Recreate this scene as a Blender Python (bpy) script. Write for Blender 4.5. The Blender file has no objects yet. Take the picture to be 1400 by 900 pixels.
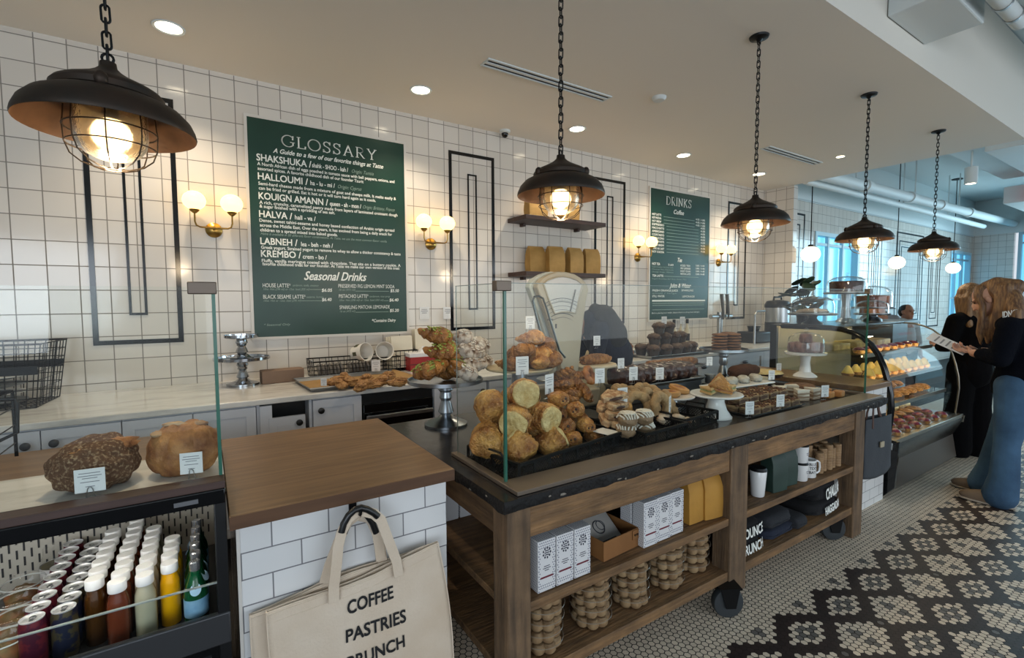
import bpy, bmesh, math, random
from mathutils import Vector, Matrix, noise
random.seed(7)
PI = math.pi
sin, cos, R = math.sin, math.cos, math.radians
S = bpy.context.scene
COL = S.collection

# ------------------------------------------------------------ camera, world, lights, exposure
F, EYE = 651.68, 1.6
yaw, pitch, roll = 0.57142995, -0.05799215, -0.00565018
fw = Vector((sin(yaw)*cos(pitch), cos(yaw)*cos(pitch), sin(pitch)))
r0 = Vector((cos(yaw), -sin(yaw), 0)); u0 = r0.cross(fw)
RT = r0*cos(roll) + u0*sin(roll); UP = -r0*sin(roll) + u0*cos(roll)
cd = bpy.data.cameras.new('camera'); cam = bpy.data.objects.new('camera', cd); COL.objects.link(cam)
cd.sensor_fit = 'HORIZONTAL'; cd.sensor_width = 36; cd.lens = F/1400*36; cd.clip_start = .05; cd.clip_end = 200
cam.matrix_world = Matrix(((RT.x, UP.x, -fw.x, 0), (RT.y, UP.y, -fw.y, 0), (RT.z, UP.z, -fw.z, EYE), (0, 0, 0, 1)))
S.camera = cam
S.view_settings.view_transform = 'Standard'; S.view_settings.look = 'None'
S.view_settings.exposure = 0.25; S.view_settings.gamma = 1; S.view_settings.use_curve_mapping = False
try:
    S.cycles.use_denoising = True
    S.cycles.max_bounces = 10; S.cycles.transparent_max_bounces = 24; S.cycles.caustics_reflective = False; S.cycles.caustics_refractive = False
    S.cycles.sample_clamp_indirect = 4
except Exception: pass
wd = bpy.data.worlds.new('world'); S.world = wd; wd.use_nodes = True
WB = wd.node_tree.nodes['Background']; WB.inputs[0].default_value = (.80, .87, .95, 1); WB.inputs[1].default_value = .75

def area_light(name, loc, target, sx, sy, power, col):
    ld = bpy.data.lights.new(name, 'AREA'); ld.shape = 'RECTANGLE'; ld.size = sx; ld.size_y = sy; ld.energy = power; ld.color = col
    o = bpy.data.objects.new(name, ld); COL.objects.link(o); o.location = loc
    o.rotation_euler = (Vector(target)-Vector(loc)).to_track_quat('-Z', 'Y').to_euler(); return o
area_light('front_fill_light', (4.5, -5.5, 2.0), (4.0, 3, 2.2), 9, 2.6, 150, (.84, .93, 1))  # added broad cool fill behind the camera, no window stands there
area_light('left_fill_light', (-3.0, -3.6, 1.9), (1.0, 2.2, 1.0), 3.5, 1.8, 115, (.78, .89, 1))  # added cool fill that brightens the lower left, no window stands there
area_light('far_window_light', (16, 0.5, 2.4), (9, 3.5, 1.6), 5, 2.6, 260, (.55, .85, 1))

def lamp(name, loc, power, col, rad=.05, spot=None, parent=None):
    ld = bpy.data.lights.new(name, 'SPOT' if spot else 'POINT'); ld.energy = power; ld.color = col; ld.shadow_soft_size = rad
    if spot: ld.spot_size = R(spot); ld.spot_blend = .7
    o = bpy.data.objects.new(name, ld); COL.objects.link(o); o.location = loc
    if parent: o.parent = parent
    return o

# ------------------------------------------------------------ a pixel of the 1400x900 frame on a known plane -> a point of the place
def ray(px, py): return RT*((px-700)/F) + UP*((450-py)/F) + fw
def ay(px, py, y): d = ray(px, py); return Vector((0, 0, EYE)) + d*(y/d.y)
def az(px, py, z): d = ray(px, py); return Vector((0, 0, EYE)) + d*((z-EYE)/d.z)

# ------------------------------------------------------------ materials
def lin(c): return c/12.92 if c <= .04045 else ((c+.055)/1.055)**2.4
def rgb(h): return tuple(lin(int(h[i:i+2], 16)/255) for i in (0, 2, 4)) + (1,)
MATS = {}
def mat(name, col, rough=.5, metal=0, emit=0, col2=None, nscale=8, nstretch=None, bump=0, bscale=60, trans=0, spec=None, contrast=(.35, .65), coat=0, detail=5, bdist=.01, nrough=.5, blotch=0, blscale=5):
    if name in MATS: return MATS[name]
    m = bpy.data.materials.new(name); m.use_nodes = True; nt = m.node_tree; b = nt.nodes['Principled BSDF']
    b.inputs['Base Color'].default_value = rgb(col); b.inputs['Roughness'].default_value = rough; b.inputs['Metallic'].default_value = metal
    if spec is not None: b.inputs['Specular IOR Level'].default_value = spec
    if coat: b.inputs['Coat Weight'].default_value = coat; b.inputs['Coat Roughness'].default_value = .1
    if trans: b.inputs['Transmission Weight'].default_value = trans
    if emit: b.inputs['Emission Color'].default_value = rgb(col); b.inputs['Emission Strength'].default_value = emit
    L = nt.links
    if col2 or bump:
        tc = nt.nodes.new('ShaderNodeTexCoord'); vec = tc.outputs['Object']
        if nstretch:
            mp = nt.nodes.new('ShaderNodeMapping'); mp.inputs['Scale'].default_value = nstretch; L.new(vec, mp.inputs[0]); vec2 = mp.outputs[0]
        else: vec2 = vec
    if col2:
        n = nt.nodes.new('ShaderNodeTexNoise'); n.inputs['Scale'].default_value = nscale; n.inputs['Detail'].default_value = detail; n.inputs['Roughness'].default_value = nrough; L.new(vec2, n.inputs['Vector'])
        r = nt.nodes.new('ShaderNodeValToRGB'); r.color_ramp.elements[0].position = contrast[0]; r.color_ramp.elements[1].position = contrast[1]
        r.color_ramp.elements[0].color = rgb(col); r.color_ramp.elements[1].color = rgb(col2)
        L.new(n.outputs[0], r.inputs[0]); outc = r.outputs[0]
        if blotch:
            n3 = nt.nodes.new('ShaderNodeTexNoise'); n3.inputs['Scale'].default_value = blscale; n3.inputs['Detail'].default_value = 6; n3.inputs['Roughness'].default_value = .65; L.new(vec, n3.inputs['Vector'])
            mr = nt.nodes.new('ShaderNodeMapRange'); mr.inputs['From Min'].default_value = .3; mr.inputs['From Max'].default_value = .7; mr.inputs['To Min'].default_value = 1-blotch; mr.inputs['To Max'].default_value = 1+blotch*.6; L.new(n3.outputs[0], mr.inputs[0])
            hs = nt.nodes.new('ShaderNodeHueSaturation'); L.new(outc, hs.inputs['Color']); L.new(mr.outputs[0], hs.inputs['Value']); outc = hs.outputs[0]
        L.new(outc, b.inputs['Base Color'])
    if bump:
        n2 = nt.nodes.new('ShaderNodeTexNoise'); n2.inputs['Scale'].default_value = bscale; n2.inputs['Detail'].default_value = 4; L.new(vec2 if nstretch else vec, n2.inputs['Vector'])
        bp = nt.nodes.new('ShaderNodeBump'); bp.inputs['Strength'].default_value = bump; bp.inputs['Distance'].default_value = bdist
        L.new(n2.outputs[0], bp.inputs['Height']); L.new(bp.outputs[0], b.inputs['Normal'])
    MATS[name] = m; return m

def glass_mat(name, tint=(1, 1, 1, 1), refl=1.0, rough=.0, ior=1.45):
    m = bpy.data.materials.new(name); m.use_nodes = True; nt = m.node_tree; nt.nodes.clear()
    o = nt.nodes.new('ShaderNodeOutputMaterial'); mx = nt.nodes.new('ShaderNodeMixShader'); t = nt.nodes.new('ShaderNodeBsdfTransparent'); g = nt.nodes.new('ShaderNodeBsdfGlossy')
    lw = nt.nodes.new('ShaderNodeLayerWeight'); lw.inputs['Blend'].default_value = .5; pw = nt.nodes.new('ShaderNodeMath'); pw.operation = 'POWER'; pw.inputs[1].default_value = 5
    fr = nt.nodes.new('ShaderNodeMath'); fr.operation = 'MULTIPLY_ADD'; fr.inputs[1].default_value = .45*refl; fr.inputs[2].default_value = .016*refl; fr.use_clamp = True
    nt.links.new(lw.outputs['Facing'], pw.inputs[0]); nt.links.new(pw.outputs[0], fr.inputs[0])
    t.inputs[0].default_value = tint; g.inputs['Roughness'].default_value = rough
    nt.links.new(fr.outputs[0], mx.inputs[0]); nt.links.new(t.outputs[0], mx.inputs[1]); nt.links.new(g.outputs[0], mx.inputs[2]); nt.links.new(mx.outputs[0], o.inputs[0])
    MATS[name] = m; return m

def tile_mat(name, axis, bw, bh, ox, oz, offset, c1, c2, grout, mortar=.0035, rough=.12, bumpn=.25):
    m = bpy.data.materials.new(name); m.use_nodes = True; nt = m.node_tree; b = nt.nodes['Principled BSDF']; L = nt.links
    tc = nt.nodes.new('ShaderNodeTexCoord'); sp = nt.nodes.new('ShaderNodeSeparateXYZ'); L.new(tc.outputs['Object'], sp.inputs[0])
    cb = nt.nodes.new('ShaderNodeCombineXYZ')
    def add(v, k):
        a = nt.nodes.new('ShaderNodeMath'); a.operation = 'ADD'; a.inputs[1].default_value = k; L.new(v, a.inputs[0]); return a.outputs[0]
    L.new(add(sp.outputs[axis], ox), cb.inputs[0]); L.new(add(sp.outputs['Z'], oz), cb.inputs[1])
    br = nt.nodes.new('ShaderNodeTexBrick'); br.offset = offset; br.offset_frequency = 2; br.squash = 1
    br.inputs['Scale'].default_value = 1; br.inputs['Brick Width'].default_value = bw; br.inputs['Row Height'].default_value = bh
    br.inputs['Mortar Size'].default_value = mortar; br.inputs['Mortar Smooth'].default_value = .15; br.inputs['Bias'].default_value = 0
    br.inputs['Color1'].default_value = rgb(c1); br.inputs['Color2'].default_value = rgb(c2); br.inputs['Mortar'].default_value = rgb(grout)
    L.new(cb.outputs[0], br.inputs['Vector']); L.new(br.outputs['Color'], b.inputs['Base Color'])
    n = nt.nodes.new('ShaderNodeTexNoise'); n.inputs['Scale'].default_value = 9; L.new(tc.outputs['Object'], n.inputs['Vector'])
    mm = nt.nodes.new('ShaderNodeMath'); mm.operation = 'MULTIPLY_ADD'; mm.inputs[1].default_value = -1; L.new(br.outputs['Fac'], mm.inputs[0])
    sc = nt.nodes.new('ShaderNodeMath'); sc.operation = 'MULTIPLY'; sc.inputs[1].default_value = .6; L.new(n.outputs[0], sc.inputs[0]); L.new(sc.outputs[0], mm.inputs[2])
    bp = nt.nodes.new('ShaderNodeBump'); bp.inputs['Strength'].default_value = bumpn; bp.inputs['Distance'].default_value = .004; L.new(mm.outputs[0], bp.inputs['Height']); L.new(bp.outputs[0], b.inputs['Normal'])
    rr = nt.nodes.new('ShaderNodeMapRange'); rr.inputs['To Min'].default_value = rough; rr.inputs['To Max'].default_value = .8; L.new(br.outputs['Fac'], rr.inputs[0]); L.new(rr.outputs[0], b.inputs['Roughness'])
    MATS[name] = m; return m

M = mat
WALLT = tile_mat('wall_tile', 'X', .1625, .1645, .071+1.625, .444, 0, 'cfc8bf', 'd9d3cb', '857f78')
WALLTY = tile_mat('wall_tile_side', 'Y', .1625, .1645, .01, .444, 0, 'd4d0ca', 'dedad4', '8e8982')
SUBWAY = tile_mat('subway_tile', 'X', .165, .081, .02, .03, .5, 'd6d6d6', 'dfdfdf', '77767a', mortar=.0022)
CEIL = M('ceiling_paint', 'e6e0d6', .9)
CEIL2 = M('white_services_paint', 'd6dcdc', .6)
BLACKT = M('black_tile', '131416', .15)
GREEN = M('green_board', '12352a', .32, col2='173c30', nscale=3)
CHALK = M('chalk_white', 'e6e8e2', .9)
CHALKD = M('faint_chalk', '8fa296', .9)
TRIMW = M('board_trim_white', 'cfcac3', .3)
MARBLE = M('pale_marble', 'dbd9d5', .18, col2='a3a19c', nscale=2.6, nstretch=(1, 4.5, 4.5), contrast=(.46, .8), detail=9, nrough=.65)
CAB = M('cabinet_paint', 'c9cdd6', .45)
BLACKM = M('black_metal', '17181a', .4, .6)
BLACKP = M('black_plastic', '101113', .35)
BLACKG = M('black_gloss', '0b0c0e', .12)
DARKR = M('dark_recess', '141518', .6)
OAK = M('oak_counter', '684c30', .36, col2='7f6142', nscale=3, nstretch=(1.2, 14, 14), bump=.05, bscale=8, blotch=.12, blscale=3)
OAKD = M('oak_edge', '4c321f', .45, col2='5c3f29', nscale=3, nstretch=(1.2, 14, 14))
RUST = M('rustic_wood', '8d6a45', .7, col2='5a432d', nscale=3.6, nstretch=(1.1, 11, 11), bump=.5, bscale=9, contrast=(.3, .72), blotch=.35, blscale=6)
RUSTV = M('rustic_post_wood', '7b6147', .75, col2='4a3a2b', nscale=3.2, nstretch=(11, 11, 1.1), bump=.5, bscale=9, contrast=(.3, .75), blotch=.35, blscale=7)
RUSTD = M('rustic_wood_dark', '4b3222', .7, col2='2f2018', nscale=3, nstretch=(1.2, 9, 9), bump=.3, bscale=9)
BENCHTOP = M('worn_black_top', '1b1a1c', .22, col2='29282a', nscale=6, bump=.12, bscale=18)
BENCHEDGE = M('worn_black_edge', '100f10', .65, col2='1d1a19', nscale=9, bump=.9, bscale=22, spec=.3, bdist=.02)
SHELFW = M('dark_shelf_wood', '33221b', .5, col2='46302a', nscale=4, nstretch=(1, 10, 10))
BRASS = M('brass', 'a9884a', .3, 1)
STEEL = M('brushed_steel', 'b5b8bb', .3, 1)
SILVER = M('polished_silver', 'b9bcc0', .14, 1)
PEWTER = M('pewter', '9aa0a6', .28, 1)
IRON = M('lamp_iron', '2b2723', .5, .7, col2='3a2e26', nscale=14)
COPPER = M('lamp_inner_copper', '3f2a1b', .45, .3, col2='583e29', nscale=10)
WIRE = M('lamp_wire', '33291f', .5, .5)
GLASS = glass_mat('clear_glass', (.965, .985, .975, 1), 1.0)
GLASSF = glass_mat('fine_glass', (.98, .98, .98, 1), 1.3)
GLASSD = glass_mat('dome_glass', (.95, .96, .96, 1), 4.0)
LAMPG = M('seeded_lamp_glass', 'f1e2c4', .3, trans=.85, bump=.5, bscale=60); LAMPG.node_tree.nodes['Principled BSDF'].inputs['IOR'].default_value = 1.12
GEDGE = M('green_glass_edge', '3f7a68', .15, trans=.35)
GLOWB = M('lit_bulb', 'ffe2b0', .4, emit=9)
GLOBE = M('lit_opal_globe', 'ffd078', .3, emit=3.2)
GLOBE2 = M('lit_opal_pendant', 'ffe9c4', .3, emit=1.5)
DOWN = M('lit_downlight', 'fff0cf', .3, emit=9)
SKYW = M('daylit_window', '74c8ea', .2, emit=.85)
WHITEP = M('white_paper_card', 'e0e1e2', .7)
INK = M('dark_print', '33343a', .8)
GRAYINK = M('grey_print', '8a8b90', .8)
CERAM = M('white_ceramic', 'e3e3e2', .15)

# ------------------------------------------------------------ mesh builder
class MB:
    def __init__(s): s.v = []; s.f = []; s.mi = []; s.m = 0
    def add(s, vs, fs, tr=None):
        o = len(s.v); s.v += [tuple(tr @ Vector(v)) if tr else tuple(v) for v in vs]
        s.f += [tuple(i+o for i in f) for f in fs]; s.mi += [s.m]*len(fs); return s
    def box(s, x0, x1, y0, y1, z0, z1, tr=None):
        return s.add([(x0,y0,z0),(x1,y0,z0),(x1,y1,z0),(x0,y1,z0),(x0,y0,z1),(x1,y0,z1),(x1,y1,z1),(x0,y1,z1)],
                     [(0,3,2,1),(4,5,6,7),(0,1,5,4),(1,2,6,5),(2,3,7,6),(3,0,4,7)], tr)
    def lathe(s, prof, c=(0,0,0), n=20, tr=None, sx=1, sy=1):
        vs, fs, rings = [], [], []
        for r, z in prof:
            if r < 1e-5: rings.append([len(vs)]); vs.append((c[0], c[1], c[2]+z))
            else:
                rings.append(list(range(len(vs), len(vs)+n)))
                for i in range(n): a = 2*PI*i/n; vs.append((c[0]+r*sx*cos(a), c[1]+r*sy*sin(a), c[2]+z))
        for A, B in zip(rings, rings[1:]):
            for i in range(n):
                j = (i+1) % n
                if len(A) == 1 and len(B) == 1: break
                if len(A) == 1: fs.append((A[0], B[j], B[i]))
                elif len(B) == 1: fs.append((A[i], A[j], B[0]))
                else: fs.append((A[i], A[j], B[j], B[i]))
        return s.add(vs, fs, tr)
    def tube(s, pts, r, n=8, closed=False, caps=True, flat=1):
        P = [Vector(p) for p in pts]; k = len(P); rs = r if hasattr(r, '__len__') else [r]*k
        vs, fs = [], []; prev = None
        for i, p in enumerate(P):
            if closed: t = P[(i+1) % k]-P[i-1]
            else: t = P[min(i+1, k-1)]-P[max(i-1, 0)]
            t = t.normalized() if t.length > 1e-9 else Vector((0, 0, 1))
            if prev is None:
                a = Vector((0, 0, 1)) if abs(t.z) < .9 else Vector((1, 0, 0)); u = t.cross(a).normalized()
            else:
                u = prev - t*prev.dot(t); u = u.normalized() if u.length > 1e-6 else t.orthogonal().normalized()
            prev = u; w = t.cross(u)
            for j in range(n): a = 2*PI*j/n; vs.append(tuple(p+u*(rs[i]*cos(a))+w*(rs[i]*sin(a)*flat)))
        for i in range(k if closed else k-1):
            A = i*n; B = ((i+1) % k)*n
            for j in range(n): q = (j+1) % n; fs.append((A+j, A+q, B+q, B+j))
        if not closed and caps: fs.append(tuple(range(n-1, -1, -1))); fs.append(tuple(range((k-1)*n, k*n)))
        return s.add(vs, fs)
    def cyl(s, p0, p1, r0, r1=None, n=16): return s.tube([p0, p1], [r0, r0 if r1 is None else r1], n)
    def ring(s, c, rad, r, n=24, m=6, axis='z'):
        pts = []
        for i in range(n):
            a = 2*PI*i/n; q = (rad*cos(a), rad*sin(a), 0)
            if axis == 'y': q = (q[0], 0, q[1])
            if axis == 'x': q = (0, q[0], q[1])
            pts.append(Vector(c)+Vector(q))
        return s.tube(pts, r, m, closed=True)
    def prism(s, poly, a0, a1, axis='y', tr=None):
        n = len(poly)
        def P(u, v, w): return {'y': (u, w, v), 'x': (w, u, v), 'z': (u, v, w)}[axis]
        vs = [P(u, v, a0) for u, v in poly]+[P(u, v, a1) for u, v in poly]
        return s.add(vs, [tuple(range(n)), tuple(range(2*n-1, n-1, -1))]+[(i, (i+1) % n, n+(i+1) % n, n+i) for i in range(n)], tr)
    def blob(s, rx, ry, rz, c=(0,0,0), seed=0, amp=.06, freq=3, nu=22, nv=14, flatz=None, e=1, tr=None, fn=None):
        vs, fs = [], []
        for j in range(nv+1):
            th = PI*j/nv
            for i in range(nu):
                ph = 2*PI*i/nu; d = Vector((sin(th)*cos(ph), sin(th)*sin(ph), cos(th)))
                if e != 1: d = Vector([math.copysign(abs(q)**e, q) for q in d])
                k = 1+amp*noise.noise(d*freq+Vector((seed*7.3, seed*3.1, seed)))*2
                if fn: k *= fn(d)
                p = Vector((d.x*rx*k, d.y*ry*k, d.z*rz*k))
                if flatz is not None: p.z = max(p.z, -rz*flatz)
                vs.append(p+Vector(c))
        for j in range(nv):
            for i in range(nu):
                q = (i+1) % nu; fs.append((j*nu+i, (j+1)*nu+i, (j+1)*nu+q, j*nu+q))
        return s.add(vs, fs, tr)
    def grid(s, fn, nu, nv):
        vs = [fn(i/nu, j/nv) for j in range(nv+1) for i in range(nu+1)]
        return s.add(vs, [(j*(nu+1)+i, j*(nu+1)+i+1, (j+1)*(nu+1)+i+1, (j+1)*(nu+1)+i) for j in range(nv) for i in range(nu)])
    def loft(s, rings, caps=True):
        n = len(rings[0]); vs = [p for r in rings for p in r]; fs = []
        for k in range(len(rings)-1):
            for i in range(n): j = (i+1) % n; fs.append((k*n+i, k*n+j, (k+1)*n+j, (k+1)*n+i))
        if caps: fs.append(tuple(range(n-1, -1, -1))); fs.append(tuple(range((len(rings)-1)*n, len(rings)*n)))
        return s.add(vs, fs)
    def build(s, name, m, parent=None, smooth=True, bevel=0, weld=True, sharp=38, recalc=True):
        me = bpy.data.meshes.new(name); me.from_pydata(s.v, [], s.f)
        for q in (m if isinstance(m, (list, tuple)) else [m]): me.materials.append(q)
        if any(s.mi): me.polygons.foreach_set('material_index', s.mi)
        bm = bmesh.new(); bm.from_mesh(me)
        if weld: bmesh.ops.remove_doubles(bm, verts=bm.verts, dist=1e-6)
        if recalc: bmesh.ops.recalc_face_normals(bm, faces=bm.faces)
        bm.to_mesh(me); bm.free()
        if smooth:
            me.polygons.foreach_set('use_smooth', [True]*len(me.polygons))
            try: me.set_sharp_from_angle(angle=R(sharp))
            except Exception: pass
        o = bpy.data.objects.new(name, me); COL.objects.link(o)
        if parent: o.parent = parent
        if bevel:
            b = o.modifiers.new('bevel', 'BEVEL'); b.width = bevel; b.segments = 2; b.limit_method = 'ANGLE'; b.angle_limit = R(40)
        return o

def pieces(mb):
    p = list(range(len(mb.v)))
    def fd(i):
        while p[i] != i: p[i] = p[p[i]]; i = p[i]
        return i
    for f in mb.f:
        r = fd(f[0])
        for i in f[1:]: p[fd(i)] = r
    out = {}
    for k, f in enumerate(mb.f): out.setdefault(fd(f[0]), []).append(k)
    for ks in out.values():
        n = MB(); ix = {}
        for k in ks:
            for i in mb.f[k]:
                if i not in ix: ix[i] = len(n.v); n.v.append(mb.v[i])
            n.f.append(tuple(ix[i] for i in mb.f[k])); n.mi.append(mb.mi[k])
        yield n
def build_each(mb, name, m, parent, **k):
    return [n.build(name, m, parent, **k) for n in pieces(mb)]
def tag(o, label, cat, group=None, kind=None):
    o['label'] = label; o['category'] = cat
    if group: o['group'] = group
    if kind: o['kind'] = kind
    return o
def thing(name, label, cat, loc=(0,0,0), rz=0, group=None):
    o = bpy.data.objects.new(name, None); COL.objects.link(o); o.empty_display_size = .05
    o.location = loc; o.rotation_euler = (0, 0, rz); return tag(o, label, cat, group)
def solo(mb, name, m, label, cat, loc=(0,0,0), rz=0, group=None, **k):
    o = mb.build(name, m, None, **k); o.location = loc; o.rotation_euler = (0, 0, rz); return tag(o, label, cat, group)
def struct(mb, name, m, **k):
    o = mb.build(name, m, None, **k); o['kind'] = 'structure'; return o
KIDS = {}
def kids(o):
    return [c for c in bpy.data.objects if c.parent == o] if o.name not in KIDS else KIDS[o.name]
def dup(root, loc, rz=None, label=None, group=None, rot=None, scale=None):
    if root.name not in KIDS:
        KIDS[root.name] = [c for c in bpy.data.objects if c.parent == root]
        for c in KIDS[root.name]: KIDS[c.name] = [d for d in bpy.data.objects if d.parent == c]
    r = root.copy(); COL.objects.link(r); r.location = loc
    if rz is not None: r.rotation_euler = (0, 0, rz)
    if rot is not None: r.rotation_euler = rot
    if scale is not None: r.scale = scale if hasattr(scale, '__len__') else (scale,)*3
    if label: r['label'] = label
    if group: r['group'] = group
    for c in KIDS[root.name]:
        d = c.copy(); COL.objects.link(d); d.parent = r
        for g in KIDS.get(c.name, []):
            h = g.copy(); COL.objects.link(h); h.parent = d
    return r
class Kind:
    """builds a kind once; the first placing uses it, the later ones copy it"""
    def __init__(s, make): s.make = make; s.o = None
    def put(s, loc, label, cat, group=None, rz=0, rot=None, scale=None):
        if s.o is None:
            s.o = s.make(); r = s.o; r.location = loc
            r.rotation_euler = rot if rot is not None else (0, 0, rz)
            if scale is not None: r.scale = scale if hasattr(scale, '__len__') else (scale,)*3
            return tag(r, label, cat, group)
        r = dup(s.o, loc, rz, label, rot=rot, scale=scale if scale is not None else 1); r['category'] = cat
        if group: r['group'] = group
        elif 'group' in r: del r['group']
        return r
def empty(name):
    o = bpy.data.objects.new(name, None); COL.objects.link(o); o.empty_display_size = .05; return o
ORD = ['first', 'second', 'third', 'fourth', 'fifth', 'sixth', 'seventh', 'eighth', 'ninth', 'tenth']

_tc = {}
def glyphs(s):
    if s in _tc: return _tc[s]
    cu = bpy.data.curves.new('lettering', 'FONT'); cu.body = s; cu.resolution_u = 3
    o = bpy.data.objects.new('lettering', cu); COL.objects.link(o)
    dg = bpy.context.evaluated_depsgraph_get(); me = bpy.data.meshes.new_from_object(o.evaluated_get(dg))
    vs = [tuple(v.co) for v in me.vertices]; fs = [tuple(p.vertices) for p in me.polygons]
    bpy.data.objects.remove(o); bpy.data.curves.remove(cu); bpy.data.meshes.remove(me)
    x0 = min(v[0] for v in vs); x1 = max(v[0] for v in vs); _tc[s] = (vs, fs, x0, x1); return _tc[s]
def write(mb, s, a, b, up, cap, shear=0, bold=0, off=None):
    """string s with its baseline from point a to point b, capitals `cap` tall along `up`"""
    vs, fs, x0, x1 = glyphs(s); a = Vector(a); b = Vector(b); up = Vector(up); n = len(vs)
    copies = [(0, 0)] if not bold else [(0, 0), (bold, 0), (0, bold), (bold, bold)]
    nrm = (b-a).cross(up).normalized()
    for ci, (bx, by) in enumerate(copies):
        mb.add([a+(b-a)*((v[0]-x0)/(x1-x0))+(up+(b-a).normalized()*shear)*(v[1]/.69*cap)+(b-a).normalized()*bx+up*by+nrm*(-.00004*ci) for v in vs], fs)
SER = {'L': (.62, [[(.12, 0), (.12, 1)], [(0, 1), (.24, 1)], [(0, 0), (.6, 0), (.62, .2)]]), 'I': (.26, [[(.13, 0), (.13, 1)], [(0, 0), (.26, 0)], [(0, 1), (.26, 1)]]),
 'A': (.86, [[(.1, 0), (.43, 1), (.76, 0)], [(.22, .36), (.64, .36)], [(0, 0), (.22, 0)], [(.64, 0), (.86, 0)]]), 'Y': (.84, [[(.1, 1), (.42, .46), (.74, 1)], [(.42, .46), (.42, 0)], [(0, 1), (.22, 1)], [(.62, 1), (.84, 1)], [(.3, 0), (.54, 0)]]),
 'N': (.86, [[(.12, 0), (.12, 1), (.74, 0), (.74, 1)], [(0, 0), (.24, 0)], [(0, 1), (.12, 1)], [(.62, 1), (.86, 1)]]), 'K': (.8, [[(.12, 0), (.12, 1)], [(.66, 1), (.14, .42)], [(.28, .56), (.7, 0)], [(0, 0), (.24, 0)], [(0, 1), (.24, 1)], [(.54, 1), (.78, 1)], [(.6, 0), (.8, 0)]]),
 'R': (.74, [[(.12, 0), (.12, 1)], [(0, 0), (.24, 0)], [(0, 1), (.12, 1)]+[(.3+.28*sin(PI*k/12), .74+.26*cos(PI*k/12)) for k in range(13)]+[(.12, .48)], [(.32, .48), (.66, 0), (.76, 0)]]),
 'D': (.82, [[(.12, 0), (.12, 1)], [(0, 1), (.3, 1)]+[(.3+.5*sin(PI*k/16), .5+.5*cos(PI*k/16)) for k in range(17)]+[(0, 0)]]),
 'O': (.96, [[(.48+.46*cos(2*PI*k/28), .5+.52*sin(2*PI*k/28)) for k in range(29)]]), 'G': (.92, [[(.47+.45*cos(a), .5+.52*sin(a)) for a in [R(42+k*12) for k in range(24)]]+[(.82, .16), (.82, .42)], [(.62, .42), (.94, .42)], [(.8, .68), (.82, .98)]]),
 'S': (.6, [[(.54, .98), (.54, .76)], [(.53, .82), (.44, .95), (.28, 1.01), (.12, .94), (.06, .78), (.13, .62), (.3, .53), (.47, .43), (.54, .25), (.48, .08), (.3, -.01), (.13, .05), (.04, .2)], [(.04, .24), (.04, .02)]])}
def serif(mb, s, a, b, up, cap, w=.105, gap=.2):
    a = Vector(a); b = Vector(b); up = Vector(up); W = sum(SER[c][0] for c in s)+gap*(len(s)-1); sx = (b-a)/W; x = 0
    for c in s:
        for pl in SER[c][1]:
            for (x0, y0), (x1, y1) in zip(pl, pl[1:]):
                dx, dy = (x1-x0)*sx.length, (y1-y0)*cap; L_ = math.hypot(dx, dy) or 1; vert = abs(dy)/L_; t = w*cap*(.55+.65*vert)/2; nx, ny = -dy/L_*t, dx/L_*t; ex, ey = dx/L_*t*.5, dy/L_*t*.5; e = sx.normalized()
                P = lambda u, v, ox, oy: a+e*((x+u)*sx.length+ox)+up*(v*cap+oy)
                mb.add([P(x0, y0, nx-ex, ny-ey), P(x0, y0, -nx-ex, -ny-ey), P(x1, y1, -nx+ex, -ny+ey), P(x1, y1, nx+ex, ny+ey)], [(0, 1, 2, 3)])
        x += SER[c][0]+gap
def remesh(mb, name, m, parent, vox, smooth=4):
    o = mb.build(name, m, parent, weld=False)
    md = o.modifiers.new('r', 'REMESH'); md.mode = 'VOXEL'; md.voxel_size = vox; md.use_smooth_shade = True
    sm = o.modifiers.new('s', 'SMOOTH'); sm.factor = .5; sm.iterations = smooth
    dg = bpy.context.evaluated_depsgraph_get(); me = bpy.data.meshes.new_from_object(o.evaluated_get(dg))
    o.modifiers.clear(); old = o.data; o.data = me; bpy.data.meshes.remove(old); me.name = name
    if not me.materials: me.materials.append(m)
    me.polygons.foreach_set('use_smooth', [True]*len(me.polygons)); return o
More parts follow.
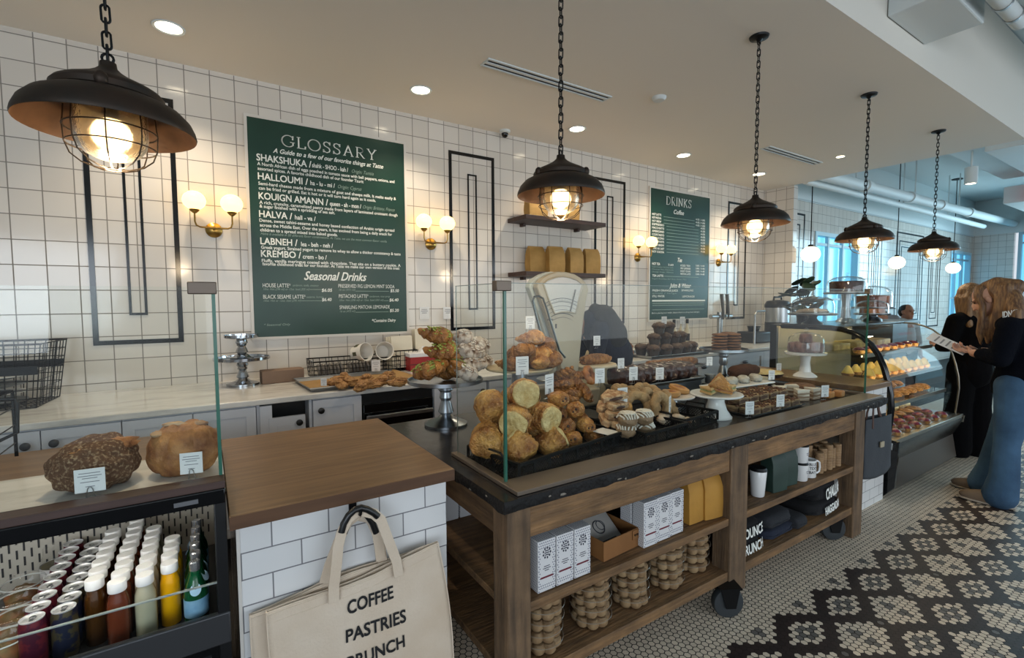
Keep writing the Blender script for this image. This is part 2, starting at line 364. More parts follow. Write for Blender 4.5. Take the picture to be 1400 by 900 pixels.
# ============================================================ THE ROOM
YW, ZC = 4.4, 3.376
fl = MB().box(-4, 20, -4, 4.55, -.08, -.001)
floor = struct(fl, 'floor', M('floor_grout', '1d1815', .8))
def hex_floor():
    p, h = .38/12, .329/12; x0, y0 = 2.757, 1.092; Rr = p/math.sqrt(3)*.87
    vs, fs, mi = [], [], []
    corner = [(Rr*sin(k*PI/3), Rr*cos(k*PI/3)) for k in range(6)]
    for b in range(-56, 56):
        y = y0-b*h
        for k in range(-70, 250):
            a = k+(.5 if b % 2 else 0); x = x0+a*p
            am = ((a+6) % 12)-6; x_ = abs(am); a6 = 6-x_
            br = ((b+6) % 12)-6; r = abs(br); c = 1                    # 0 white, 1 dark, 2 grey
            if b <= -2-a6/1.5+1e-6:
                c = 0
                if (b == -4 and a6 == 0) or (b == -5 and a6 == .5): c = 2
            else:
                if r == 0: c = {0: 0, 1: 2, 2: 2, 3: 0, 4: 0}.get(x_, 1)
                elif r == 1 and x_ <= 2.5: c = 2 if x_ == .5 else 0
                elif r == 2 and x_ <= 1: c = 0
                q = 6-r
                if b > 0:
                    if q == 0 and a6 <= 4: c = 0
                    elif q == 1 and a6 <= 4.5: c = 2 if a6 == .5 else 0
                    elif q == 2 and a6 <= 3: c = 2 if a6 == 0 else 0
                    elif q == 3 and a6 <= 1.5: c = 0
                    elif q == 4 and a6 == 0: c = 0
                    elif q == 0 and a6 == 6: c = 2
            n = len(vs); s = 1.1 if c == 1 else 1
            vs += [(x+cx*s, y+cy*s, 0) for cx, cy in corner]; fs.append(tuple(range(n+5, n-1, -1))); mi.append(c)
    me = bpy.data.meshes.new('hex_tiles'); me.from_pydata(vs, [], fs); me.polygons.foreach_set('material_index', mi)
    def tm(name, c, var):
        m = M(name, c, .55); nt = m.node_tree; b = nt.nodes['Principled BSDF']
        g = nt.nodes.new('ShaderNodeNewGeometry'); hs = nt.nodes.new('ShaderNodeHueSaturation'); hs.inputs['Color'].default_value = rgb(c)
        mr = nt.nodes.new('ShaderNodeMapRange'); mr.inputs['To Min'].default_value = 1-var; mr.inputs['To Max'].default_value = 1+var
        nt.links.new(g.outputs['Random Per Island'], mr.inputs[0]); nt.links.new(mr.outputs[0], hs.inputs['Value']); nt.links.new(hs.outputs[0], b.inputs['Base Color']); return m
    for q in (tm('floor_hex_white', 'd9cab5', .1), tm('floor_hex_dark', '2a1d1a', .2), tm('floor_hex_grey', '66625e', .15)): me.materials.append(q)
    o = bpy.data.objects.new('hex_tiles', me); COL.objects.link(o); o.parent = floor; o['kind'] = 'structure'
    a = me.polygons[0].normal
    if a.z < 0: me.flip_normals()
hex_floor()

wb = MB(); W1, W2 = (9.42, 11.22, .7, 2.85), (16.62, 18.28, .7, 2.89)
for x0, x1, z0, z1 in ((-4, W1[0], 0, ZC), (W1[0], W1[1], 0, W1[2]), (W1[0], W1[1], W1[3], ZC), (W1[1], W2[0], 0, ZC), (W2[0], W2[1], 0, W2[2]), (W2[0], W2[1], W2[3], ZC), (W2[1], 18.6, 0, ZC)):
    wb.box(x0, x1, YW, YW+.15, z0, z1)
struct(wb, 'wall_back', WALLT, smooth=False)
struct(MB().box(7.76, 18.6, YW, YW+.15, ZC+.002, 4.35), 'wall_back_upper', CEIL2, smooth=False)
struct(MB().box(18.45, 18.6, 3.58, YW-.002, 0, ZC), 'wall_end', WALLTY, smooth=False)
struct(MB().box(18.45, 18.6, -3, YW, ZC+.002, 4.35), 'wall_end_upper', CEIL2, smooth=False)
struct(MB().box(18.45, 18.6, -3, 3.58, 0, .5), 'wall_end_sill', WALLTY, smooth=False)
struct(MB().box(7.75, 7.87, 3.94, YW-.002, 0, ZC-.002), 'wall_fin', WALLTY, smooth=False)
struct(MB().box(-4, 7.75, 1.46, YW-.001, ZC, 4.32), 'ceiling', CEIL, smooth=False)
struct(MB().box(-4, 20, -4, YW, 4.34, 4.5), 'ceiling_upper', CEIL2, smooth=False)
struct(MB().box(-4, 20, -4.1, -3.95, 2.9, 4.5), 'wall_front_blocker', CEIL2, smooth=False)  # unseen header, added to block high world light from the soffit front
struct(MB().box(-4.15, -4, -4, YW, 0, 4.5), 'wall_left_blocker', WALLTY, smooth=False)  # unseen wall, added to keep world light out on the left
# the windows: frame, bars, daylit glass
def window(name, x0, x1, z0, z1, axis='x', pos=YW, bars=(.33, .66)):
    f = MB()
    def bx(a0, a1, b0, b1, d0, d1):
        if axis == 'x': f.box(a0, a1, pos+d0, pos+d1, b0, b1)
        else: f.box(pos+d0, pos+d1, a0, a1, b0, b1)
    t = .07
    for a in ((x0, x0+t, z0, z1), (x1-t, x1, z0, z1), (x0+t, x1-t, z0, z0+t), (x0+t, x1-t, z1-t, z1)): bx(*a, -.02, .1)
    for k in bars: xm = x0+(x1-x0)*k; bx(xm-.03, xm+.03, z0+t, z1-t, .02, .08)
    zm = z0+(z1-z0)*.42; bx(x0+t, x1-t, zm-.02, zm+.02, .03, .07)
    zm = z0+(z1-z0)*.9; bx(x0+t, x1-t, zm-.025, zm+.025, .03, .07)
    w = struct(f, name, M('window_frame_paint', 'a8c4d0', .4), smooth=False)
    p = MB()
    if axis == 'x': p.box(x0, x1, pos+.1, pos+.12, z0, z1)
    else: p.box(pos+.1, pos+.12, x0, x1, z0, z1)
    g = p.build('window_pane', SKYW, w); g['kind'] = 'structure'
window('window_1', *W1); window('window_2', *W2)
window('window_3', -2.9, 3.5, .5, ZC, 'y', 18.45, (.12, .3, .5, .7, .88))

# black tile outlines set into the wall
def outline(x0, x1, z0, z1, t, n, y=YW):
    m = MB()
    for a in ((x0, x1, z0, z0+t), (x0, x1, z1-t, z1), (x0, x0+t, z0+t, z1-t), (x1-t, x1, z0+t, z1-t)): m.box(a[0], a[1], y-.006, y+.002, a[2], a[3])
    struct(m, 'trim_%d' % n, BLACKT, smooth=False)
k = 1
for x0 in (-.669, 2.089, 4.03, 6.755):
    w = .525 if x0 < 6 else .49
    outline(x0, x0+w, 1.305, 3.105, .032, k); outline(x0+w/2-.055, x0+w/2+.052, 1.515, 2.9, .016, k+1); k += 2
for x0, x1 in ((8.52, 9.05), (11.7, 12.35), (13.1, 14.7), (15.1, 15.9)):
    outline(x0, x1, .9, 3.12, .035, k); outline(x0+.16, x1-.16, 1.1, 2.93, .025, k+1); k += 2
    if x1-x0 > .6: outline(x0+.27, x1-.27, 1.25, 2.8, .02, k); k += 1
struct(MB().box(7.88, 18.44, YW-.012, YW+.001, ZC-.03, ZC), 'trim_30', M('tile_border', 'b9c2c4', .3))

# ============================================================ MENU BOARDS
def board(x0, x1, z0, z1, label):
    t = thing('menu_board', label, 'menu board', ((x0+x1)/2, YW, z0), 0)
    w, h = (x1-x0)/2, z1-z0
    MB().box(-w, w, -.014, -.001, 0, h).build('panel', GREEN, t)
    f = MB(); b = .022
    for a in ((-w-b, w+b, -b, 0), (-w-b, w+b, h, h+b), (-w-b, -w, 0, h), (w, w+b, 0, h)): f.box(a[0], a[1], -.018, -.001, a[2], a[3])
    f.build('frame', TRIMW, t, smooth=False); return t
b1 = board(.331, 1.622, 1.319, 3.078, 'large green menu board headed GLOSSARY on the white tiled wall')
b2 = board(5.013, 6.28, 1.34, 3.092, 'large green menu board headed DRINKS beside the wall sconces')
YB = YW-.0146
def wr(mb, root, s, p0, p1, cap, fn=write, **k):
    a = ay(p0[0], p0[1], YB); b = ay(p1[0], p1[1], YB); l = Vector(root.location); zz = (a.z+b.z)/2; a.z = b.z = zz
    fn(mb, s, a-l, b-l, (0, 0, 1), cap, **k)
Za = lambda x, y: (330+x/4.735, 170+y/4.735)
Zb = lambda x, y: (330+x/6.087, 360+y/6.087)
tm = MB(); sm = MB(); fm = MB()
wr(tm, b1, 'GLOSSARY', Za(262, 143), Za(875, 228), .088, fn=serif)
wr(sm, b1, 'A Guide to a few of our favorite things at Tatte', Za(205, 187), Za(915, 285), .036, shear=.3, bold=.002)
for s, a, b in (('SHAKSHUKA /', (98, 232), (452, 282)), ('HALLOUMI /', (107, 357), (430, 392)), ('KOUIGN AMANN /', (112, 485), (560, 525)), ('HALVA /', (115, 600), (328, 617)), ('LABNEH /', (123, 778), (362, 788)), ('KREMBO /', (127, 858), (385, 868))):
    wr(tm, b1, s, Za(*a), Za(*b), .053, bold=.0025)
for s, a, b in (('shahk - SHOO - kah /', (458, 283), (690, 305)), ('ha - lu - mi /', (447, 394), (605, 410)), ('queen - ah - mon /', (573, 527), (775, 545)), ('hall - va /', (347, 618), (480, 624)), ('lea - beh - neh /', (387, 790), (592, 800)), ('crem - bo /', (398, 870), (552, 876))):
    wr(sm, b1, s, Za(*a), Za(*b), .036, bold=.0015)
for s, a, b in (('Origin: Tunisia', (712, 312), (855, 332)), ('Origin: Cyprus', (622, 413), (775, 430)), ('Origin: Brittany, France', (785, 547), (990, 563))):
    wr(fm, b1, s, Za(*a), Za(*b), .03, shear=.3)
for s, a, b in (('A North African dish of eggs poached in tomato sauce with bell peppers, onions, and', (103, 265), (990, 380)), ('assorted spices. A favorite childhood dish of our founder Tzurit', (105, 298), (790, 378)),
                ('Semi-hard cheese made from a mixture of goat and sheeps milk. It melts easily &', (110, 393), (1000, 490)), ('can be fried or grilled. Eat it hot or it will turn hard again as it cools.', (113, 425), (870, 500)),
                ('A rich, crunchy, caramelized pastry made from layers of laminated croissant dough', (117, 515), (1010, 597)), ('& sugar finished with a sprinkling of sea salt.', (118, 542), (605, 580)),
                ('Dense, sweet tahini-sesame and honey based confection of Arabic origin spread', (117, 632), (990, 695)), ('across the Middle East. Over the years, it has evolved from being a daily snack for', (120, 662), (975, 722)), ('children to a spread mixed into baked goods.', (122, 692), (622, 726)),
                ('Greek yogurt. Strained yogurt to remove its whey to allow a thicker consistency & taste', (128, 808), (1030, 848)), ('Fluffy, vanilla meringue coated with chocolate. That sits on a buttery cookie. A', (132, 890), (1030, 925))):
    wr(sm, b1, s, Za(*a), Za(*b), .025, bold=.0012)
wr(fm, b1, 'Halva is available in 50 different flavor combinations. At Tatte, we use the most common flavor: vanilla', Za(125, 712), Za(940, 768), .02, shear=.3)
wr(sm, b1, 'favorite childhood treat for our founder. At Tatte we make our own version of this treat', Zb(175, 20), Zb(1315, 52), .025, bold=.0012)
wr(tm, b1, 'Seasonal Drinks', Zb(520, 138), Zb(1030, 150), .072, shear=.3, bold=.003)
for s, a, b in (('HOUSE LATTE*', (178, 200), (410, 202)), ('BLACK SESAME LATTE*', (182, 295), (535, 295)), ('PRESERVED FIG LEMON MINT SODA', (808, 205), (1275, 208)), ('PISTACHIO LATTE*', (812, 290), (1058, 288)), ('SPARKLING MATCHA LEMONADE', (818, 383), (1235, 376))):
    wr(tm, b1, s, Zb(*a), Zb(*b), .032)
for s, a, b in (('$6.05', (668, 238), (752, 238)), ('$6.40', (670, 316), (748, 316)), ('$5.50', (1240, 240), (1308, 242)), ('$6.40', (1232, 318), (1305, 318)), ('$5.20', (1235, 405), (1308, 405)), ('*Contains Dairy', (1085, 492), (1282, 485))):
    wr(sm, b1, s, Zb(*a), Zb(*b), .027, shear=.15, bold=.0012)
for s, a, b in (('cardamom, vanilla, cinnamon', (425, 192), (640, 194)), ('10oz. Hot (296 ml) or 12oz. Iced (355 ml)', (182, 225), (565, 225)), ('10oz. Hot or 12oz. Iced (296 ml)', (185, 320), (495, 320)), ('sesame, honey', (540, 288), (680, 290)), ('16 oz (473 ml)', (812, 228), (945, 230)), ('cardamom, rose syrup', (1065, 284), (1235, 284)), ('10oz. Hot (296 ml) or 12oz. Iced (355 ml)', (815, 315), (1180, 315)), ('16 oz (473 ml)', (820, 408), (945, 408)), ('* Seasonal Only', (185, 522), (405, 518))):
    wr(fm, b1, s, Zb(*a), Zb(*b), .018, shear=.3)
def rule(mb, root, a, b, t=.004):
    A = ay(a[0], a[1], YB)-Vector(root.location); B = ay(b[0], b[1], YB)-Vector(root.location); z = (A.z+B.z)/2
    mb.add([(A.x, A.y, z), (B.x, A.y, z), (B.x, A.y, z+t), (A.x, A.y, z+t)], [(0, 1, 2, 3)])
for a, b in (((570, 221), (668, 221)), ((500, 315), (668, 315)), ((950, 234), (1228, 236)), ((1185, 314), (1225, 314)), ((950, 408), (1225, 408))): rule(fm, b1, Zb(*a), Zb(*b))
tm.build('title', CHALK, b1, smooth=False, weld=False, recalc=False); sm.build('menu_lettering', CHALK, b1, smooth=False, weld=False, recalc=False); fm.build('faint_lettering', CHALKD, b1, smooth=False, weld=False, recalc=False)
# second board
Zc = lambda x, y: (884+x/9, 250+y/9)
Zd = lambda x, y: (884+x/9, 340+y/9)
tm = MB(); sm = MB(); fm = MB()
wr(tm, b2, 'DRINKS', Zc(243, 270), Zc(550, 308), .108, fn=serif)
wr(tm, b2, 'Coffee', Zc(330, 385), Zc(455, 397), .058, shear=.3, bold=.003)
wr(tm, b2, 'Tea', Zd(375, 165), Zd(432, 166), .055, shear=.3, bold=.003)
wr(tm, b2, 'Juice & Water', Zd(285, 478), Zd(540, 482), .055, shear=.3, bold=.004)
rows = ['HOT LATTE', 'HOT MOCHA', 'HOT BREW', 'ESPRESSO', 'MACCHIATO', 'AMERICANO', 'CORTADO', 'CAPPUCCINO', 'FLAT WHITE', 'COLD BREW', 'CAFE AU LAIT', 'HOT COCOA']
for i, s in enumerate(rows):
    yl = 395+i*42.5; yr = 470+i*35.5; e = 180 if i < 3 else 215
    wr(sm, b2, s, Zc(68, yl), Zc(e, yl+(yr-yl)*.18), .026, bold=.0015)
    rule(fm, b2, Zc(e+30, yl+30), Zc(590 if i < 3 else 640, yr-5), .006)
    wr(sm, b2, '4.05 / 4.85' if i < 3 else '4.05', Zc(605 if i < 3 else 665, yr-4), Zc(718, yr), .024, bold=.001)
for i in range(4):
    wr(sm, b2, ['ICED TEA', 'MINT LEMONADE', 'HOT CHAI', 'MATCHA LATTE'][i], Zd(418, 222+i*34), Zd(540, 222+i*34), .024, bold=.001)
    wr(sm, b2, '3.85 / 4.40', Zd(605, 222+i*34), Zd(712, 222+i*35), .022, bold=.001)
wr(sm, b2, 'HOT TEA', Zd(68, 200), Zd(165, 205), .032, bold=.002); wr(sm, b2, '3.60', Zd(265, 210), Zd(330, 214), .025, bold=.001)
for y, s in ((235, 'English Breakfast, Earl Grey, Green'), (265, 'Moroccan Mint, Chamomile'), (295, 'Orange Ginger, Hibiscus')): wr(fm, b2, s, Zd(68, y), Zd(330, y+3), .018)
wr(sm, b2, 'TEA LATTE', Zd(70, 346), Zd(205, 348), .028, bold=.002); rule(fm, b2, Zd(215, 345), Zd(640, 355), .006); wr(fm, b2, 'English Breakfast, Earl Grey, Green, Mint', Zd(70, 378), Zd(490, 388), .018)
wr(sm, b2, 'FRESH ORANGE JUICE', Zd(72, 528), Zd(385, 528), .026, bold=.001); wr(sm, b2, 'SPARKLING', Zd(430, 526), Zd(575, 526), .026, bold=.001)
wr(sm, b2, 'STILL WATER', Zd(70, 598), Zd(220, 598), .026, bold=.001); wr(sm, b2, 'LEMONADE', Zd(440, 600), Zd(590, 602), .026, bold=.001); wr(fm, b2, 'small / large', Zd(70, 556), Zd(370, 558), .018)
rule(sm, b2, Zd(68, 655), Zd(720, 645), .022)
for y in (680, 705, 757): rule(fm, b2, Zd(72, y), Zd(710, y-10), .008)
wr(sm, b2, 'Before placing your order, please inform us of any food allergies', Zd(65, 806), Zd(650, 785), .02)
tm.build('title', CHALK, b2, smooth=False, weld=False, recalc=False); sm.build('menu_lettering', CHALK, b2, smooth=False, weld=False, recalc=False); fm.build('faint_lettering', CHALKD, b2, smooth=False, weld=False, recalc=False)

# ============================================================ LIGHTS OF THE ROOM
def make_sconce():
    t = empty('wall_sconce')
    MB().lathe([(0, 0), (.058, 0), (.056, .012), (.04, .022), (.018, .034), (0, .034)], n=28, tr=Matrix.Rotation(R(90), 4, 'X')).build('backplate', BRASS, t)
    a = MB(); a.cyl((0, -.03, 0), (0, -.13, 0), .008)
    pts = [(-.12, -.13, .11), (-.12, -.13, .04), (-.112, -.13, .014), (-.09, -.13, .002), (-.06, -.13, 0), (.06, -.13, 0), (.09, -.13, .002), (.112, -.13, .014), (.12, -.13, .04), (.12, -.13, .11)]
    a.build('stem', BRASS, t); a = MB(); a.tube(pts, .006); a.build('arm', BRASS, t)
    for s in (-1, 1):
        MB().lathe([(0, .098), (.012, .1), (.03, .118), (.034, .128), (.028, .128), (0, .112)], c=(s*.12, -.13, 0), n=18).build('cup', BRASS, t)
        MB().blob(.076, .076, .071, (s*.12, -.13, .193), amp=0, nu=28, nv=18).build('globe_shade', GLOBE, t)
    return t
sc = Kind(make_sconce)
for x, l in ((.08, 'brass wall sconce with two lit opal globes left of the GLOSSARY board'), (1.885, 'brass wall sconce with two lit opal globes right of the GLOSSARY board'), (4.79, 'brass wall sconce with two lit opal globes left of the DRINKS board'), (6.535, 'brass wall sconce with two lit opal globes right of the DRINKS board')):
    sc.put((x, YW, 2.165), l, 'wall lamp', 'twin globe sconces on the tiled wall')

def make_pendant():
    t = empty('pendant_lamp')
    MB().lathe([(.215, .0), (.217, .006), (.214, .02), (.203, .045), (.18, .07), (.15, .086), (.132, .091), (.136, .094), (.136, .11), (.128, .12), (.112, .13), (.085, .143), (.055, .158), (.034, .172), (.022, .184), (.02, .2), (0, .2)], n=48).build('shade', IRON, t)
    MB().lathe([(.215, .0), (.21, .018), (.198, .042), (.174, .066), (.145, .08), (.1, .084), (0, .084)], n=48).build('reflector', COPPER, t, recalc=False)
    b = MB()
    for a in (.5, 2.6, 4.7):
        p = Vector((.132*cos(a), .132*sin(a), .104)); b.blob(.017, .017, .015, p, amp=0, nu=12, nv=8); b.blob(.011, .011, .012, p+Vector((.008*cos(a), .008*sin(a), .014)), amp=0, nu=10, nv=8)
    for i in range(3): q_ = MB(); a = (.5, 2.6, 4.7)[i]; p = Vector((.132*cos(a), .132*sin(a), .104)); q_.blob(.017, .017, .022, p, amp=0, nu=12, nv=8); q_.build('clamp', IRON, t)
    MB().lathe([(.088, .074), (.09, .03), (.09, -.015), (.084, -.045), (.066, -.07), (.036, -.085), (0, -.09), (0, -.087), (.035, -.082), (.064, -.067), (.081, -.044), (.087, -.015), (.087, .03), (.085, .074), (.088, .074)], n=32).build('glass_jar', LAMPG, t, recalc=False)
    w = MB(); rr = .112
    for k in range(8):
        a = 2*PI*k/8; w.tube([(rr*.95*cos(a), rr*.95*sin(a), .06)]+[(rr*q*cos(a), rr*q*sin(a), z) for q, z in ((1, .0), (.98, -.045), (.88, -.078), (.66, -.1), (.35, -.112), (.16, -.114))], .0022, 6)
    for q, z in ((1, .0), (.97, -.048), (.17, -.114)): w.ring((0, 0, z), rr*q, .0022, 36)
    w.build('wire_cage', WIRE, t)
    MB().blob(.05, .05, .048, (0, 0, -.012), amp=0, nu=16, nv=12).build('bulb', GLOWB, t)
    MB().cyl((0, 0, .075), (0, 0, .03), .02, n=14).build('bulb_socket', BLACKP, t)
    c = MB(); z = .2; top = ZC-2.12; i = 0
    c.ring((0, 0, .212), .014, .004, 12, 6, 'y')
    while z < top-.03:
        pts = []; L = .052
        for q in range(14):
            a = 2*PI*q/14; u = .0105*cos(a); v = (.0155 if sin(a) > 0 else -.0155)+.0105*sin(a)
            pts.append((u, 0, z+L/2+v) if i % 2 else (0, u, z+L/2+v))
        c.tube(pts, .0034, 6, closed=True); z += .0385; i += 1
    c.build('chain', BLACKM, t)
    MB().lathe([(0, top-.036), (.01, top-.036), (.022, top-.02), (.058, top-.012), (.062, top-.0), (0, top)], n=28).build('ceiling_canopy', BLACKM, t)
    return t
pd = Kind(make_pendant)
PX = (-.218, 1.508, 3.213, 4.915, 6.6)
for i, (x, l) in enumerate(zip(PX, ('nearest caged pendant lamp with a dark dome shade, over the drinks cooler', 'caged pendant lamp hanging in front of the wall shelves and scale', 'caged pendant lamp hanging in front of the DRINKS board', 'caged pendant lamp hanging over the pastry display case, nearer one', 'farthest caged pendant lamp, hanging above the two women'))):
    o = pd.put((x, 1.89, 2.12), l, 'pendant lamp', 'caged pendant lamps over the counter', rz=.5*i)
    lamp('pendant_light', (x, 1.89, 2.0), 10, (1, .76, .48), .05)

def make_down():
    t = empty('downlight')
    MB().lathe([(.072, .004), (.074, -.002), (.088, -.006), (.092, 0), (.092, .002), (.072, .004)], n=36).build('trim_ring', CEIL2, t)
    MB().lathe([(0, .0), (.073, 0), (.073, .003), (0, .003)], n=36).build('lamp_disc', DOWN, t); return t
dn = Kind(make_down)
for i, x in enumerate((-.131, 1.587, 3.296, 4.993, 6.64)):
    dn.put((x, 3.862, ZC-.004), 'recessed ceiling downlight by the wall, %s from the left' % ORD[i], 'ceiling light', 'recessed downlights along the tiled wall')
    lamp('downlight_beam', (x, 3.862, ZC-.03), 50, (1, .84, .62), .05, 115)
dn.put((6.71, 2.865, ZC-.004), 'small recessed downlight beside the end of the far ceiling vent', 'ceiling light', None, scale=.6)
def make_vent():
    t = empty('ceiling_vent'); L = .62
    f = MB()
    for a in ((-L, L, -.062, -.045), (-L, L, -.012, .012), (-L, L, .045, .062), (-L, -L+.012, -.045, .045), (L-.012, L, -.045, .045)): f.box(a[0], a[1], a[2], a[3], -.006, .004)
    f.build('frame', CEIL2, t, smooth=False); MB().box(-L+.012, L-.012, -.045, .045, .002, .006).build('slot', DARKR, t, smooth=False); return t
vn = Kind(make_vent)
vn.put((2.424, 3.163, ZC-.003), 'long twin slot ceiling vent above the wall shelves', 'ceiling vent', 'slot vents in the ceiling')
vn.put((6.17, 3.163, ZC-.003), 'long twin slot ceiling vent farther away, right of the third pendant', 'ceiling vent', 'slot vents in the ceiling')
solo(MB().lathe([(0, 0), (.062, 0), (.06, -.015), (.045, -.03), (0, -.034)], n=28), 'smoke_detector', CEIL2, 'small round white detector on the ceiling', 'smoke detector', (3.406, 2.898, ZC))
t = thing('security_camera', 'small black dome camera under the ceiling by the tiled wall', 'camera', (2.69, 4.3, ZC))
MB().lathe([(0, 0), (.055, 0), (.055, -.02), (.04, -.03), (0, -.03)], n=24).build('mount', CEIL2, t); MB().blob(.036, .036, .04, (0, 0, -.035), amp=0).build('dome', BLACKG, t)

def make_globe():
    t = empty('globe_pendant'); MB().blob(.135, .135, .125, (0, 0, 0), amp=0, nu=28, nv=18).build('globe_shade', GLOBE2, t)
    MB().cyl((0, 0, .12), (0, 0, 2.02), .008, n=8).build('rod', BLACKM, t); MB().lathe([(0, .118), (.04, .118), (.035, .15), (0, .15)], n=18).build('cap', BLACKM, t)
    MB().lathe([(0, 2.0), (.1, 2.01), (.1, 2.029), (0, 2.029)], n=20).build('ceiling_canopy', BLACKM, t); return t
gl = Kind(make_globe)
for i, (x, l) in enumerate(((8.02, 'lit opal globe pendant lamp nearest the blue window'), (11.36, 'lit opal globe pendant lamp between the two last caged lamps'), (14.575, 'farthest lit opal globe pendant lamp above the blond woman'))):
    gl.put((x, 3.8, 2.31+.06*(i > 0)*0), l, 'pendant lamp', 'opal globe pendants in the back room')

# services under the high ceiling
def duct(label, x0, x1, y0, y1, z0, z1):
    t = MB().box(x0, x1, y0, y1, z0, z1); return solo(t, 'air_duct', CEIL2, label, 'duct', smooth=False, bevel=.01)
duct('boxed white duct against the soffit, top right near the corner', 4.02, 4.7, 1.12, 1.455, 3.54, 4.3)
t = thing('ceiling_pipe', 'pair of white pipes with clamps beside the boxed duct, top right', 'pipe', (0, 0, 0))
for y, z in ((1.2, 3.62), (1.06, 3.66)): MB().cyl((4.0, y-.2, z-.04), (5.0, y-.2, z-.04), .05, n=14).build('pipe', CEIL2, t)
q = MB()
for x in (4.3, 4.55, 4.8): q.cyl((x, 1.0, 3.58), (x+.02, 1.0, 3.58), .056, n=14); q.cyl((x, .86, 3.62), (x+.02, .86, 3.62), .056, n=14)
build_each(q, 'clamp', STEEL, t)
solo(MB().cyl((2.5, .35, 4.0), (9.5, .35, 4.0), .3, n=32), 'air_duct', CEIL2, 'big round white duct in the top right corner', 'duct')
t = thing('ceiling_pipe', 'long white pipe with couplings running toward the far corner, upper of two', 'pipe')
MB().cyl((7.76, 3.6, 3.47), (18.4, 3.6, 3.61), .085, n=16).build('pipe', CEIL2, t)
q = MB()
for x in (9.3, 11.2, 12.8, 14.6): q.cyl((x, 3.6, 3.47+(x-7.76)*.0132), (x+.16, 3.6, 3.47+(x+.16-7.76)*.0132), .105, n=16)
build_each(q, 'coupling', CEIL2, t)
q = MB()
for x in (9.0, 11.5, 14.0): q.cyl((x, 3.6, 3.58), (x, 3.6, 4.34), .012, n=6)
build_each(q, 'hanger_rod', CEIL2, t)
t = thing('ceiling_pipe', 'slim white pipe running toward the far corner, lower of two', 'pipe')
MB().cyl((7.76, 3.78, 3.41), (16.6, 3.78, 3.42), .055, n=14).build('pipe', CEIL2, t)
q = MB()
for x in (9.0, 11.5, 14.0): q.cyl((x, 3.78, 3.45), (x, 3.78, 4.34), .01, n=6)
build_each(q, 'hanger_rod', CEIL2, t)
duct('wide flat white duct with a stepped edge, right of the last pendant chain', 9.3, 18, 1.55, 2.15, 3.66, 4.3)
duct('lower white duct beyond the red sign, near the right edge', 12.5, 18.3, 1.7, 2.6, 3.35, 3.655)
duct('upper white bulkhead duct above the last pendant canopy', 8.4, 12.4, 2.16, 2.6, 3.78, 4.3)
t = thing('exit_sign', 'small red sign under the white duct, far right', 'sign', (12.3, 2.05, 3.36)); MB().box(-.03, .03, -.2, .2, 0, .22).build('sign_panel', M('red_sign', 'd8424a', .4, emit=.6), t, bevel=.006); MB().cyl((0, 0, .22), (0, 0, .3), .012, n=8).build('hanger_rod', CEIL2, t)
for x, y, l in ((9.6, 2.35, 'white cylinder spotlight hanging behind the last pendant chain'), (12.9, 1.45, 'white cylinder spotlight near the right edge of the far ceiling')):
    t = thing('track_spotlight', l, 'spotlight', (x, y, 3.3)); MB().lathe([(.0, .02), (.06, .02), (.06, .0), (.075, 0), (.075, .24), (0, .24)], n=20).build('housing', CEIL2, t); MB().lathe([(0, .012), (.06, .012), (.06, .016), (0, .016)], n=20).build('lamp_disc', DOWN, t); MB().cyl((0, 0, .24), (0, 0, .5 if x < 10 else 1.02), .014, n=8).build('stem', CEIL2, t)
# ============================================================ BACK COUNTER
CT = .98
CF = 3.42
solo(MB().box(-2.2, 7.74, CF, YW-.002, .942, CT), 'marble_worktop', MARBLE, 'long pale marble worktop running along the tiled wall', 'worktop', bevel=.006)
def xc(px, py=585): return ay(px, py, 3.46).x
def door(t, x0, x1, z0, z1, knob=None, cup=None):
    y = 3.46; d = MB(); b = .055
    for a in ((x0, x1, z0, z0+b), (x0, x1, z1-b, z1), (x0, x0+b, z0+b, z1-b), (x1-b, x1, z0+b, z1-b)): d.box(a[0], a[1], y-.02, y, a[2], a[3])
    d.box(x0+b, x1-b, y-.009, y, z0+b, z1-b); dd = d.build('door', CAB, t, smooth=False)
    if knob is not None:
        MB().lathe([(0, 0), (.008, 0), (.008, .014), (.021, .02), (.021, .03), (.012, .036), (0, .037)], n=18, tr=Matrix.Translation((knob[0], y-.02, knob[1])) @ Matrix.Rotation(R(90), 4, 'X')).build('knob', BLACKP, dd)
    if cup is not None:
        MB().blob(.055, .022, .02, (cup[0], y-.022, cup[1]), amp=0, nu=16, nv=10).build('cup_pull', BLACKP, dd)
def cabinet(x0, x1, label, seam=None, kn=None, drawers=False):
    t = thing('base_cabinet', label, 'cabinet', (0, 0, 0), 0, None)
    MB().box(x0+.002, x1-.002, 3.462, YW-.004, .1, .94).build('carcass', CAB, t, smooth=False)
    MB().box(x0+.002, x1-.002, 3.53, YW-.1, .0, .1).build('plinth', DARKR, t, smooth=False)
    g = .003; z0, z1 = .115, .93
    if drawers:
        door(t, x0+g, x1-g, .66, z1, cup=((x0+x1)/2, .82)); door(t, x0+g, (x0+x1)/2-g, z0, .65); door(t, (x0+x1)/2+g, x1-g, z0, .65)
    elif seam: door(t, x0+g, seam-g, z0, z1, (seam-.055, .86)); door(t, seam+g, x1-g, z0, z1, (seam+.055, .86))
    else: door(t, x0+g, x1-g, z0, z1, (x0+.05 if kn == 'l' else x1-.05, .86))
s0, s1, s2, s3 = xc(57, 600), xc(167, 583), xc(264, 572), xc(350, 560)
cabinet(s0-(s1-s0), s1, 'pale shaker cabinet with two doors at the far left, behind the seeded loaf', s0)
cabinet(s1, s3, 'pale shaker cabinet with two doors under the tiered silver stand', s2)
x4, x5, x6, x7 = xc(427, 560), xc(494, 560), xc(592, 545), xc(664, 535)
t = thing('pull_out_bin_cabinet', 'pale cabinet with a black opening above a small tilted flap', 'cabinet')
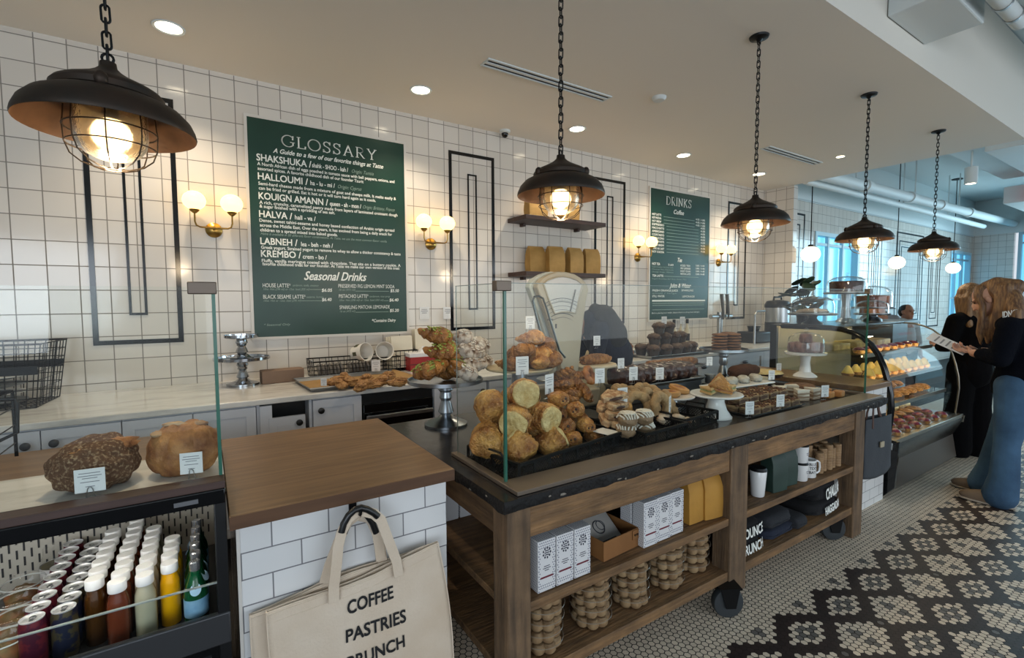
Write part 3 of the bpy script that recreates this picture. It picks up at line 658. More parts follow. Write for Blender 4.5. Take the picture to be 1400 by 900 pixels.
m = MB(); m.box(s3+.002, s3+.02, 3.462, YW-.004, .1, .94); m.box(x4-.02, x4-.002, 3.462, YW-.004, .1, .94); m.box(s3+.02, x4-.02, 3.9, YW-.004, .1, .94); m.box(s3+.02, s3+.09, 3.44, 3.462, .115, .93); m.build('carcass', CAB, t, smooth=False)
MB().box(s3+.02, x4-.02, 3.62, 3.9, .1, .94).build('opening', BLACKP, t, smooth=False)
d = MB().box(s3+.07, x4-.05, 3.435, 3.455, .52, .845); dd = d.build('flap', CAB, t, smooth=False)
MB().box(s3+.12, x4-.1, 3.43, 3.436, .57, .79).build('flap_panel', CAB, dd, smooth=False)
MB().lathe([(0, 0), (.008, 0), (.008, .014), (.021, .02), (.021, .03), (0, .037)], n=18, tr=Matrix.Translation((x4-.09, 3.435, .8)) @ Matrix.Rotation(R(90), 4, 'X')).build('knob', BLACKP, dd)
cabinet(x4, x5, 'narrow pale shaker cabinet left of the black undercounter fridge', None, 'l')
t = thing('undercounter_fridge', 'black undercounter appliance with a steel bar handle', 'fridge')
MB().box(x5+.004, x6-.004, 3.47, YW-.01, .02, .935).build('body', BLACKP, t, smooth=False); d = MB().box(x5+.01, x6-.01, 3.44, 3.468, .1, .86).build('door', BLACKG, t, bevel=.004)
q = MB(); q.box(x5+.02, x6-.03, 3.385, 3.405, .755, .785); q.box(x5+.04, x5+.06, 3.4, 3.44, .76, .78); q.box(x6-.07, x6-.05, 3.4, 3.44, .76, .78); q.build('handle', STEEL, d, bevel=.003)
cabinet(x6, x7, 'pale shaker cabinet seen behind the tall silver croissant stand', None, 'r')
xs = [x7+.02+i*.83 for i in range(8)]
xs = [x for x in xs if x < 7.7]+[7.72]
names = ['behind the scale', 'left of the bending worker', 'behind the bending worker', 'under the muffin tray', 'under the cookies', 'with black cup pulls, right of the cookies', 'nearest the black coffee urn', 'last before the wall end']
for i in range(len(xs)-1):
    cabinet(xs[i], xs[i+1], 'pale drawer cabinet along the wall, %s' % names[i], drawers=True)

# ---------- wall shelves and bags
for z, l in ((2.443, 'upper dark wood wall shelf with two kraft bags'), (1.865, 'lower dark wood wall shelf with a row of kraft bags')):
    t = thing('wall_shelf', l, 'shelf', (3.335, 4.225, z), 0, 'dark wall shelves'); MB().box(-.555, .555, -.175, .174, 0, .045).build('board', SHELFW, t, bevel=.003)
    q = MB(); q.box(-.4, -.37, .1, .173, -.03, 0); q.box(.37, .4, .1, .173, -.03, 0); build_each(q, 'bracket', SHELFW, t)
KRAFT = M('kraft_paper', 'b58f52', .75, col2='a37f45', nscale=9, bump=.3, bscale=22)
KRAFTY = M('golden_kraft_paper', 'b48333', .7, col2='a4752b', nscale=9, bump=.3, bscale=22)
def paper_bag(w=.2, d=.11, h=.29, m=KRAFT, fold=True, label=None):
    def mk():
        t = empty('paper_bag'); b = MB(); rings = []
        for k, (z, q, e) in enumerate(((0, .97, 1), (.01, 1, 1), (h*.35, 1.02, 1.03), (h*.7, 1.0, .95), (h*.88, .97, .6), (h*.97, .95, .18), (h, .95, .1))):
            ring = []
            for sx, sy in ((-1, -1), (-.33, -1.06), (.33, -1.06), (1, -1), (1.0, -.3), (1.0, .3), (1, 1), (.33, 1.06), (-.33, 1.06), (-1, 1), (-1.0, .3), (-1.0, -.3)):
                ring.append((sx*w/2*q*(1+.02*sin(k*2.1+sx*3)), sy*d/2*e, z))
            rings.append(ring)
        b.loft(rings); b.build('bag', m, t, bevel=.003)
        if fold: MB().box(-w*.45, w*.45, -d*.1-.006, -d*.1+.001, h*.9, h*.985).build('folded_top', m, t, bevel=.002)
        return t
    return mk
kb = Kind(paper_bag())
for px, l in ((738, 'left end of the row, set back'), (757, 'second from the left'), (783, 'second from the right'), (806, 'right end of the row')):
    p = ay(px, 376, 4.22); kb.put((p.x, 4.2+(.1 if px == 738 else 0), 1.912), 'kraft paper bag on the lower wall shelf, '+l, 'paper bag', 'kraft bags on the wall shelves', rz=random.uniform(-.15, .15))
for x, l in ((3.05, 'left one, half behind the lamp'), (3.5, 'right one, half behind the lamp')):
    kb.put((x, 4.25, 2.49), 'kraft paper bag on the upper wall shelf, '+l, 'paper bag', 'kraft bags on the wall shelves', scale=(1.2, 1, .9))

# ---------- black wire baskets at the left
def wire_basket(name, w, d, h, nx, ny, nz, r=.0025, taper=.86, bar=True):
    m = MB()
    def P(u, v, z): k = taper+(1-taper)*z/h; return (u*w/2*k, v*d/2*k, z)
    for i in range(nx+1): u = -1+2*i/nx; m.tube([P(u, -1, h), P(u, -1, 0), P(u, 1, 0), P(u, 1, h)], r, 5)
    for i in range(ny+1): v = -1+2*i/ny; m.tube([P(-1, v, h), P(-1, v, 0), P(1, v, 0), P(1, v, h)], r, 5)
    for k in range(nz+1):
        z = h*k/nz; m.tube([P(-1, -1, z), P(1, -1, z), P(1, 1, z), P(-1, 1, z)], r*(2.2 if k == nz else 1), 6, closed=True)
    return m
t = thing('wire_basket', 'deep black wire basket holding plates on the marble worktop, far left', 'basket', (-1.12, 4.12, CT+.003), R(-4))
wire_basket('b', .62, .46, .38, 12, 8, 7, .003).build('wire_frame', BLACKM, t)
q = MB()
for v in (-1, 1): q.box(-.29, .29, v*.225-.004, v*.225+.004, .2, .25)
build_each(q, 'flat_band', BLACKM, t)
for i in range(4):
    solo(MB().lathe([(0, 0), (.08, 0), (.15, .018), (.152, .022), (.08, .006), (0, .005)], n=28), 'plate', CERAM if i % 2 else PEWTER, 'round plate stacked in the deep wire basket, %s from the bottom' % ORD[i], 'plate', (-1.1, 4.12, CT+.012+.05*i), group='plates in the wire basket')
t = thing('wire_rack', 'black wire rack with a bent end handle, cut by the left edge', 'rack', (-.985, 2.45, .996), 0)
q = MB(); q.tube([(.34, -.1, 0), (.34, -.1, .26), (.36, -.1, .275), (.41, -.1, .27), (.415, -.1, .255), (.41, -.1, .15), (.36, -.1, .125), (.34, -.1, .12)], .006, 7); q.tube([(.34, .16, 0), (.34, .16, .265)], .006, 7); q.tube([(-.4, -.1, .265), (.34, -.1, .265), (.34, .16, .265), (-.4, .16, .265)], .006, 7, closed=True); q.tube([(-.4, -.1, 0), (-.4, -.1, .265)], .006, 7); q.tube([(-.4, .16, 0), (-.4, .16, .265)], .006, 7); q.build('frame', BLACKM, t)
q = MB()
for i in range(9): q.tube([(-.4, -.1+.0325*i, .262), (.34, -.1+.0325*i, .262)], .0025, 5)
for z in (.06, .13, .2): q.tube([(-.4, -.1, z), (.34, -.1, z), (.34, .16, z)], .003, 5)
q.build('wires', BLACKM, t)

# ---------- silver stands
def silver_stand(h, r, base=.1, m=PEWTER, lip=.012, name='cake_stand'):
    def mk():
        t = empty(name)
        MB().lathe([(0, h-.004), (r*.96, h-.004), (r*.97, h+lip), (r, h+lip), (r, h-.008), (r*.9, h-.014), (.03, h-.02), (0, h-.02)], n=48).build('plate', m, t)
        MB().lathe([(0, h-.02), (.034, h-.02), (.042, h-.05), (.03, h-.065), (.036, h*.62), (.026, h*.55), (.034, h*.45), (.044, h*.3), (.03, h*.24), (.05, h*.16), (base*.75, h*.1), (base, .012), (base, 0), (0, 0)], n=32).build('pedestal', m, t)
        return t
    return mk
p = az(331, 523, CT)
silver_lo = Kind(silver_stand(.2, .19, .11, SILVER)); silver_lo.put((p.x, p.y-.12, CT+.001), 'larger polished silver cake stand standing on the marble worktop left of the GLOSSARY board', 'cake stand', 'silver cake stands')
tt = Kind(silver_stand(.17, .115, .08, SILVER)); tt.put((p.x, p.y-.12, CT+.199), 'small polished silver cake stand stacked on top of a larger one', 'cake stand', 'silver cake stands')
solo(MB().box(-.15, .15, -.06, .06, 0, .1), 'wooden_block', M('brown_cardboard', '836a58', .7, col2='775f4e', nscale=4), 'brown oblong box beside the tiered silver stand', 'box', (.49, 4.1, CT+.001), R(3), bevel=.006)

# ---------- tray and things on the marble worktop
t = thing('sheet_tray', 'steel sheet tray lined with brown paper, holding flaky pastries', 'tray', (.98, 3.76, CT+.001), R(3))
m = MB(); w, d, h = .41, .27, .028
m.loft([[(-w+.02, -d+.02, 0), (w-.02, -d+.02, 0), (w-.02, d-.02, 0), (-w+.02, d-.02, 0)], [(-w, -d, h), (w, -d, h), (w, d, h), (-w, d, h)]], caps=False); m.box(-w+.02, w-.02, -d+.02, d-.02, 0, .003)
m.tube([(-w, -d, h), (w, -d, h), (w, d, h), (-w, d, h)], .005, 6, closed=True); m.build('pan', STEEL, t)
MB().grid(lambda u, v: (-.38+.77*u, -.24+.48*v, .006+.004*noise.noise(Vector((u*6, v*5, 2)))+(.03*max(0, u-.93)/.07)), 24, 14).build('paper_liner', M('baking_paper', 'a98758', .8, col2='9a7848', nscale=6), t)
CRUST = M('flaky_crust', '6e3f1c', .5, col2='c99a5e', nscale=30, bump=.8, bscale=80, bdist=.02, detail=8, nrough=.7, contrast=(.34, .68))
CRUSTD = M('dark_crust', '7a4420', .55, col2='b8793d', nscale=10, bump=.4, bscale=28)
SUGAR = M('sugared_crust', 'cdbba6', .7, col2='8d5b35', nscale=13, contrast=(.45, .62), bump=.4, bscale=30)
def flaky(seed):
    def mk():
        m = MB(); m.blob(.075, .042, .026, (0, 0, .026), seed, .14, 3.2, 24, 14); m.blob(.05, .03, .02, (.03, .015, .05), seed+5, .16, 3, 20, 12)
        return m.build('flaky_pastry', CRUST)
    return mk
fk = [Kind(flaky(3)), Kind(flaky(8))]
for i, (px, py) in enumerate(((452, 521), (468, 516), (480, 522), (495, 517), (510, 521), (522, 515), (462, 525), (500, 525), (487, 528), (535, 522))):
    p = az(px, py, CT+.03); fk[i % 2].put((p.x, p.y-.12, CT+.011), 'torn flaky brown pastry on the sheet tray, %s counted from the left' % ORD[i], 'pastry', 'flaky pastries on the sheet tray', rz=i*1.3)
def tag_card(w=.075, h=.1):
    t = empty('price_tag'); MB().box(-w/2, w/2, -.001, .001, .028, .028+h).build('card', WHITEP, t)
    q = MB()
    for k, (zz, ww) in enumerate(((.82, .7), (.7, .78), (.6, .5), (.44, .62), (.24, .3))): q.box(-w/2*ww, w/2*ww, -.0016, -.001, .028+h*zz-.0016, .028+h*zz+.0016)
    q.build('print', GRAYINK, t, smooth=False)
    q = MB(); q.tube([(-.012, .004, 0), (-.008, -.003, .03), (-.006, -.004, .045), (0, -.004, .052), (.006, -.004, .045), (.008, -.003, .03), (.012, .004, 0)], .0015, 5); q.tube([(-.012, .004, .001), (-.02, .02, .001), (.02, .02, .001), (.012, .004, .001)], .0015, 5); q.build('wire_holder', STEEL, t)
    return t
tg = Kind(tag_card)
tg.put((.69, 3.55, CT+.012), 'small white card at the left end of the sheet tray', 'price tag', rz=R(-30), scale=.55)
p = ay(501, 512, 3.98); tg.put((1.19, 3.97, CT+.012), 'white price card behind the pastries on the sheet tray', 'price tag', rz=R(-20), scale=.95)
t = thing('wire_organizer', 'low black wire organizer with steel lids, behind the sheet tray', 'organizer', (1.07, 4.19, CT+.002)); wire_basket('o', .72, .3, .14, 14, 6, 4, .0028, .97).build('wire_frame', BLACKM, t)
for i in range(2):
    m = MB()
    for k in range(7): x = -.09+k*.03; m.lathe([(.0, 0), (.045, 0), (.05, .006), (.05, .016), (.042, .02), (0, .02)], n=18, tr=Matrix.Translation((x, 0, .052)) @ Matrix.Rotation(R(82), 4, 'Y'))
    solo(m, 'lid_stack', M('smoked_plastic_lid', '6f6a66', .25), 'row of grey plastic lids in the wire organizer, %s one' % ('left' if i == 0 else 'right'), 'lids', (.86+.25*i, 4.19, CT+.004), 0, 'lid rows in the wire organizer')
def tub():
    t = empty('paper_tub'); MB().lathe([(.058, 0), (.075, .13), (.078, .13), (.078, .135), (.072, .133), (.055, .004), (0, .004), (0, 0), (.058, 0)], n=28).build('cup', M('printed_paper_tub', 'e6e2da', .6, col2='d8d3ca', nscale=3), t)
    q = MB()
    for a in (0, 1.3, 2.4, 3.6, 4.9):
        r = .07; q.box(r-.004, r+.0005, -.016, .016, .045, .085, Matrix.Rotation(a, 4, 'Z'))
    q.build('printed_patch', M('olive_print', '4c4b36', .7), t); return t
tb = Kind(tub)
for (x, z, l, a) in ((1.06, 1.165, 'white printed paper tub lying on its side, left of two, above the wire organizer', R(25)), (1.29, 1.165, 'white printed paper tub lying on its side, right of two, above the wire organizer', R(-10))):
    tb.put((x, 4.12, z), l, 'paper tub', 'paper tubs on the wire organizer', rot=(R(80), R(20), a))
t = thing('paper_sleeve_basket', 'black wire basket filled with cream paper sleeves, left of the red box', 'basket', (1.5, 4.24, CT+.002)); wire_basket('s', .24, .22, .18, 6, 5, 4, .0028, .95).build('wire_frame', BLACKM, t)
m = MB()
for k in range(5): m.box(-.1, .1, -.08+.034*k, -.055+.034*k, .01, .3-.03*(k % 2), Matrix.Rotation(R(-8), 4, 'X'))
solo(m, 'paper_sleeves', M('cream_paper', 'd9d1be', .8), 'stack of cream paper sleeves standing in a wire basket', 'paper sleeves', (1.5, 4.24, CT+.003), bevel=.002)
m = MB()
for k in range(4): m.box(-.1, .1, -.05+.03*k, -.028+.03*k, .0, .2, Matrix.Rotation(R(-6), 4, 'X'))
solo(m, 'paper_bag_stack', M('cream_paper', 'd9d1be', .8), 'tall tilted stack of cream paper bags by the wall, behind the red box', 'paper bags', (1.76, 4.3, CT+.16), R(-5), bevel=.002)
t = thing('red_box', 'red box with a white lid and tissue sticking out, right of the sheet tray', 'box', (1.68, 4.12, CT+.001), R(-3)); MB().box(-.16, .16, -.1, .1, 0, .15).build('body', M('red_card', '9c1f24', .5), t, bevel=.004); MB().box(-.168, .168, -.108, .108, .125, .16).build('lid', M('white_card', 'd8d8dc', .6), t, bevel=.004)
q = MB(); q.loft([[(-.05, -.04, .16), (.05, -.04, .16), (.05, .03, .16), (-.05, .03, .16)], [(-.005, -.02, .215), (.03, -.02, .2), (.03, .01, .2), (-.005, .01, .215)]]); q.build('tissue', WHITEP, t); q = MB(); q.box(-.165, .165, -.102, -.1, .055, .065); q.build('seam', M('dark_red', '5e1316', .5), t)
t = thing('storage_box', 'small box supporting the stack of paper bags, against the wall', 'box', (1.76, 4.29, CT+.001)); MB().box(-.1, .1, -.08, .09, 0, .155).build('body', M('red_card', '9c1f24', .5), t, bevel=.004); MB().box(-.103, .103, -.083, .093, .13, .158).build('lid', M('white_card', 'd8d8dc', .6), t, bevel=.003)
t = thing('canister', 'dark green-grey canister left of the pistachio croissants', 'canister', (1.98, 4.14, CT+.001)); MB().lathe([(0, 0), (.07, 0), (.072, .16), (.0, .16)], n=28).build('body', M('dark_canister', '2c3433', .35), t); MB().lathe([(0, .16), (.076, .16), (.076, .195), (.07, .2), (0, .2)], n=28).build('lid', BLACKP, t)
MB().box(-.03, .03, -.0735, -.06, .06, .12).build('paper_label', WHITEP, t)
for px, l in ((580, 'small white notice hung on the tiles, left of two above the croissants'), (612, 'small white notice hung on the tiles, right of two above the croissants')):
    p = ay(px, 428, YW); t = thing('notice_card', l, 'notice', (p.x, YW-.004, p.z)); MB().box(-.05, .05, -.002, .002, -.06, .06).build('card', WHITEP, t)
    q = MB()
    for zz, ww in ((.035, .03), (.018, .035), (.0, .025)): q.box(-ww, ww, -.0028, -.002, zz-.003, zz+.003)
    q.build('print', GRAYINK, t)

# ============================================================ OAK COUNTER AND DRINKS COOLER
t = thing('oak_counter', 'oak topped counter on a white subway tiled base, in the left foreground', 'counter')
m = MB(); m.box(.036, .738, 1.54, 2.45, .954, .995); m.build('worktop', OAK, t, bevel=.003)
MB().box(.036, .7385, 1.5385, 1.5402, .9545, .9935).build('front_edge', OAKD, t); MB().box(.736, .7395, 1.541, 2.449, .9545, .9935).build('end_edge', OAKD, t)
MB().box(.058, .722, 1.58, 2.43, 0, .9545).build('tiled_base', SUBWAY, t, smooth=False);
MB().box(.052, .061, 1.577, 1.59, 0, .9545).build('corner_trim', TRIMW, t)
t = thing('oak_counter', 'oak topped counter strip behind the drinks cooler, at the left edge', 'counter'); MB().box(-1.6, .034, 2.28, 2.7, .954, .995).build('worktop', OAK, t, bevel=.003); MB().box(-1.6, .03, 2.32, 2.68, 0, .9545).build('tiled_base', SUBWAY, t, smooth=False)
# cooler: x -1.25 .. .03
t = thing('drinks_cooler', 'open black drinks cooler with a glass guard on top, lower left', 'cooler'); XL, XR = -1.3, .03
m = MB(); m.box(XL, XR, 2.19, 2.27, .05, 1.06); m.box(XL, XL+.03, 1.56, 2.19, .05, 1.06); m.box(XR-.03, XR, 1.56, 2.19, .05, 1.06); m.box(XL+.03, XR-.03, 1.6, 2.19, .05, .635); m.box(XL, XR, 1.56, 2.19, 1.05, 1.06); m.build('cabinet', BLACKP, t, bevel=.003)
MB().box(XL, XR, 1.55, 1.575, 1.035, 1.078).build('fascia', BLACKG, t, bevel=.004)
MB().box(XL, XR, 1.55, 1.61, 1.078, 1.1).build('top_rail', SHELFW, t, bevel=.002); MB().box(XL, XR, 1.612, 1.955, 1.06, 1.085).build('marble_top', MARBLE, t, bevel=.003); MB().box(XL, XR, 1.957, 2.27, 1.06, 1.08).build('oak_ledge', OAK, t, bevel=.003)
MB().box(XL+.03, XR-.03, 2.178, 2.189, .636, 1.05).build('back_panel', M('cooler_back_steel', 'aca79b', .4, .35), t)
q = MB(); 
for i in range(70):
    for k in range(7):
        x = XL+.05+i*.0178; z = .68+k*.05+(.025 if i % 2 else 0); q.box(x, x+.005, 2.1765, 2.178, z, z+.03)
q.build('back_slots', DARKR, t, smooth=False)
MB().box(XL+.03, XR-.03, 1.575, 2.178, .636, .65).build('deck', M('cooler_deck', '3a3b3d', .4, .6), t)
MB().box(XL, XR, 1.556, 1.576, .62, .712).build('front_bar', M('cooler_bar', '4c4d50', .35, .6), t, bevel=.004)
MB().box(XL+.005, XR-.02, 1.563, 1.568, .712, .803).build('front_glass', GLASS, t); MB().box(XL+.005, XR-.02, 1.5615, 1.5695, .8025, .8055).build('glass_lip', M('lip_edge', '8d9694', .25), t)
q = MB()
for i in range(5):
    z = .5+i*.02; q.box(XL+.05, XR-.05, 1.552, 1.565, z, z+.008)
q.build('vent_louvre', STEEL, t); MB().box(XL, XR, 1.565, 1.6, .05, .62).build('lower_front', BLACKG, t)
MB().box(-.09, -.035, 1.547, 1.551, 1.049, 1.061).build('badge', M('badge_steel', '8a8c90', .3, .8), t)
MB().box(XL+.1, XR-.06, 1.58, 1.6, 1.038, 1.05).build('light_strip', M('lit_cooler_strip', 'fff6e6', .4, emit=24), t)
g = MB(); g.box(XL, .024, 1.606, 1.614, 1.1, 1.645); g.box(.018, .024, 1.615, 1.95, 1.085, 1.645); g.build('glass_guard', GLASS, t, smooth=False)
MB().box(.0165, .0255, 1.6045, 1.6155, 1.1, 1.645).build('glass_edge', GEDGE, t)
MB().box(-.04, .03, 1.6, 1.625, 1.625, 1.66).build('clip', M('bronze_clip', '6b5f55', .4, .6), t, bevel=.003)

# drinks
JC = M('white_cap', 'e4e5e4', .45)
def bottle(mname, col, trans=.0):
    lm = M(mname, col, .12, trans=trans)
    def mk():
        t = empty('juice_bottle')
        MB().lathe([(0, .001), (.0245, .001), (.025, .006), (.025, .115), (.024, .13), (.018, .15), (.0175, .158), (0, .158)], n=22).build('liquid', lm, t)
        MB().lathe([(0, 0), (.0255, 0), (.0264, .006), (.0264, .116), (.0252, .132), (.019, .152), (.0185, .163)], n=22).build('bottle', GLASSF, t, recalc=False)
        MB().lathe([(0, .156), (.0205, .156), (.0215, .16), (.0215, .18), (.0205, .183), (0, .183)], n=22).build('cap', JC, t); return t
    return Kind(mk)
def cols(kind, x, y0, n, dy, label, cat, group, z=.6505):
    for i in range(n): kind.put((x+random.uniform(-.002, .002), y0+dy*i, z), label % ORD[i], cat, group, rz=i*1.1)
cols(bottle('amber_tea', '4f3113', .3), -.288, 1.72, 7, .056, 'amber tea bottle with white cap, %s in its row from the front', 'bottle', 'capped juice bottles in the cooler')
cols(bottle('russet_tea', '6d3420', .2), -.231, 1.668, 9, .056, 'russet brown tea bottle with white cap, %s in its row from the front', 'bottle', 'capped juice bottles in the cooler')
cols(bottle('cloudy_lemonade', 'b5b29a', .1), -.174, 1.668, 7, .056, 'cloudy pale lemonade bottle with white cap, %s in its row from the front', 'bottle', 'capped juice bottles in the cooler')
cols(bottle('orange_juice', 'f0ae0c', 0), -.118, 1.705, 4, .06, 'bright yellow juice bottle with white cap, %s in its row from the front', 'bottle', 'capped juice bottles in the cooler')
GB = M('green_bottle_glass', '0c5a34', .08, trans=.35)
def green():
    t = empty('water_bottle')
    MB().lathe([(0, 0), (.028, 0), (.03, .006), (.03, .1), (.027, .118), (.019, .14), (.0135, .16), (.0125, .185), (0, .185)], n=24).build('bottle', GB, t)
    MB().lathe([(.0305, .042), (.0308, .046), (.0308, .09), (.0305, .094)], n=24).build('paper_label', M('blue_water_label', '86aecb', .5, col2='6c99bd', nscale=30), t, recalc=False)
    MB().lathe([(0, .0), (.014, 0), (.014, .002), (0, .002)], n=18, sy=1.2, tr=Matrix.Translation((0, -.0235, .122)) @ Matrix.Rotation(R(62), 4, 'X')).build('neck_label', M('blue_neck_label', '9fc0dc', .5), t)
    MB().lathe([(.0132, .172), (.0135, .178), (.0142, .196), (.012, .199), (0, .199)], n=18).build('cap', M('silver_foil_cap', 'b5b7ba', .25, .8), t); return t
cols(Kind(green), -.052, 1.64, 6, .062, 'green glass water bottle with pale blue label, %s in its row from the front', 'bottle', 'green water bottles in the cooler')
def can(nm, c, c2):
    def mk():
        t = empty('drink_can')
        MB().lathe([(0, .004), (.02, 0), (.0265, .012), (.0275, .02), (.0275, .122), (.025, .134), (.0245, .138)], n=26).build('body', M(nm, c, .3, .3, col2=c2, nscale=26, contrast=(.48, .52)), t)
        MB().lathe([(.0245, .136), (.0255, .14), (.0245, .1405), (.0225, .136), (.021, .135), (0, .135)], n=26).build('lid', M('can_lid', 'cfd1d2', .3, .35), t)
        q = MB(); q.ring((0, .006, .1375), .006, .0014, 14, 5); q.box(-.004, .004, -.01, .002, .1365, .1378); q.build('tab', M('can_tab', '9ea1a3', .3, .9), t); return t
    return Kind(mk)
cols(can('dark_red_can', '46142a', '64202c'), -.405, 1.672, 9, .0575, 'dark red drink can, %s from the front of the left can row', 'can', 'cans in the cooler')
cols(can('dark_blue_gold_can', '1c2238', '4a4430'), -.346, 1.682, 8, .0575, 'dark blue and gold can, %s from the front of the right row', 'can', 'cans in the cooler')
def tubsalad():
    t = empty('salad_tub'); MB().blob(.043, .043, .03, (0, 0, .035), 4, .12, 4, 22, 12).build('salad', M('mixed_salad', '6d5a36', .6, col2='9a5a34', nscale=22), t)
    MB().lathe([(0, 0), (.04, 0), (.05, .07), (.052, .072), (.05, .078), (.035, .088), (0, .09)], n=26).build('clear_tub', GLASSF, t, recalc=False); MB().ring((0, 0, .073), .051, .0018, 26, 5).build('rim', M('clear_rim', 'b9bdbb', .2), t); return t
st = Kind(tubsalad)
for i in range(4): st.put((-.465-.012*i*(i > 1), 1.7+.105*i, .6505+.03), 'clear plastic tub of food left of the cans, %s from the front' % ORD[i], 'food tub', 'clear food tubs in the cooler', scale=(1, 1, 1.25)).location.z = .651
t = thing('pickle_jar', 'glass jar with a white label at the back of the cooler, left of the cans', 'jar', (-.44, 2.11, .651)); MB().lathe([(0, .002), (.04, .002), (.042, .09), (0, .09)], n=24).build('contents', M('dark_olives', '3c3a24', .5, col2='5e5632', nscale=40), t); MB().lathe([(0, 0), (.044, 0), (.045, .1), (.036, .125), (.036, .15), (0, .152)], n=24).build('glass_jar', GLASSF, t, recalc=False); MB().lathe([(.0455, .03), (.0458, .09)], n=24).build('paper_label', WHITEP, t, recalc=False)
t = thing('food_tub', 'clear tub with a white label at the front left corner of the cooler', 'food tub', (-.5, 1.62, .651)); MB().lathe([(0, 0), (.05, 0), (.058, .06), (.052, .07), (0, .072)], n=26).build('clear_tub', GLASSF, t, recalc=False); MB().lathe([(0, .002), (.045, .002), (.052, .045), (0, .05)], n=24).build('contents', M('orange_salad', '9c4f22', .6, col2='c27b3a', nscale=22), t); MB().lathe([(0, .0725), (.03, .0725), (.03, .0735), (0, .0735)], n=20).build('paper_label', WHITEP, t)

# loaves on the cooler
BREAD = M('loaf_crust', '6f4023', .65, col2='b3814f', nscale=16, bump=.8, bscale=55, contrast=(.34, .66))
SEED = M('seeded_crust', '5e402b', .8, col2='ab9273', nscale=130, bump=.9, bscale=130, contrast=(.5, .74), detail=3)
FLOUR = M('floured_ear', 'b79c7c', .85, col2='8a5f3d', nscale=9)
t = thing('bread_loaf', 'dark seeded round loaf on the cooler top, left of two', 'bread', (-.275, 1.75, 1.0855), R(20))
def score(d): return 1-.10*math.exp(-((d.y-.15+.2*d.x)/.1)**2)*(d.z > 0)
MB().blob(.102, .088, .08, (0, 0, .065), 3, .07, 3, 64, 40, flatz=.82, fn=score).build('loaf', SEED, t)
MB().blob(.078, .034, .02, (.012, -.025, .112), 5, .16, 5, 34, 14).build('split_crust', BREAD, t)
t = thing('bread_loaf', 'round crusty loaf with floury cuts on the cooler top, beside the glass edge', 'bread', (-.068, 1.755, 1.0855), R(-15))
MB().blob(.098, .085, .086, (0, 0, .07), 11, .05, 2.2, 48, 30, flatz=.82, fn=lambda d: 1-.09*math.exp(-((d.x+.35-.3*d.z)/.07)**2)-.09*math.exp(-((d.x-.45)/.07)**2)*(d.z > .2)).build('loaf', BREAD, t)
q = MB(); q.blob(.03, .012, .008, (-.02, -.015, .15), 2, .15, 4, 18, 8); q.blob(.024, .012, .008, (.04, .0, .145), 6, .15, 4, 18, 8); q.blob(.02, .03, .008, (-.055, -.03, .128), 9, .15, 4, 18, 8); q.build('floury_flap', FLOUR, t)
tg.put((-.272, 1.642, 1.086), 'white price card in front of the dark seeded loaf', 'price tag', rz=R(-6), scale=(.85, 1, .62)); tg.put((-.05, 1.655, 1.086), 'white price card in front of the round crusty loaf', 'price tag', rz=R(-12), scale=(.75, 1, .62))

# ---------- tote bags on the hook
CANVAS = M('natural_canvas', 'cbb8a2', .9, col2='d5c5b2', nscale=5, bump=.2, bscale=120)
def tote(label, cx, cy, z1, w, h, tilt, loc_text, seed, strapx):
    t = thing('tote_bag', label, 'tote bag', (cx, cy, z1), 0); t.rotation_euler = (0, -tilt, 0)
    def surf(side):
        def f(u, v):
            x = (u-.5)*w*(1-.02*v+.05*sin(v*3)); z = -h*(1-v)
            edge = (1-abs(2*u-1)**4)
            d = .006+.014*edge*(.3+.7*(1-v))+.008*noise.noise(Vector((u*3+seed, v*2.2, seed)))*edge+.005*noise.noise(Vector((u*7+seed, v*3, 4)))*edge
            return (x, side*d*(1 if side > 0 else 1.15), z+.008*sin(u*7+seed)*v)
        return f
    m = MB(); m.grid(surf(-1), 40, 32); b = m.build('front_panel', CANVAS, t)
    sd = b.modifiers.new('thick', 'SOLIDIFY'); sd.thickness = .003
    m = MB(); m.grid(surf(1), 40, 32); b = m.build('back_panel', CANVAS, t); sd = b.modifiers.new('thick', 'SOLIDIFY'); sd.thickness = .003
    e = MB()
    for u in (0, 1):
        e.loft([[surf(-1)(u, 1-k/10), surf(1)(u, 1-k/10), tuple(Vector(surf(1)(u, 1-k/10))+Vector((.004*(1 if u else -1), 0, 0))), tuple(Vector(surf(-1)(u, 1-k/10))+Vector((.004*(1 if u else -1), 0, 0)))] for k in range(11)])
    e.build('side_seam', CANVAS, t)
    hh = MB(); hh.tube([surf(-1)(i/30, .985) for i in range(31)], .003, 6); hh.tube([surf(-1)(i/30, .93) for i in range(31)], .0012, 5); hh.build('hem', CANVAS, t)
    return t, surf
def strap(t, pts, name='strap', wd=.016, m=CANVAS):
    P = [Vector(p) for p in pts]; q = MB(); rings = []
    for i, p in enumerate(P):
        d = (P[min(i+1, len(P)-1)]-P[max(i-1, 0)]).normalized(); s = d.cross(Vector((0, 1, 0))); s = s.normalized() if s.length > .1 else Vector((1, 0, 0))
        n = Vector((0, -.0022, 0)); rings.append([p+s*wd+n, p-s*wd+n, p-s*wd-n, p+s*wd-n])
    q.loft(rings); return q.build(name, m, t, bevel=.001)
def L(t, px, py, y): return t.matrix_basis.inverted() @ (ay(px, py, y))
def setb(t): t.matrix_basis = Matrix.LocRotScale(t.location, t.rotation_euler, t.scale); return t
t, sf = tote('cream canvas tote bag hanging in front, printed with black words', .388, 1.515, .722, .545, .5, R(6), True, 1.3, None)
Zt = lambda x, y: (330+x/2.648, 560+y/2.648)
def along(zs, y): return [L(t, *Zt(*q), y) for q in zs]
setb(t)
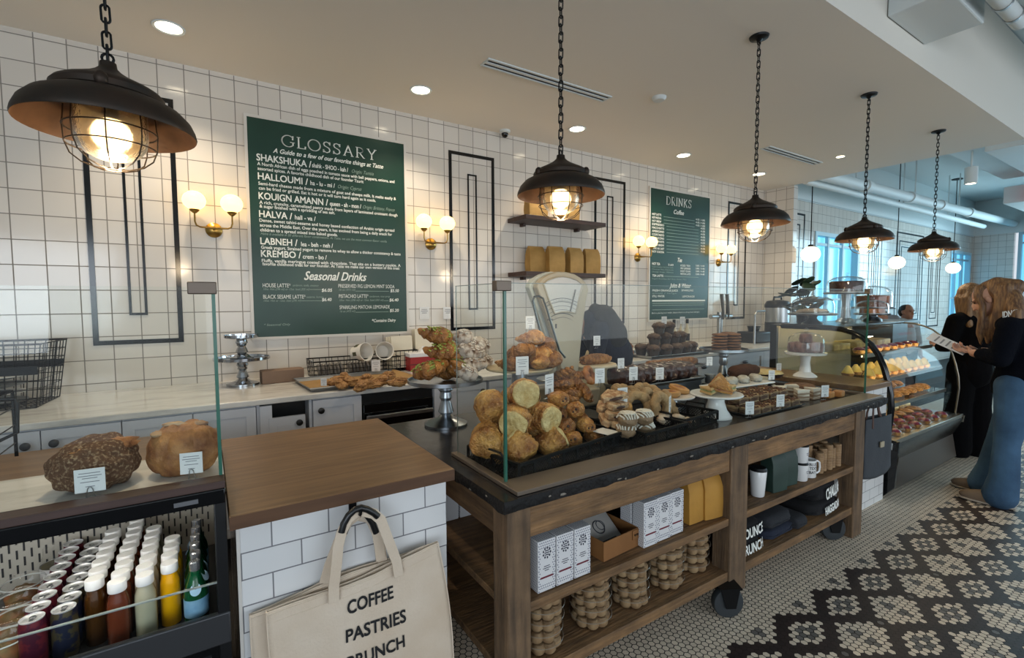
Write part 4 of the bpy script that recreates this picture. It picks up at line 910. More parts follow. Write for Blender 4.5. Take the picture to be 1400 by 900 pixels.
strap(t, along(((335, 700), (335, 640), (345, 560), (350, 500), (362, 448), (385, 400), (420, 368)), 1.49)); strap(t, along(((570, 605), (562, 550), (535, 480), (505, 400), (480, 378), (430, 366)), 1.49))
strap(t, along(((505, 545), (500, 500), (490, 445), (470, 400), (440, 380)), 1.53)); strap(t, along(((300, 630), (320, 560), (355, 470), (385, 410), (425, 380)), 1.535))
for y in (1.488, 1.512):
    q = MB(); q.tube(along(((362, 445), (370, 415), (388, 384), (410, 364), (432, 356), (455, 362), (478, 374), (494, 388)) if y < 1.5 else ((372, 448), (385, 410), (405, 380), (430, 368), (455, 382), (475, 412), (488, 446)), y), .0105, 10); q.build('handle_grip', BLACKP, t)
q = MB()
for s, a, b in (('COFFEE', (390, 757), (557, 697)), ('PASTRIES', (385, 862), (600, 778)), ('BRUNCH', (393, 962), (595, 868))):
    A, B = L(t, *Zt(*a), 1.475), L(t, *Zt(*b), 1.475); A.y = B.y = 0; U = (B-A).normalized(); U = Vector((-U.z, 0, U.x)); i0 = len(q.v)
    write(q, s, A, B, U, .041, bold=.0022)
    for i in range(i0, len(q.v)):
        v = Vector(q.v[i]); u = v.x/.545+.5; vv = 1+v.z/.5; f = Vector(sf(-1)(min(max(u, 0), 1), min(max(vv, 0), 1))); q.v[i] = (v.x, f.y-.0035, v.z)
q.build('printed_words', M('black_print', '17171a', .8), t, smooth=False, weld=False, recalc=False)
t2, _ = tote('cream canvas tote bag half hidden behind the printed one', .335, 1.553, .716, .52, .5, R(5), False, 4.2, None)
setb(t2)
strap(t2, [L(t2, *Zt(*q), 1.555) for q in ((300, 640), (318, 590), (350, 480), (390, 400), (425, 385))]); strap(t2, [L(t2, *Zt(*q), 1.555) for q in ((512, 560), (505, 510), (490, 440), (465, 395), (425, 385))])
t = thing('bag_hook', 'black hook under the oak worktop edge holding the tote bags', 'hook', (.385, 1.5, .925)); q = MB(); q.tube([(0, .078, .0), (0, .04, .005), (0, 0, .008), (0, -.018, .012), (0, -.024, .024)], .0055, 8); q.build('hook', BLACKM, t); MB().box(-.012, .012, .072, .079, -.02, .022).build('plate', BLACKM, t)
# ============================================================ RUSTIC BENCH WITH THE GLASS CASE
TT = .905
t = thing('display_bench', 'rustic wooden bench with a worn black top, open shelves and casters, centre foreground', 'bench')
X0, X1, Y0, Y1 = .845, 4.03, 1.37, 2.63
m = MB(); m.grid(lambda u, v: (X0+(X1-X0)*u, Y0+(Y1-Y0)*v, TT), 40, 16)
m.build('top_surface', BENCHTOP, t, recalc=False)
m = MB()
def edge(p0, p1, nx, ny, n=60):
    rings = []
    for i in range(n+1):
        k = i/n; x = p0[0]+(p1[0]-p0[0])*k; y = p0[1]+(p1[1]-p0[1])*k; b = .862+.006*noise.noise(Vector((x*9, y*9, 1)))-.006*(noise.noise(Vector((x*31, y*31, 5))) > .25)
        o = .003*noise.noise(Vector((x*14, y*14, 8)))
        rings.append([(x, y, TT-.0006), (x+nx*(.001+o), y+ny*(.001+o), TT-.006), (x+nx*(.004+o), y+ny*(.004+o), .885), (x, y, b), (x-nx*.05, y-ny*.05, b), (x-nx*.05, y-ny*.05, TT-.003)])
    m.loft(rings)
edge((X0, Y0), (X1, Y0), 0, -1); edge((X0, Y1), (X0, Y0), -1, 0, 30); edge((X1, Y0), (X1, Y1), 1, 0, 30); edge((X1, Y1), (X0, Y1), 0, 1)
m.build('top_edge', BENCHEDGE, t)
q = MB(); rr = random.Random(4)
for i in range(15):
    x = X0+.05+rr.random()*3.1; z = .866+rr.random()*.03; w = .003+rr.random()*.011; q.blob(w, .0015, .0025+rr.random()*.002, (x, Y0-.0045, z), i, .3, 3, 10, 6)
for i in range(5):
    y = Y0+.05+rr.random()*1.1; q.blob(.0015, .004+rr.random()*.01, .003, (X0-.0045, y, .87+rr.random()*.025), i, .3, 3, 10, 6)
q.build('chipped_paint', M('chipped_paint', '7d766c', .8), t)
PO = ((.865, .966), (2.195, 2.345), (3.585, 3.72))
m = MB()
for a, b in ((.966, 2.195), (2.345, 3.585)): m.box(a, b, 1.392, 1.42, .738, .862)
for a, b in ((.966, 2.195), (2.345, 3.585)): m.box(a, b, 2.57, 2.6, .738, .862)
build_each(m, 'apron', RUST, t, bevel=.004)
m = MB(); m.box(.875, .9, 1.485, 2.5, .738, .862); m.box(3.69, 3.715, 1.485, 2.5, .738, .862); build_each(m, 'end_apron', M('rustic_end_wood', '7d5f40', .7, col2='503a28', nscale=3.2, nstretch=(11, 1.1, 11), bump=.5, bscale=9, contrast=(.3, .72), blotch=.35, blscale=6), t, bevel=.004)
for i, (a, b) in enumerate(PO):
    for y0, y1 in ((1.382, 1.485), (2.505, 2.605)):
        z = .085 if i == 1 else .0
        MB().box(a, b, y0, y1, z, .862).build('post', RUSTV, t, bevel=.006)
for zt, th in ((.49, .03), (.212, .035)):
    MB().box(.89, 3.7, 1.41, 2.59, zt-th, zt).build('shelf', RUST, t, bevel=.003)
m = MB()
for a, b in ((.966, 2.195), (2.345, 3.585)): m.box(a, b, 1.39, 1.41, .46-.005, .492); m.box(a, b, 1.39, 1.41, .165, .213)
build_each(m, 'shelf_lip', RUST, t, bevel=.003)
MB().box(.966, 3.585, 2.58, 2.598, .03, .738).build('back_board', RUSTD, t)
def caster(x, y, rz):
    c = MB(); W = Matrix.Translation((x, y, .078)) @ Matrix.Rotation(rz, 4, 'Z') @ Matrix.Rotation(R(90), 4, 'Y')
    c.lathe([(.022, -.022), (.05, -.024), (.074, -.02), (.078, -.012), (.078, .012), (.074, .02), (.05, .024), (.022, .022)], n=28, tr=W)
    o = c.build('caster_wheel', M('caster_rubber', '2b3034', .6), t)
    h = MB(); h.lathe([(0, -.03), (.02, -.03), (.02, .03), (0, .03)], n=16, tr=W); h.build('hub', M('caster_hub', '55606a', .4, .5), o)
    f = MB(); T = Matrix.Translation((x, y, .078)) @ Matrix.Rotation(rz, 4, 'Z')
    for s in (-1, 1): f.prism([(-.03, -.02), (.02, -.02), (.05, .085), (-.05, .085)], s*.032-.003, s*.032+.003, 'x', T)
    f.box(-.045, .045, -.055, .055, .08, .088, T); f.build('fork', BLACKM, o)
caster(2.17, 1.375, R(60)); caster(3.47, 1.455, R(55)); caster(2.27, 2.5, R(20)); caster(.98, 2.45, R(10)); caster(3.5, 2.45, R(30))

# glass case standing on the bench
t = thing('glass_case', 'tall clear glass guard with bronze corner clips standing on the black bench top', 'glass guard')
GX0, GX1, GY, GZ = .93, 4.0, 1.497, 1.668
m = MB(); m.box(GX0-.02, GX1+.01, GY-.112, GY+.012, TT+.001, TT+.017); m.box(GX0-.02, GX0+.012, GY+.012, 1.93, TT+.001, TT+.017); m.box(GX1-.012, GX1+.01, GY+.012, 1.85, TT+.001, TT+.017); m.build('base_channel', M('bronze_channel', '75695d', .4, .5), t, bevel=.002)
m = MB(); m.box(GX0, GX1, GY-.004, GY+.004, TT+.017, GZ); m.build('front_pane', GLASS, t, smooth=False)
MB().box(GX0-.004, GX0+.004, GY+.006, 1.9, TT+.017, GZ).build('end_pane', GLASS, t, smooth=False); MB().box(GX1-.004, GX1+.004, GY+.006, 1.83, TT+.017, GZ).build('end_pane', GLASS, t, smooth=False)
m = MB(); m.box(GX0-.005, GX0+.0055, GY-.005, GY+.0055, TT+.017, GZ); m.box(GX1-.005, GX1+.005, GY-.005, GY+.005, TT+.017, GZ); build_each(m, 'corner_edge', GEDGE, t)
m = MB(); m.box(GX0, GX1, GY-.003, GY+.003, GZ-.001, GZ+.0015); m.box(GX0-.003, GX0+.003, GY, 1.9, GZ-.001, GZ+.0015); m.box(GX0-.002, GX0+.002, 1.9, 1.9015, TT+.017, GZ); build_each(m, 'polished_edge', M('polished_edge', '9fb0ab', .2, trans=.5), t)
m = MB(); m.box(GX0-.045, GX0+.02, GY-.02, GY+.015, GZ-.03, GZ+.008); m.build('clip', M('bronze_clip', '6b5f55', .4, .6), t, bevel=.003); MB().box(GX1-.03, GX1+.02, GY-.02, GY+.015, GZ-.03, GZ+.008).build('clip', M('bronze_clip', '6b5f55', .4, .6), t, bevel=.003)

# ---------- goods on the bench shelves
BOXW = M('white_tea_box', 'd3d2d3', .6)
def tea_box():
    t = empty('tea_box'); w, d, h = .084, .068, .2
    MB().box(-w/2, w/2, 0, d, 0, h).build('carton', BOXW, t, bevel=.002)
    q = MB(); rn = random.Random(3); bad = lambda u, z: abs(u) < w*.33 and (z > .028 or z < .012) and z < h*.86
    for i in range(9):
        for k in range(20):
            u = -w/2+.005+i*.0094+(.004 if k % 2 else 0); z = .006+k*.0098
            if u > w/2-.003 or bad(u, z): continue
            q.box(u-.0019, u+.0019, -.0006, 0, z-.0019, z+.0019)
    for i in range(7):
        for k in range(20): v = .006+i*.0094+(.004 if k % 2 else 0); z = .006+k*.0098; q.box(-w/2-.0006, -w/2, v-.0012, v+.0012, z-.0012, z+.0012)
    for i in range(9):
        for k in range(7): u = -w/2+.005+i*.0094; v = .006+k*.0094; q.box(u-.0012, u+.0012, v-.0012, v+.0012, h, h+.0006)
    q.build('dot_pattern', M('navy_dots', '3a4062', .8), t, smooth=False)
    q = MB()
    for k in range(9):
        a = 2*PI*k/9; c = (.017*cos(a), .15+.019*sin(a)); q.blob(.004, .0006, .0045, (c[0], -.0004, c[1]), k, .3, 3, 8, 6)
    for zz, ww in ((.158, .009), (.15, .011), (.142, .009)): q.box(-ww, ww, -.0007, 0, zz-.002, zz+.002)
    for zz, ww in ((.098, .014), (.09, .018), (.082, .01)): q.box(-ww, ww, -.0007, 0, zz-.0013, zz+.0013)
    q.build('emblem', M('emblem_ink', '3b3c48', .8), t, smooth=False)
    MB().box(-.03, .03, -.0007, 0, .052, .059).build('red_stripe', M('maroon_stripe', '6b2533', .8), t, smooth=False); return t
tbx = Kind(tea_box)
for i in range(3): tbx.put((1.062+.09*i, 1.415, .493), 'front white tea box beside the left bench post, %s from the left' % ORD[i], 'box', 'dotted tea boxes on the shelf')
for i in range(3): tbx.put((1.062+.09*i, 1.49, .493), 'second row white tea box near the left bench post, %s from the left' % ORD[i], 'box', 'dotted tea boxes on the shelf')
for i in range(3): tbx.put((1.655+.096*i, 1.425+.004*i, .493), 'front white tea box left of the gold bags, %s from the left' % ORD[i], 'box', 'dotted tea boxes on the shelf', scale=(1.08, 1, 1.03))
for i in range(3): tbx.put((1.655+.096*i, 1.502, .493), 'second row white tea box left of the gold bags, %s from the left' % ORD[i], 'box', 'dotted tea boxes on the shelf', scale=(1.08, 1, 1.03))
for i in range(2): tbx.put((.97+.09*i, 2.2, .493), 'white tea box deep inside the open left bench end, %s of two' % ORD[i], 'box', 'dotted tea boxes on the shelf', rz=R(-90), scale=1.2)
CARD = M('brown_kraft_tray', '8d5f33', .7, col2='7d5229', nscale=5)
t = thing('kraft_tray', 'open brown kraft tray with a buckle tab, between the two groups of tea boxes', 'tray', (1.49, 1.56, .492), R(4)); w, d, h = .115, .11, .085
m = MB()
for a in ((-w, w, -d, -d+.004), (-w, w, d-.004, d), (-w, -w+.004, -d, d), (w-.004, w, -d, d)): m.box(a[0], a[1], a[2], a[3], 0, h)
m.box(-w, w, -d, d, 0, .004); m.build('tray', CARD, t, bevel=.001); MB().box(.07, .112, -d-.004, -d, h*.45, h*.95).build('tab', CARD, t, bevel=.002)
q = MB(); q.cyl((.085, -d-.007, h*.7), (.085, -d-.003, h*.7), .005, n=10); q.cyl((.1, -d-.007, h*.7), (.1, -d-.003, h*.7), .005, n=10); q.build('stud', M('dark_stud', '3d2c1c', .4, .5), t)
t = thing('printed_packet', 'flat printed packet leaning in the kraft tray', 'packet', (1.48, 1.55, .545)); t.rotation_euler = (R(38), 0, R(4)); MB().box(-.085, .085, -.1, .1, -.012, .012).build('packet', M('grey_packet', '8f8b86', .6), t, bevel=.006)
q = MB(); q.ring((-.01, .03, .0125), .03, .003, 20, 4); q.ring((.005, .035, .0125), .022, .002, 16, 4); q.box(-.05, .05, -.04, -.033, .012, .0128); q.box(-.05, .04, -.058, -.054, .012, .0128); q.build('print', INK, t, smooth=False)
gb = Kind(paper_bag(.125, .075, .225, KRAFTY)); gb.put((2.028, 1.49, .492), 'golden coffee bag on the bench shelf, left of two', 'coffee bag', 'golden coffee bags'); gb.put((2.14, 1.47, .492), 'golden coffee bag on the bench shelf, right of two beside the post', 'coffee bag', 'golden coffee bags', rz=R(-8))
COOK = M('biscuit', '86694b', .5, col2='a58a67', nscale=22, bump=.3, bscale=40)
def cookie_tub():
    t = empty('cookie_tub'); q = MB(); h = .046
    for k in range(8):
        a = 2*PI*k/8; q.lathe([(0, 0), (.021, 0), (.028, .01), (.0275, .028), (.018, .037), (0, .038)], n=14, c=(.056*cos(a), .056*sin(a), .004))
    for k in range(4): a = 2*PI*k/4+.4; q.lathe([(0, 0), (.02, 0), (.025, .008), (.025, .03), (.018, .036), (0, .036)], n=12, c=(.024*cos(a), .024*sin(a), .004))
    q.build('cookies', COOK, t)
    MB().lathe([(0, 0), (.082, 0), (.088, .006), (.089, .038), (.092, .04), (.092, .043), (.085, .045), (.06, h), (0, h)], n=32).build('clear_tub', GLASSF, t, recalc=False); MB().ring((0, 0, .041), .0915, .0014, 32, 5).build('rim', M('clear_tub_rim', '8f8577', .15), t)
    return t
ck = Kind(cookie_tub)
stk = ((1.1, 1.505), (1.365, 1.505), (1.61, 1.51), (1.865, 1.515), (2.09, 1.535))
for k, (x, y) in enumerate(stk):
    for i in range(5): ck.put((x+random.uniform(-.004, .004), y+random.uniform(-.004, .004), .2125+.0465*i), 'clear cookie tub, %s from the bottom in the %s stack from the left' % (ORD[i], ORD[k]), 'cookie tub', 'stacked cookie tubs', rz=i*.7+k)
# right bay
t = thing('tumbler', 'tall white tumbler with a black lid beside the middle post', 'tumbler', (2.6, 1.475, .492)); MB().lathe([(0, 0), (.032, 0), (.035, .004), (.045, .145), (.043, .148), (0, .148)], n=30).build('body', CERAM, t); MB().lathe([(0, .147), (.046, .147), (.047, .152), (.04, .165), (0, .165)], n=30).build('lid', BLACKP, t)
GRB = M('dark_green_bag', '1f332d', .55, col2='293f37', nscale=7, bump=.25, bscale=18)
gbb = Kind(paper_bag(.13, .085, .235, GRB)); gbb.put((2.765, 1.475, .492), 'dark green coffee bag beside the white tumbler, left of two', 'coffee bag', 'dark green coffee bags', rz=R(-6)); gbb.put((2.905, 1.49, .492), 'dark green coffee bag left of the white mugs, right of two', 'coffee bag', 'dark green coffee bags', rz=R(-10))
def cup():
    t = empty('travel_cup'); MB().lathe([(0, 0), (.036, 0), (.039, .004), (.043, .1), (.0, .1)], n=28).build('body', CERAM, t); MB().lathe([(0, .099), (.0425, .099), (.043, .104), (.036, .112), (0, .112)], n=28).build('lid', BLACKP, t); q = MB(); q.box(-.012, .012, -.0432, -.039, .06, .064); q.box(-.009, .009, -.0432, -.039, .05, .053); q.build('print', GRAYINK, t); return t
cu = Kind(cup); cu.put((3.05, 1.465, .492), 'short white cup with a black lid, lower of two stacked beside the mug', 'cup', 'stacked white cups'); cu.put((3.05, 1.466, .6045), 'short white cup stacked on another beside the mug', 'cup', 'stacked white cups')
t = thing('mug', 'white mug with black letters and a handle, right of the stacked cups', 'mug', (3.155, 1.47, .492), R(-25)); MB().lathe([(0, 0), (.042, 0), (.044, .003), (.044, .108), (.041, .108), (.04, .008), (0, .006)], n=30).build('body', CERAM, t); q = MB(); q.tube([(.042, 0, .092), (.06, 0, .094), (.076, 0, .084), (.08, 0, .055), (.076, 0, .026), (.06, 0, .016), (.042, 0, .018)], .006, 8); q.build('handle', CERAM, t)
q = MB()
for s, z in (('BLUE', .078), ('TEXT', .053), ('BAY', .028)): write(q, s, (-.024, -.0445, z), (.024 if s != 'BAY' else .016, -.0445, z), (0, 0, 1), .017, bold=.0008)
q.v = [(v[0], -math.sqrt(max(.0446**2-v[0]**2, 0)), v[2]) for v in q.v]; q.build('printed_letters', INK, t, smooth=False, weld=False, recalc=False)
def sleeve():
    t = empty('biscuit_sleeve'); q = MB()
    for k in range(9): q.lathe([(0, 0), (.024, 0), (.026, .006), (.026, .012), (.024, .017), (0, .017)], n=14, c=(0, 0, .002+.0172*k))
    q.build('biscuits', M('pale_biscuit', '8f704f', .7, col2='a5855f', nscale=20), t); MB().lathe([(.0275, 0), (.0275, .16), (.012, .168), (0, .172)], n=16).build('clear_wrap', GLASSF, t, recalc=False); return t
sl = Kind(sleeve)
for i in range(10): sl.put((3.27+.06*(i % 5), 1.46+.06*(i//5)+.008*(i % 2), .492), 'clear biscuit sleeve right of the mug, %s from the left, %s row' % (ORD[i % 5], 'front' if i < 5 else 'rear'), 'biscuit sleeve', 'biscuit sleeves on the shelf', scale=(1, 1, .85+.1*((i*7) % 3)))
def shirt(mname, w, d, h, seed):
    def mk():
        t = empty('folded_shirt'); b = MB(); b.blob(w/2, d/2, h/2, (0, 0, h/2), seed, .05, 2.5, 32, 16, e=.45); b.build('cloth', MATS[mname], t)
        q = MB(); q.blob(w/2*.98, d/2*.98, h*.14, (.0, -.008, h*.38), seed+1, .05, 2.5, 32, 8, e=.45); q.build('fold', MATS[mname], t); return t
    return mk
M('black_cotton', '101013', .95, bump=.3, bscale=60); M('charcoal_cotton', '25272c', .95, bump=.3, bscale=60); M('navy_cotton', '1b2233', .95, bump=.3, bscale=60)
FR = .2135
bs = Kind(shirt('black_cotton', .24, .3, .085, 1)); cs = Kind(shirt('charcoal_cotton', .3, .28, .075, 4)); ns = Kind(shirt('navy_cotton', .3, .28, .06, 6))
def print_on(root, s, p0, p1, cap, curve):
    q = MB(); write(q, s, p0, p1, (0, .1, 1), cap, bold=.003); q.v = [(v[0], v[1]-.004+curve(v[0], v[2]), v[2]) for v in q.v]; q.build('printed_letters', CHALK, root, smooth=False, weld=False, recalc=False)
a = bs.put((2.46, 1.575, FR), 'rolled black shirt printed in white, lower of two beside the middle post', 'shirt', 'folded shirts on the low shelf'); b = bs.put((2.46, 1.578, FR+.087), 'rolled black shirt printed in white, upper of two beside the middle post', 'shirt', 'folded shirts on the low shelf')
print_on(a, 'BRUNCH', (-.11, -.166, .018), (.1, -.166, .02), .05, lambda x, z: .02*(abs(x)/.12)**4); print_on(b, 'BOUNCE', (-.11, -.166, .018), (.1, -.166, .02), .05, lambda x, z: .02*(abs(x)/.12)**4)
ns.put((2.8, 1.57, FR), 'folded navy shirt at the bottom of the middle pile on the low shelf', 'shirt', 'folded shirts on the low shelf'); cs.put((2.79, 1.575, FR+.062), 'folded charcoal shirt on top of the middle pile on the low shelf', 'shirt', 'folded shirts on the low shelf')
cs.put((3.0, 1.5, FR), 'small charcoal garment folded beside the middle pile', 'shirt', 'folded shirts on the low shelf', scale=(.5, .6, .95))
a = bs.put((3.33, 1.58, FR), 'black sweatshirt with white letters at the right end of the low shelf, lower one', 'shirt', 'folded shirts on the low shelf', scale=(1.5, 1, 1.05)); b = bs.put((3.34, 1.585, FR+.092), 'black sweatshirt with white letters at the right end of the low shelf, upper one', 'shirt', 'folded shirts on the low shelf', scale=(1.4, 1, 1.3))
print_on(a, 'HAGGADAH', (-.04, -.166, .012), (.1, -.166, .03), .045, lambda x, z: .03*(abs(x)/.12)**4); print_on(b, 'CHALLAH', (-.04, -.166, .012), (.1, -.166, .03), .05, lambda x, z: .03*(abs(x)/.12)**4)
solo(MB().box(-.03, .03, -.03, .03, 0, .24), 'white_carton', BOXW, 'narrow white carton standing behind the biscuit sleeves', 'box', (3.53, 1.68, .4925), bevel=.003)

# grey tote at the end of the bench, right oak counter
GREYC = M('grey_felt', '3f4348', .95, bump=.3, bscale=90)
t = thing('tote_bag', 'dark grey felt tote bag with brown handles hanging at the right end of the bench', 'tote bag', (3.98, 1.4, .37), R(-4))
m = MB()
def gf(u, v): e = 1-abs(2*u-1)**4; return ((u-.5)*.36*(1+.08*(1-v)), -.004-.02*e*(.4+.6*(1-v))+.006*noise.noise(Vector((u*4, v*3, 2))), .4*v-.02*sin(u*PI)*(1-v)+.03*(u-.5)*(1-v))
m.grid(gf, 24, 20); o = m.build('front_panel', GREYC, t); sd = o.modifiers.new('thick', 'SOLIDIFY'); sd.thickness = .003
m = MB(); m.grid(lambda u, v: (gf(u, v)[0], .035-gf(u, v)[1]*.3, gf(u, v)[2]), 24, 20); o = m.build('back_panel', GREYC, t); sd = o.modifiers.new('thick', 'SOLIDIFY'); sd.thickness = .003
LEA = M('brown_leather', '4a2f24', .6)
strap(t, [(-.1, -.012, .33), (-.1, -.01, .42), (-.085, -.004, .5), (-.05, 0, .53), (-.02, 0, .5), (.0, -.002, .44), (.04, -.01, .36)], 'handle', .011, LEA); strap(t, [(-.12, .025, .33), (-.115, .02, .44), (-.09, .012, .515), (-.05, .01, .535), (.0, .012, .5), (.05, .02, .4), (.06, .03, .35)], 'handle', .011, LEA)
MB().box(-.03, .02, -.034, -.026, .19, .23).build('patch', M('leather_patch', 'a89c84', .7), t, bevel=.001)
t = thing('bag_hook', 'small black hook holding the grey tote at the bench end', 'hook', (3.93, 1.405, .882)); q = MB(); q.tube([(0, -.03, .0), (0, -.005, .0), (0, .0, .012), (0, .0, .02)], .005, 8); q.tube([(0, -.03, 0), (0, -.03, .02)], .005, 8); q.build('hook', BLACKM, t)
t = thing('oak_counter', 'oak topped counter on a white tiled base between the bench and the display case', 'counter')
MB().box(4.065, 4.535, 1.52, 2.62, .915, .955).build('worktop', OAK, t, bevel=.003); MB().box(4.08, 4.515, 1.54, 2.6, 0, .915).build('tiled_base', SUBWAY, t, smooth=False)
# ============================================================ PASTRIES
BUT = M('brioche_face', 'b8924f', .6, col2='e3cc93', nscale=24, bump=.8, bscale=70, bdist=.02, detail=8, nrough=.7, contrast=(.3, .6))
GOLD = M('golden_crust', '884c1c', .3, col2='dba45a', nscale=11, bump=.9, bscale=80, bdist=.02, contrast=(.36, .64), detail=8, nrough=.72, blotch=.22, blscale=22)
DEEP = M('deep_crust', '5e3217', .32, col2='bd8340', nscale=13, bump=.9, bscale=85, bdist=.02, contrast=(.34, .7), detail=8, nrough=.72, blotch=.22, blscale=22)
CHOC = M('chocolate', '2a1712', .35, col2='43261b', nscale=12, bump=.4, bscale=26)
ICE = M('white_icing', 'd8d3c8', .45, bump=.2, bscale=30)
BAGEL = M('bagel_crust', '8d6f4a', .6, col2='b5966b', nscale=18, bump=.6, bscale=90, detail=8, nrough=.7)
BOARDC = M('beige_cake_board', 'b5a687', .6)
def brioche(seed):
    def mk():
        t = empty('brioche'); pr = [(0, -.05), (.035, -.052), (.052, -.046)]+[(.0615+(.0017 if k % 2 else -.0012)-.004*abs(k-5)/6, -.04+.0082*k) for k in range(11)]+[(.054, .046)]
        m = MB(); m.lathe(pr, n=36); m.v = [tuple(Vector(v)*(1+.13*noise.noise(Vector(v)*22+Vector((seed, 0, 0)))+.05*noise.noise(Vector(v)*60))) for v in m.v]; m.build('crust', GOLD, t)
        m = MB(); m.lathe([(.0555, .043), (.052, .052), (.04, .0585), (.02, .06), (0, .0605)], n=36); m.v = [tuple(Vector(v)*(1+.09*noise.noise(Vector(v)*26+Vector((seed, 3, 0))))) for v in m.v]; m.build('pale_face', BUT, t)
        return t
    return mk
bk = [Kind(brioche(1)), Kind(brioche(5))]
def croissant(m1, seed, top=None, powder=None):
    def mk():
        t = empty('croissant'); rings = []; N = 63
        for i in range(N+1):
            k = i/N; a = (k-.5)*R(215); rad = .052; c = Vector((rad*sin(a)*1.15, -rad*cos(a)+.03, 0)); tan = Vector((cos(a), sin(a), 0)); nn = Vector((sin(a), -cos(a), 0))
            r = .007+.034*max(0, sin(PI*k))**1.15; saw = (abs(k-.5)*9) % 1; r *= 1.04-.3*(saw-.5)*(1-.5*abs(k-.5))
            rings.append([c+nn*(r*cos(q)*1.05)+Vector((0, 0, 1))*(r*sin(q)*.92*(1.05 if sin(q) > 0 else .8))+tan*(.006*sin(q)) for q in [2*PI*j/16 for j in range(16)]])
        b = MB(); b.loft(rings); b.v = [tuple(Vector(v)*(1+.09*noise.noise(Vector(v)*34+Vector((seed, 0, 0))))) for v in b.v]; b.build('crust', m1, t, sharp=50)
        if top:
            g = MB(); rn = random.Random(seed)
            for i in range(70):
                a = rn.uniform(-1.15, 1.15); k = a/R(215)+.5; r = .008+.034*max(0, sin(PI*k))**.8; q = rn.uniform(.4, 2.6)
                c = Vector((.052*sin(a)*1.15, -.052*cos(a)+.03, 0))+Vector((sin(a), -cos(a), 0))*(r*cos(q)*1.03)+Vector((0, 0, r*sin(q)*.96))
                g.blob(.0065, .0065, .003, c, i, .3, 3, 7, 5)
            g.build('topping', top, t)
        return t
    return mk
PIST = M('pistachio_crumbs', '77843a', .8, col2='96a050', nscale=30); ALM = M('almond_flakes', 'cdb596', .7, col2='dccab0', nscale=20)
POWD = M('powdered_crust', 'c4b8ac', .85, col2='6b4c36', nscale=30, contrast=(.46, .64), bump=.4, bscale=26)
cr = [Kind(croissant(DEEP, 2)), Kind(croissant(GOLD, 6))]; cg = Kind(croissant(DEEP, 3, PIST)); cw = Kind(croissant(POWD, 4, M('sugar_flakes', 'd9d0c6', .8)))
def roll(seed):
    def mk():
        t = empty('chocolate_roll'); m = MB(); m.blob(.056, .04, .034, (0, 0, 0), seed, .05, 2.4, 30, 18, e=.85, fn=lambda d: 1-.1*math.exp(-((d.z-.35-.3*d.y)/.12)**2)+.05*noise.noise(d*6)); m.build('crust', DEEP if seed % 2 else GOLD, t)
        s = MB(); pts = [(.0495+.004*(1-i/20), (.004+.02*i/20)*cos(i*.55), (.004+.018*i/20)*sin(i*.55)) for i in range(21)]; s.tube(pts, .0028, 6); s.build('swirl', CRUSTD, t)
        q = MB(); q.blob(.004, .006, .006, (.053, .006, .004), 1, 0); q.blob(.004, .005, .005, (.053, -.009, -.003), 1, 0); q.build('chocolate_stick', CHOC, t); return t
    return mk
rk = [Kind(roll(1)), Kind(roll(2))]
BASK = M('black_basket', '060607', .6, spec=.2)
def bread_basket(w, d, h):
    def mk():
        t = empty('bread_basket'); f = MB()
        for a in ((-w, w, -d-.006, -d+.006), (-w, w, d-.006, d+.006), (-w-.006, -w+.006, -d, d), (w-.006, w+.006, -d, d)): f.box(a[0], a[1], a[2], a[3], h-.012, h+.002); f.box(a[0]*.97, a[1]*.97, a[2]*.97, a[3]*.97, .0, .01)
        f.box(-w*.97, w*.97, -d*.97, d*.97, 0, .004); nx = max(4, round(w*2/.085)); ny = max(3, round(d*2/.085))
        for i in range(nx+1): u = -w+2*w*i/nx; f.box(u-.007, u+.007, -d-.003, -d+.003, .008, h); f.box(u-.007, u+.007, d-.003, d+.003, .008, h)
        for i in range(ny+1): v = -d+2*d*i/ny; f.box(-w-.003, -w+.003, v-.007, v+.007, .008, h); f.box(w-.003, w+.003, v-.007, v+.007, .008, h)
        f.build('frame', BASK, t, bevel=.001); q = MB(); s = .016
        def lattice(P, L0, L1):
            k = L0-h
            while k < L1:
                for sg in (0, 1):
                    a0, a1 = (k, 0) if not sg else (k+h, 0), (k+h, h) if not sg else (k, h)
                    a0, a1 = list(a0), list(a1)
                    if a0[0] < L0 or a1[0] < L0 or a0[0] > L1 or a1[0] > L1: continue
                    q.tube([P(*a0), P(*a1)], .002, 4, caps=False)
                k += s
        lattice(lambda u, z: (u, -d, z), -w, w); lattice(lambda u, z: (u, d, z), -w, w); lattice(lambda u, z: (-w, u, z), -d, d); lattice(lambda u, z: (w, u, z), -d, d)
        q.build('lattice', BASK, t)
        hd = MB()
        for s_ in (-1, 1): hd.tube([(s_*w, -d*.45, h), (s_*(w+.01), -d*.4, h+.022), (s_*(w+.01), d*.4, h+.022), (s_*w, d*.45, h)], .005, 6)
        build_each(hd, 'handle', BASK, t); return t
    return mk
def at(px, py, y): return ay(px, py, y)
BA = bread_basket(.345, .165, .062)(); BA.location = (1.32, 1.735, TT+.001); BA.rotation_euler = (0, 0, R(9)); tag(BA, 'long black lattice basket of brioches and chocolate rolls near the glass corner', 'basket')
MB().box(.24, .33, -.168, -.05, .058, .06).build('paper_liner', WHITEP, BA)
BB = bread_basket(.17, .17, .062)(); BB.location = (1.9, 1.72, TT+.001); BB.rotation_euler = (0, 0, R(4)); tag(BB, 'black lattice basket of iced buns and sugared turnovers, second from the left', 'basket')
BCk = bread_basket(.17, .14, .062)(); BCk.location = (2.27, 1.76, TT+.001); BCk.rotation_euler = (0, 0, R(6)); tag(BCk, 'black lattice basket of beige rings and buns, beside the white pedestal stand', 'basket')
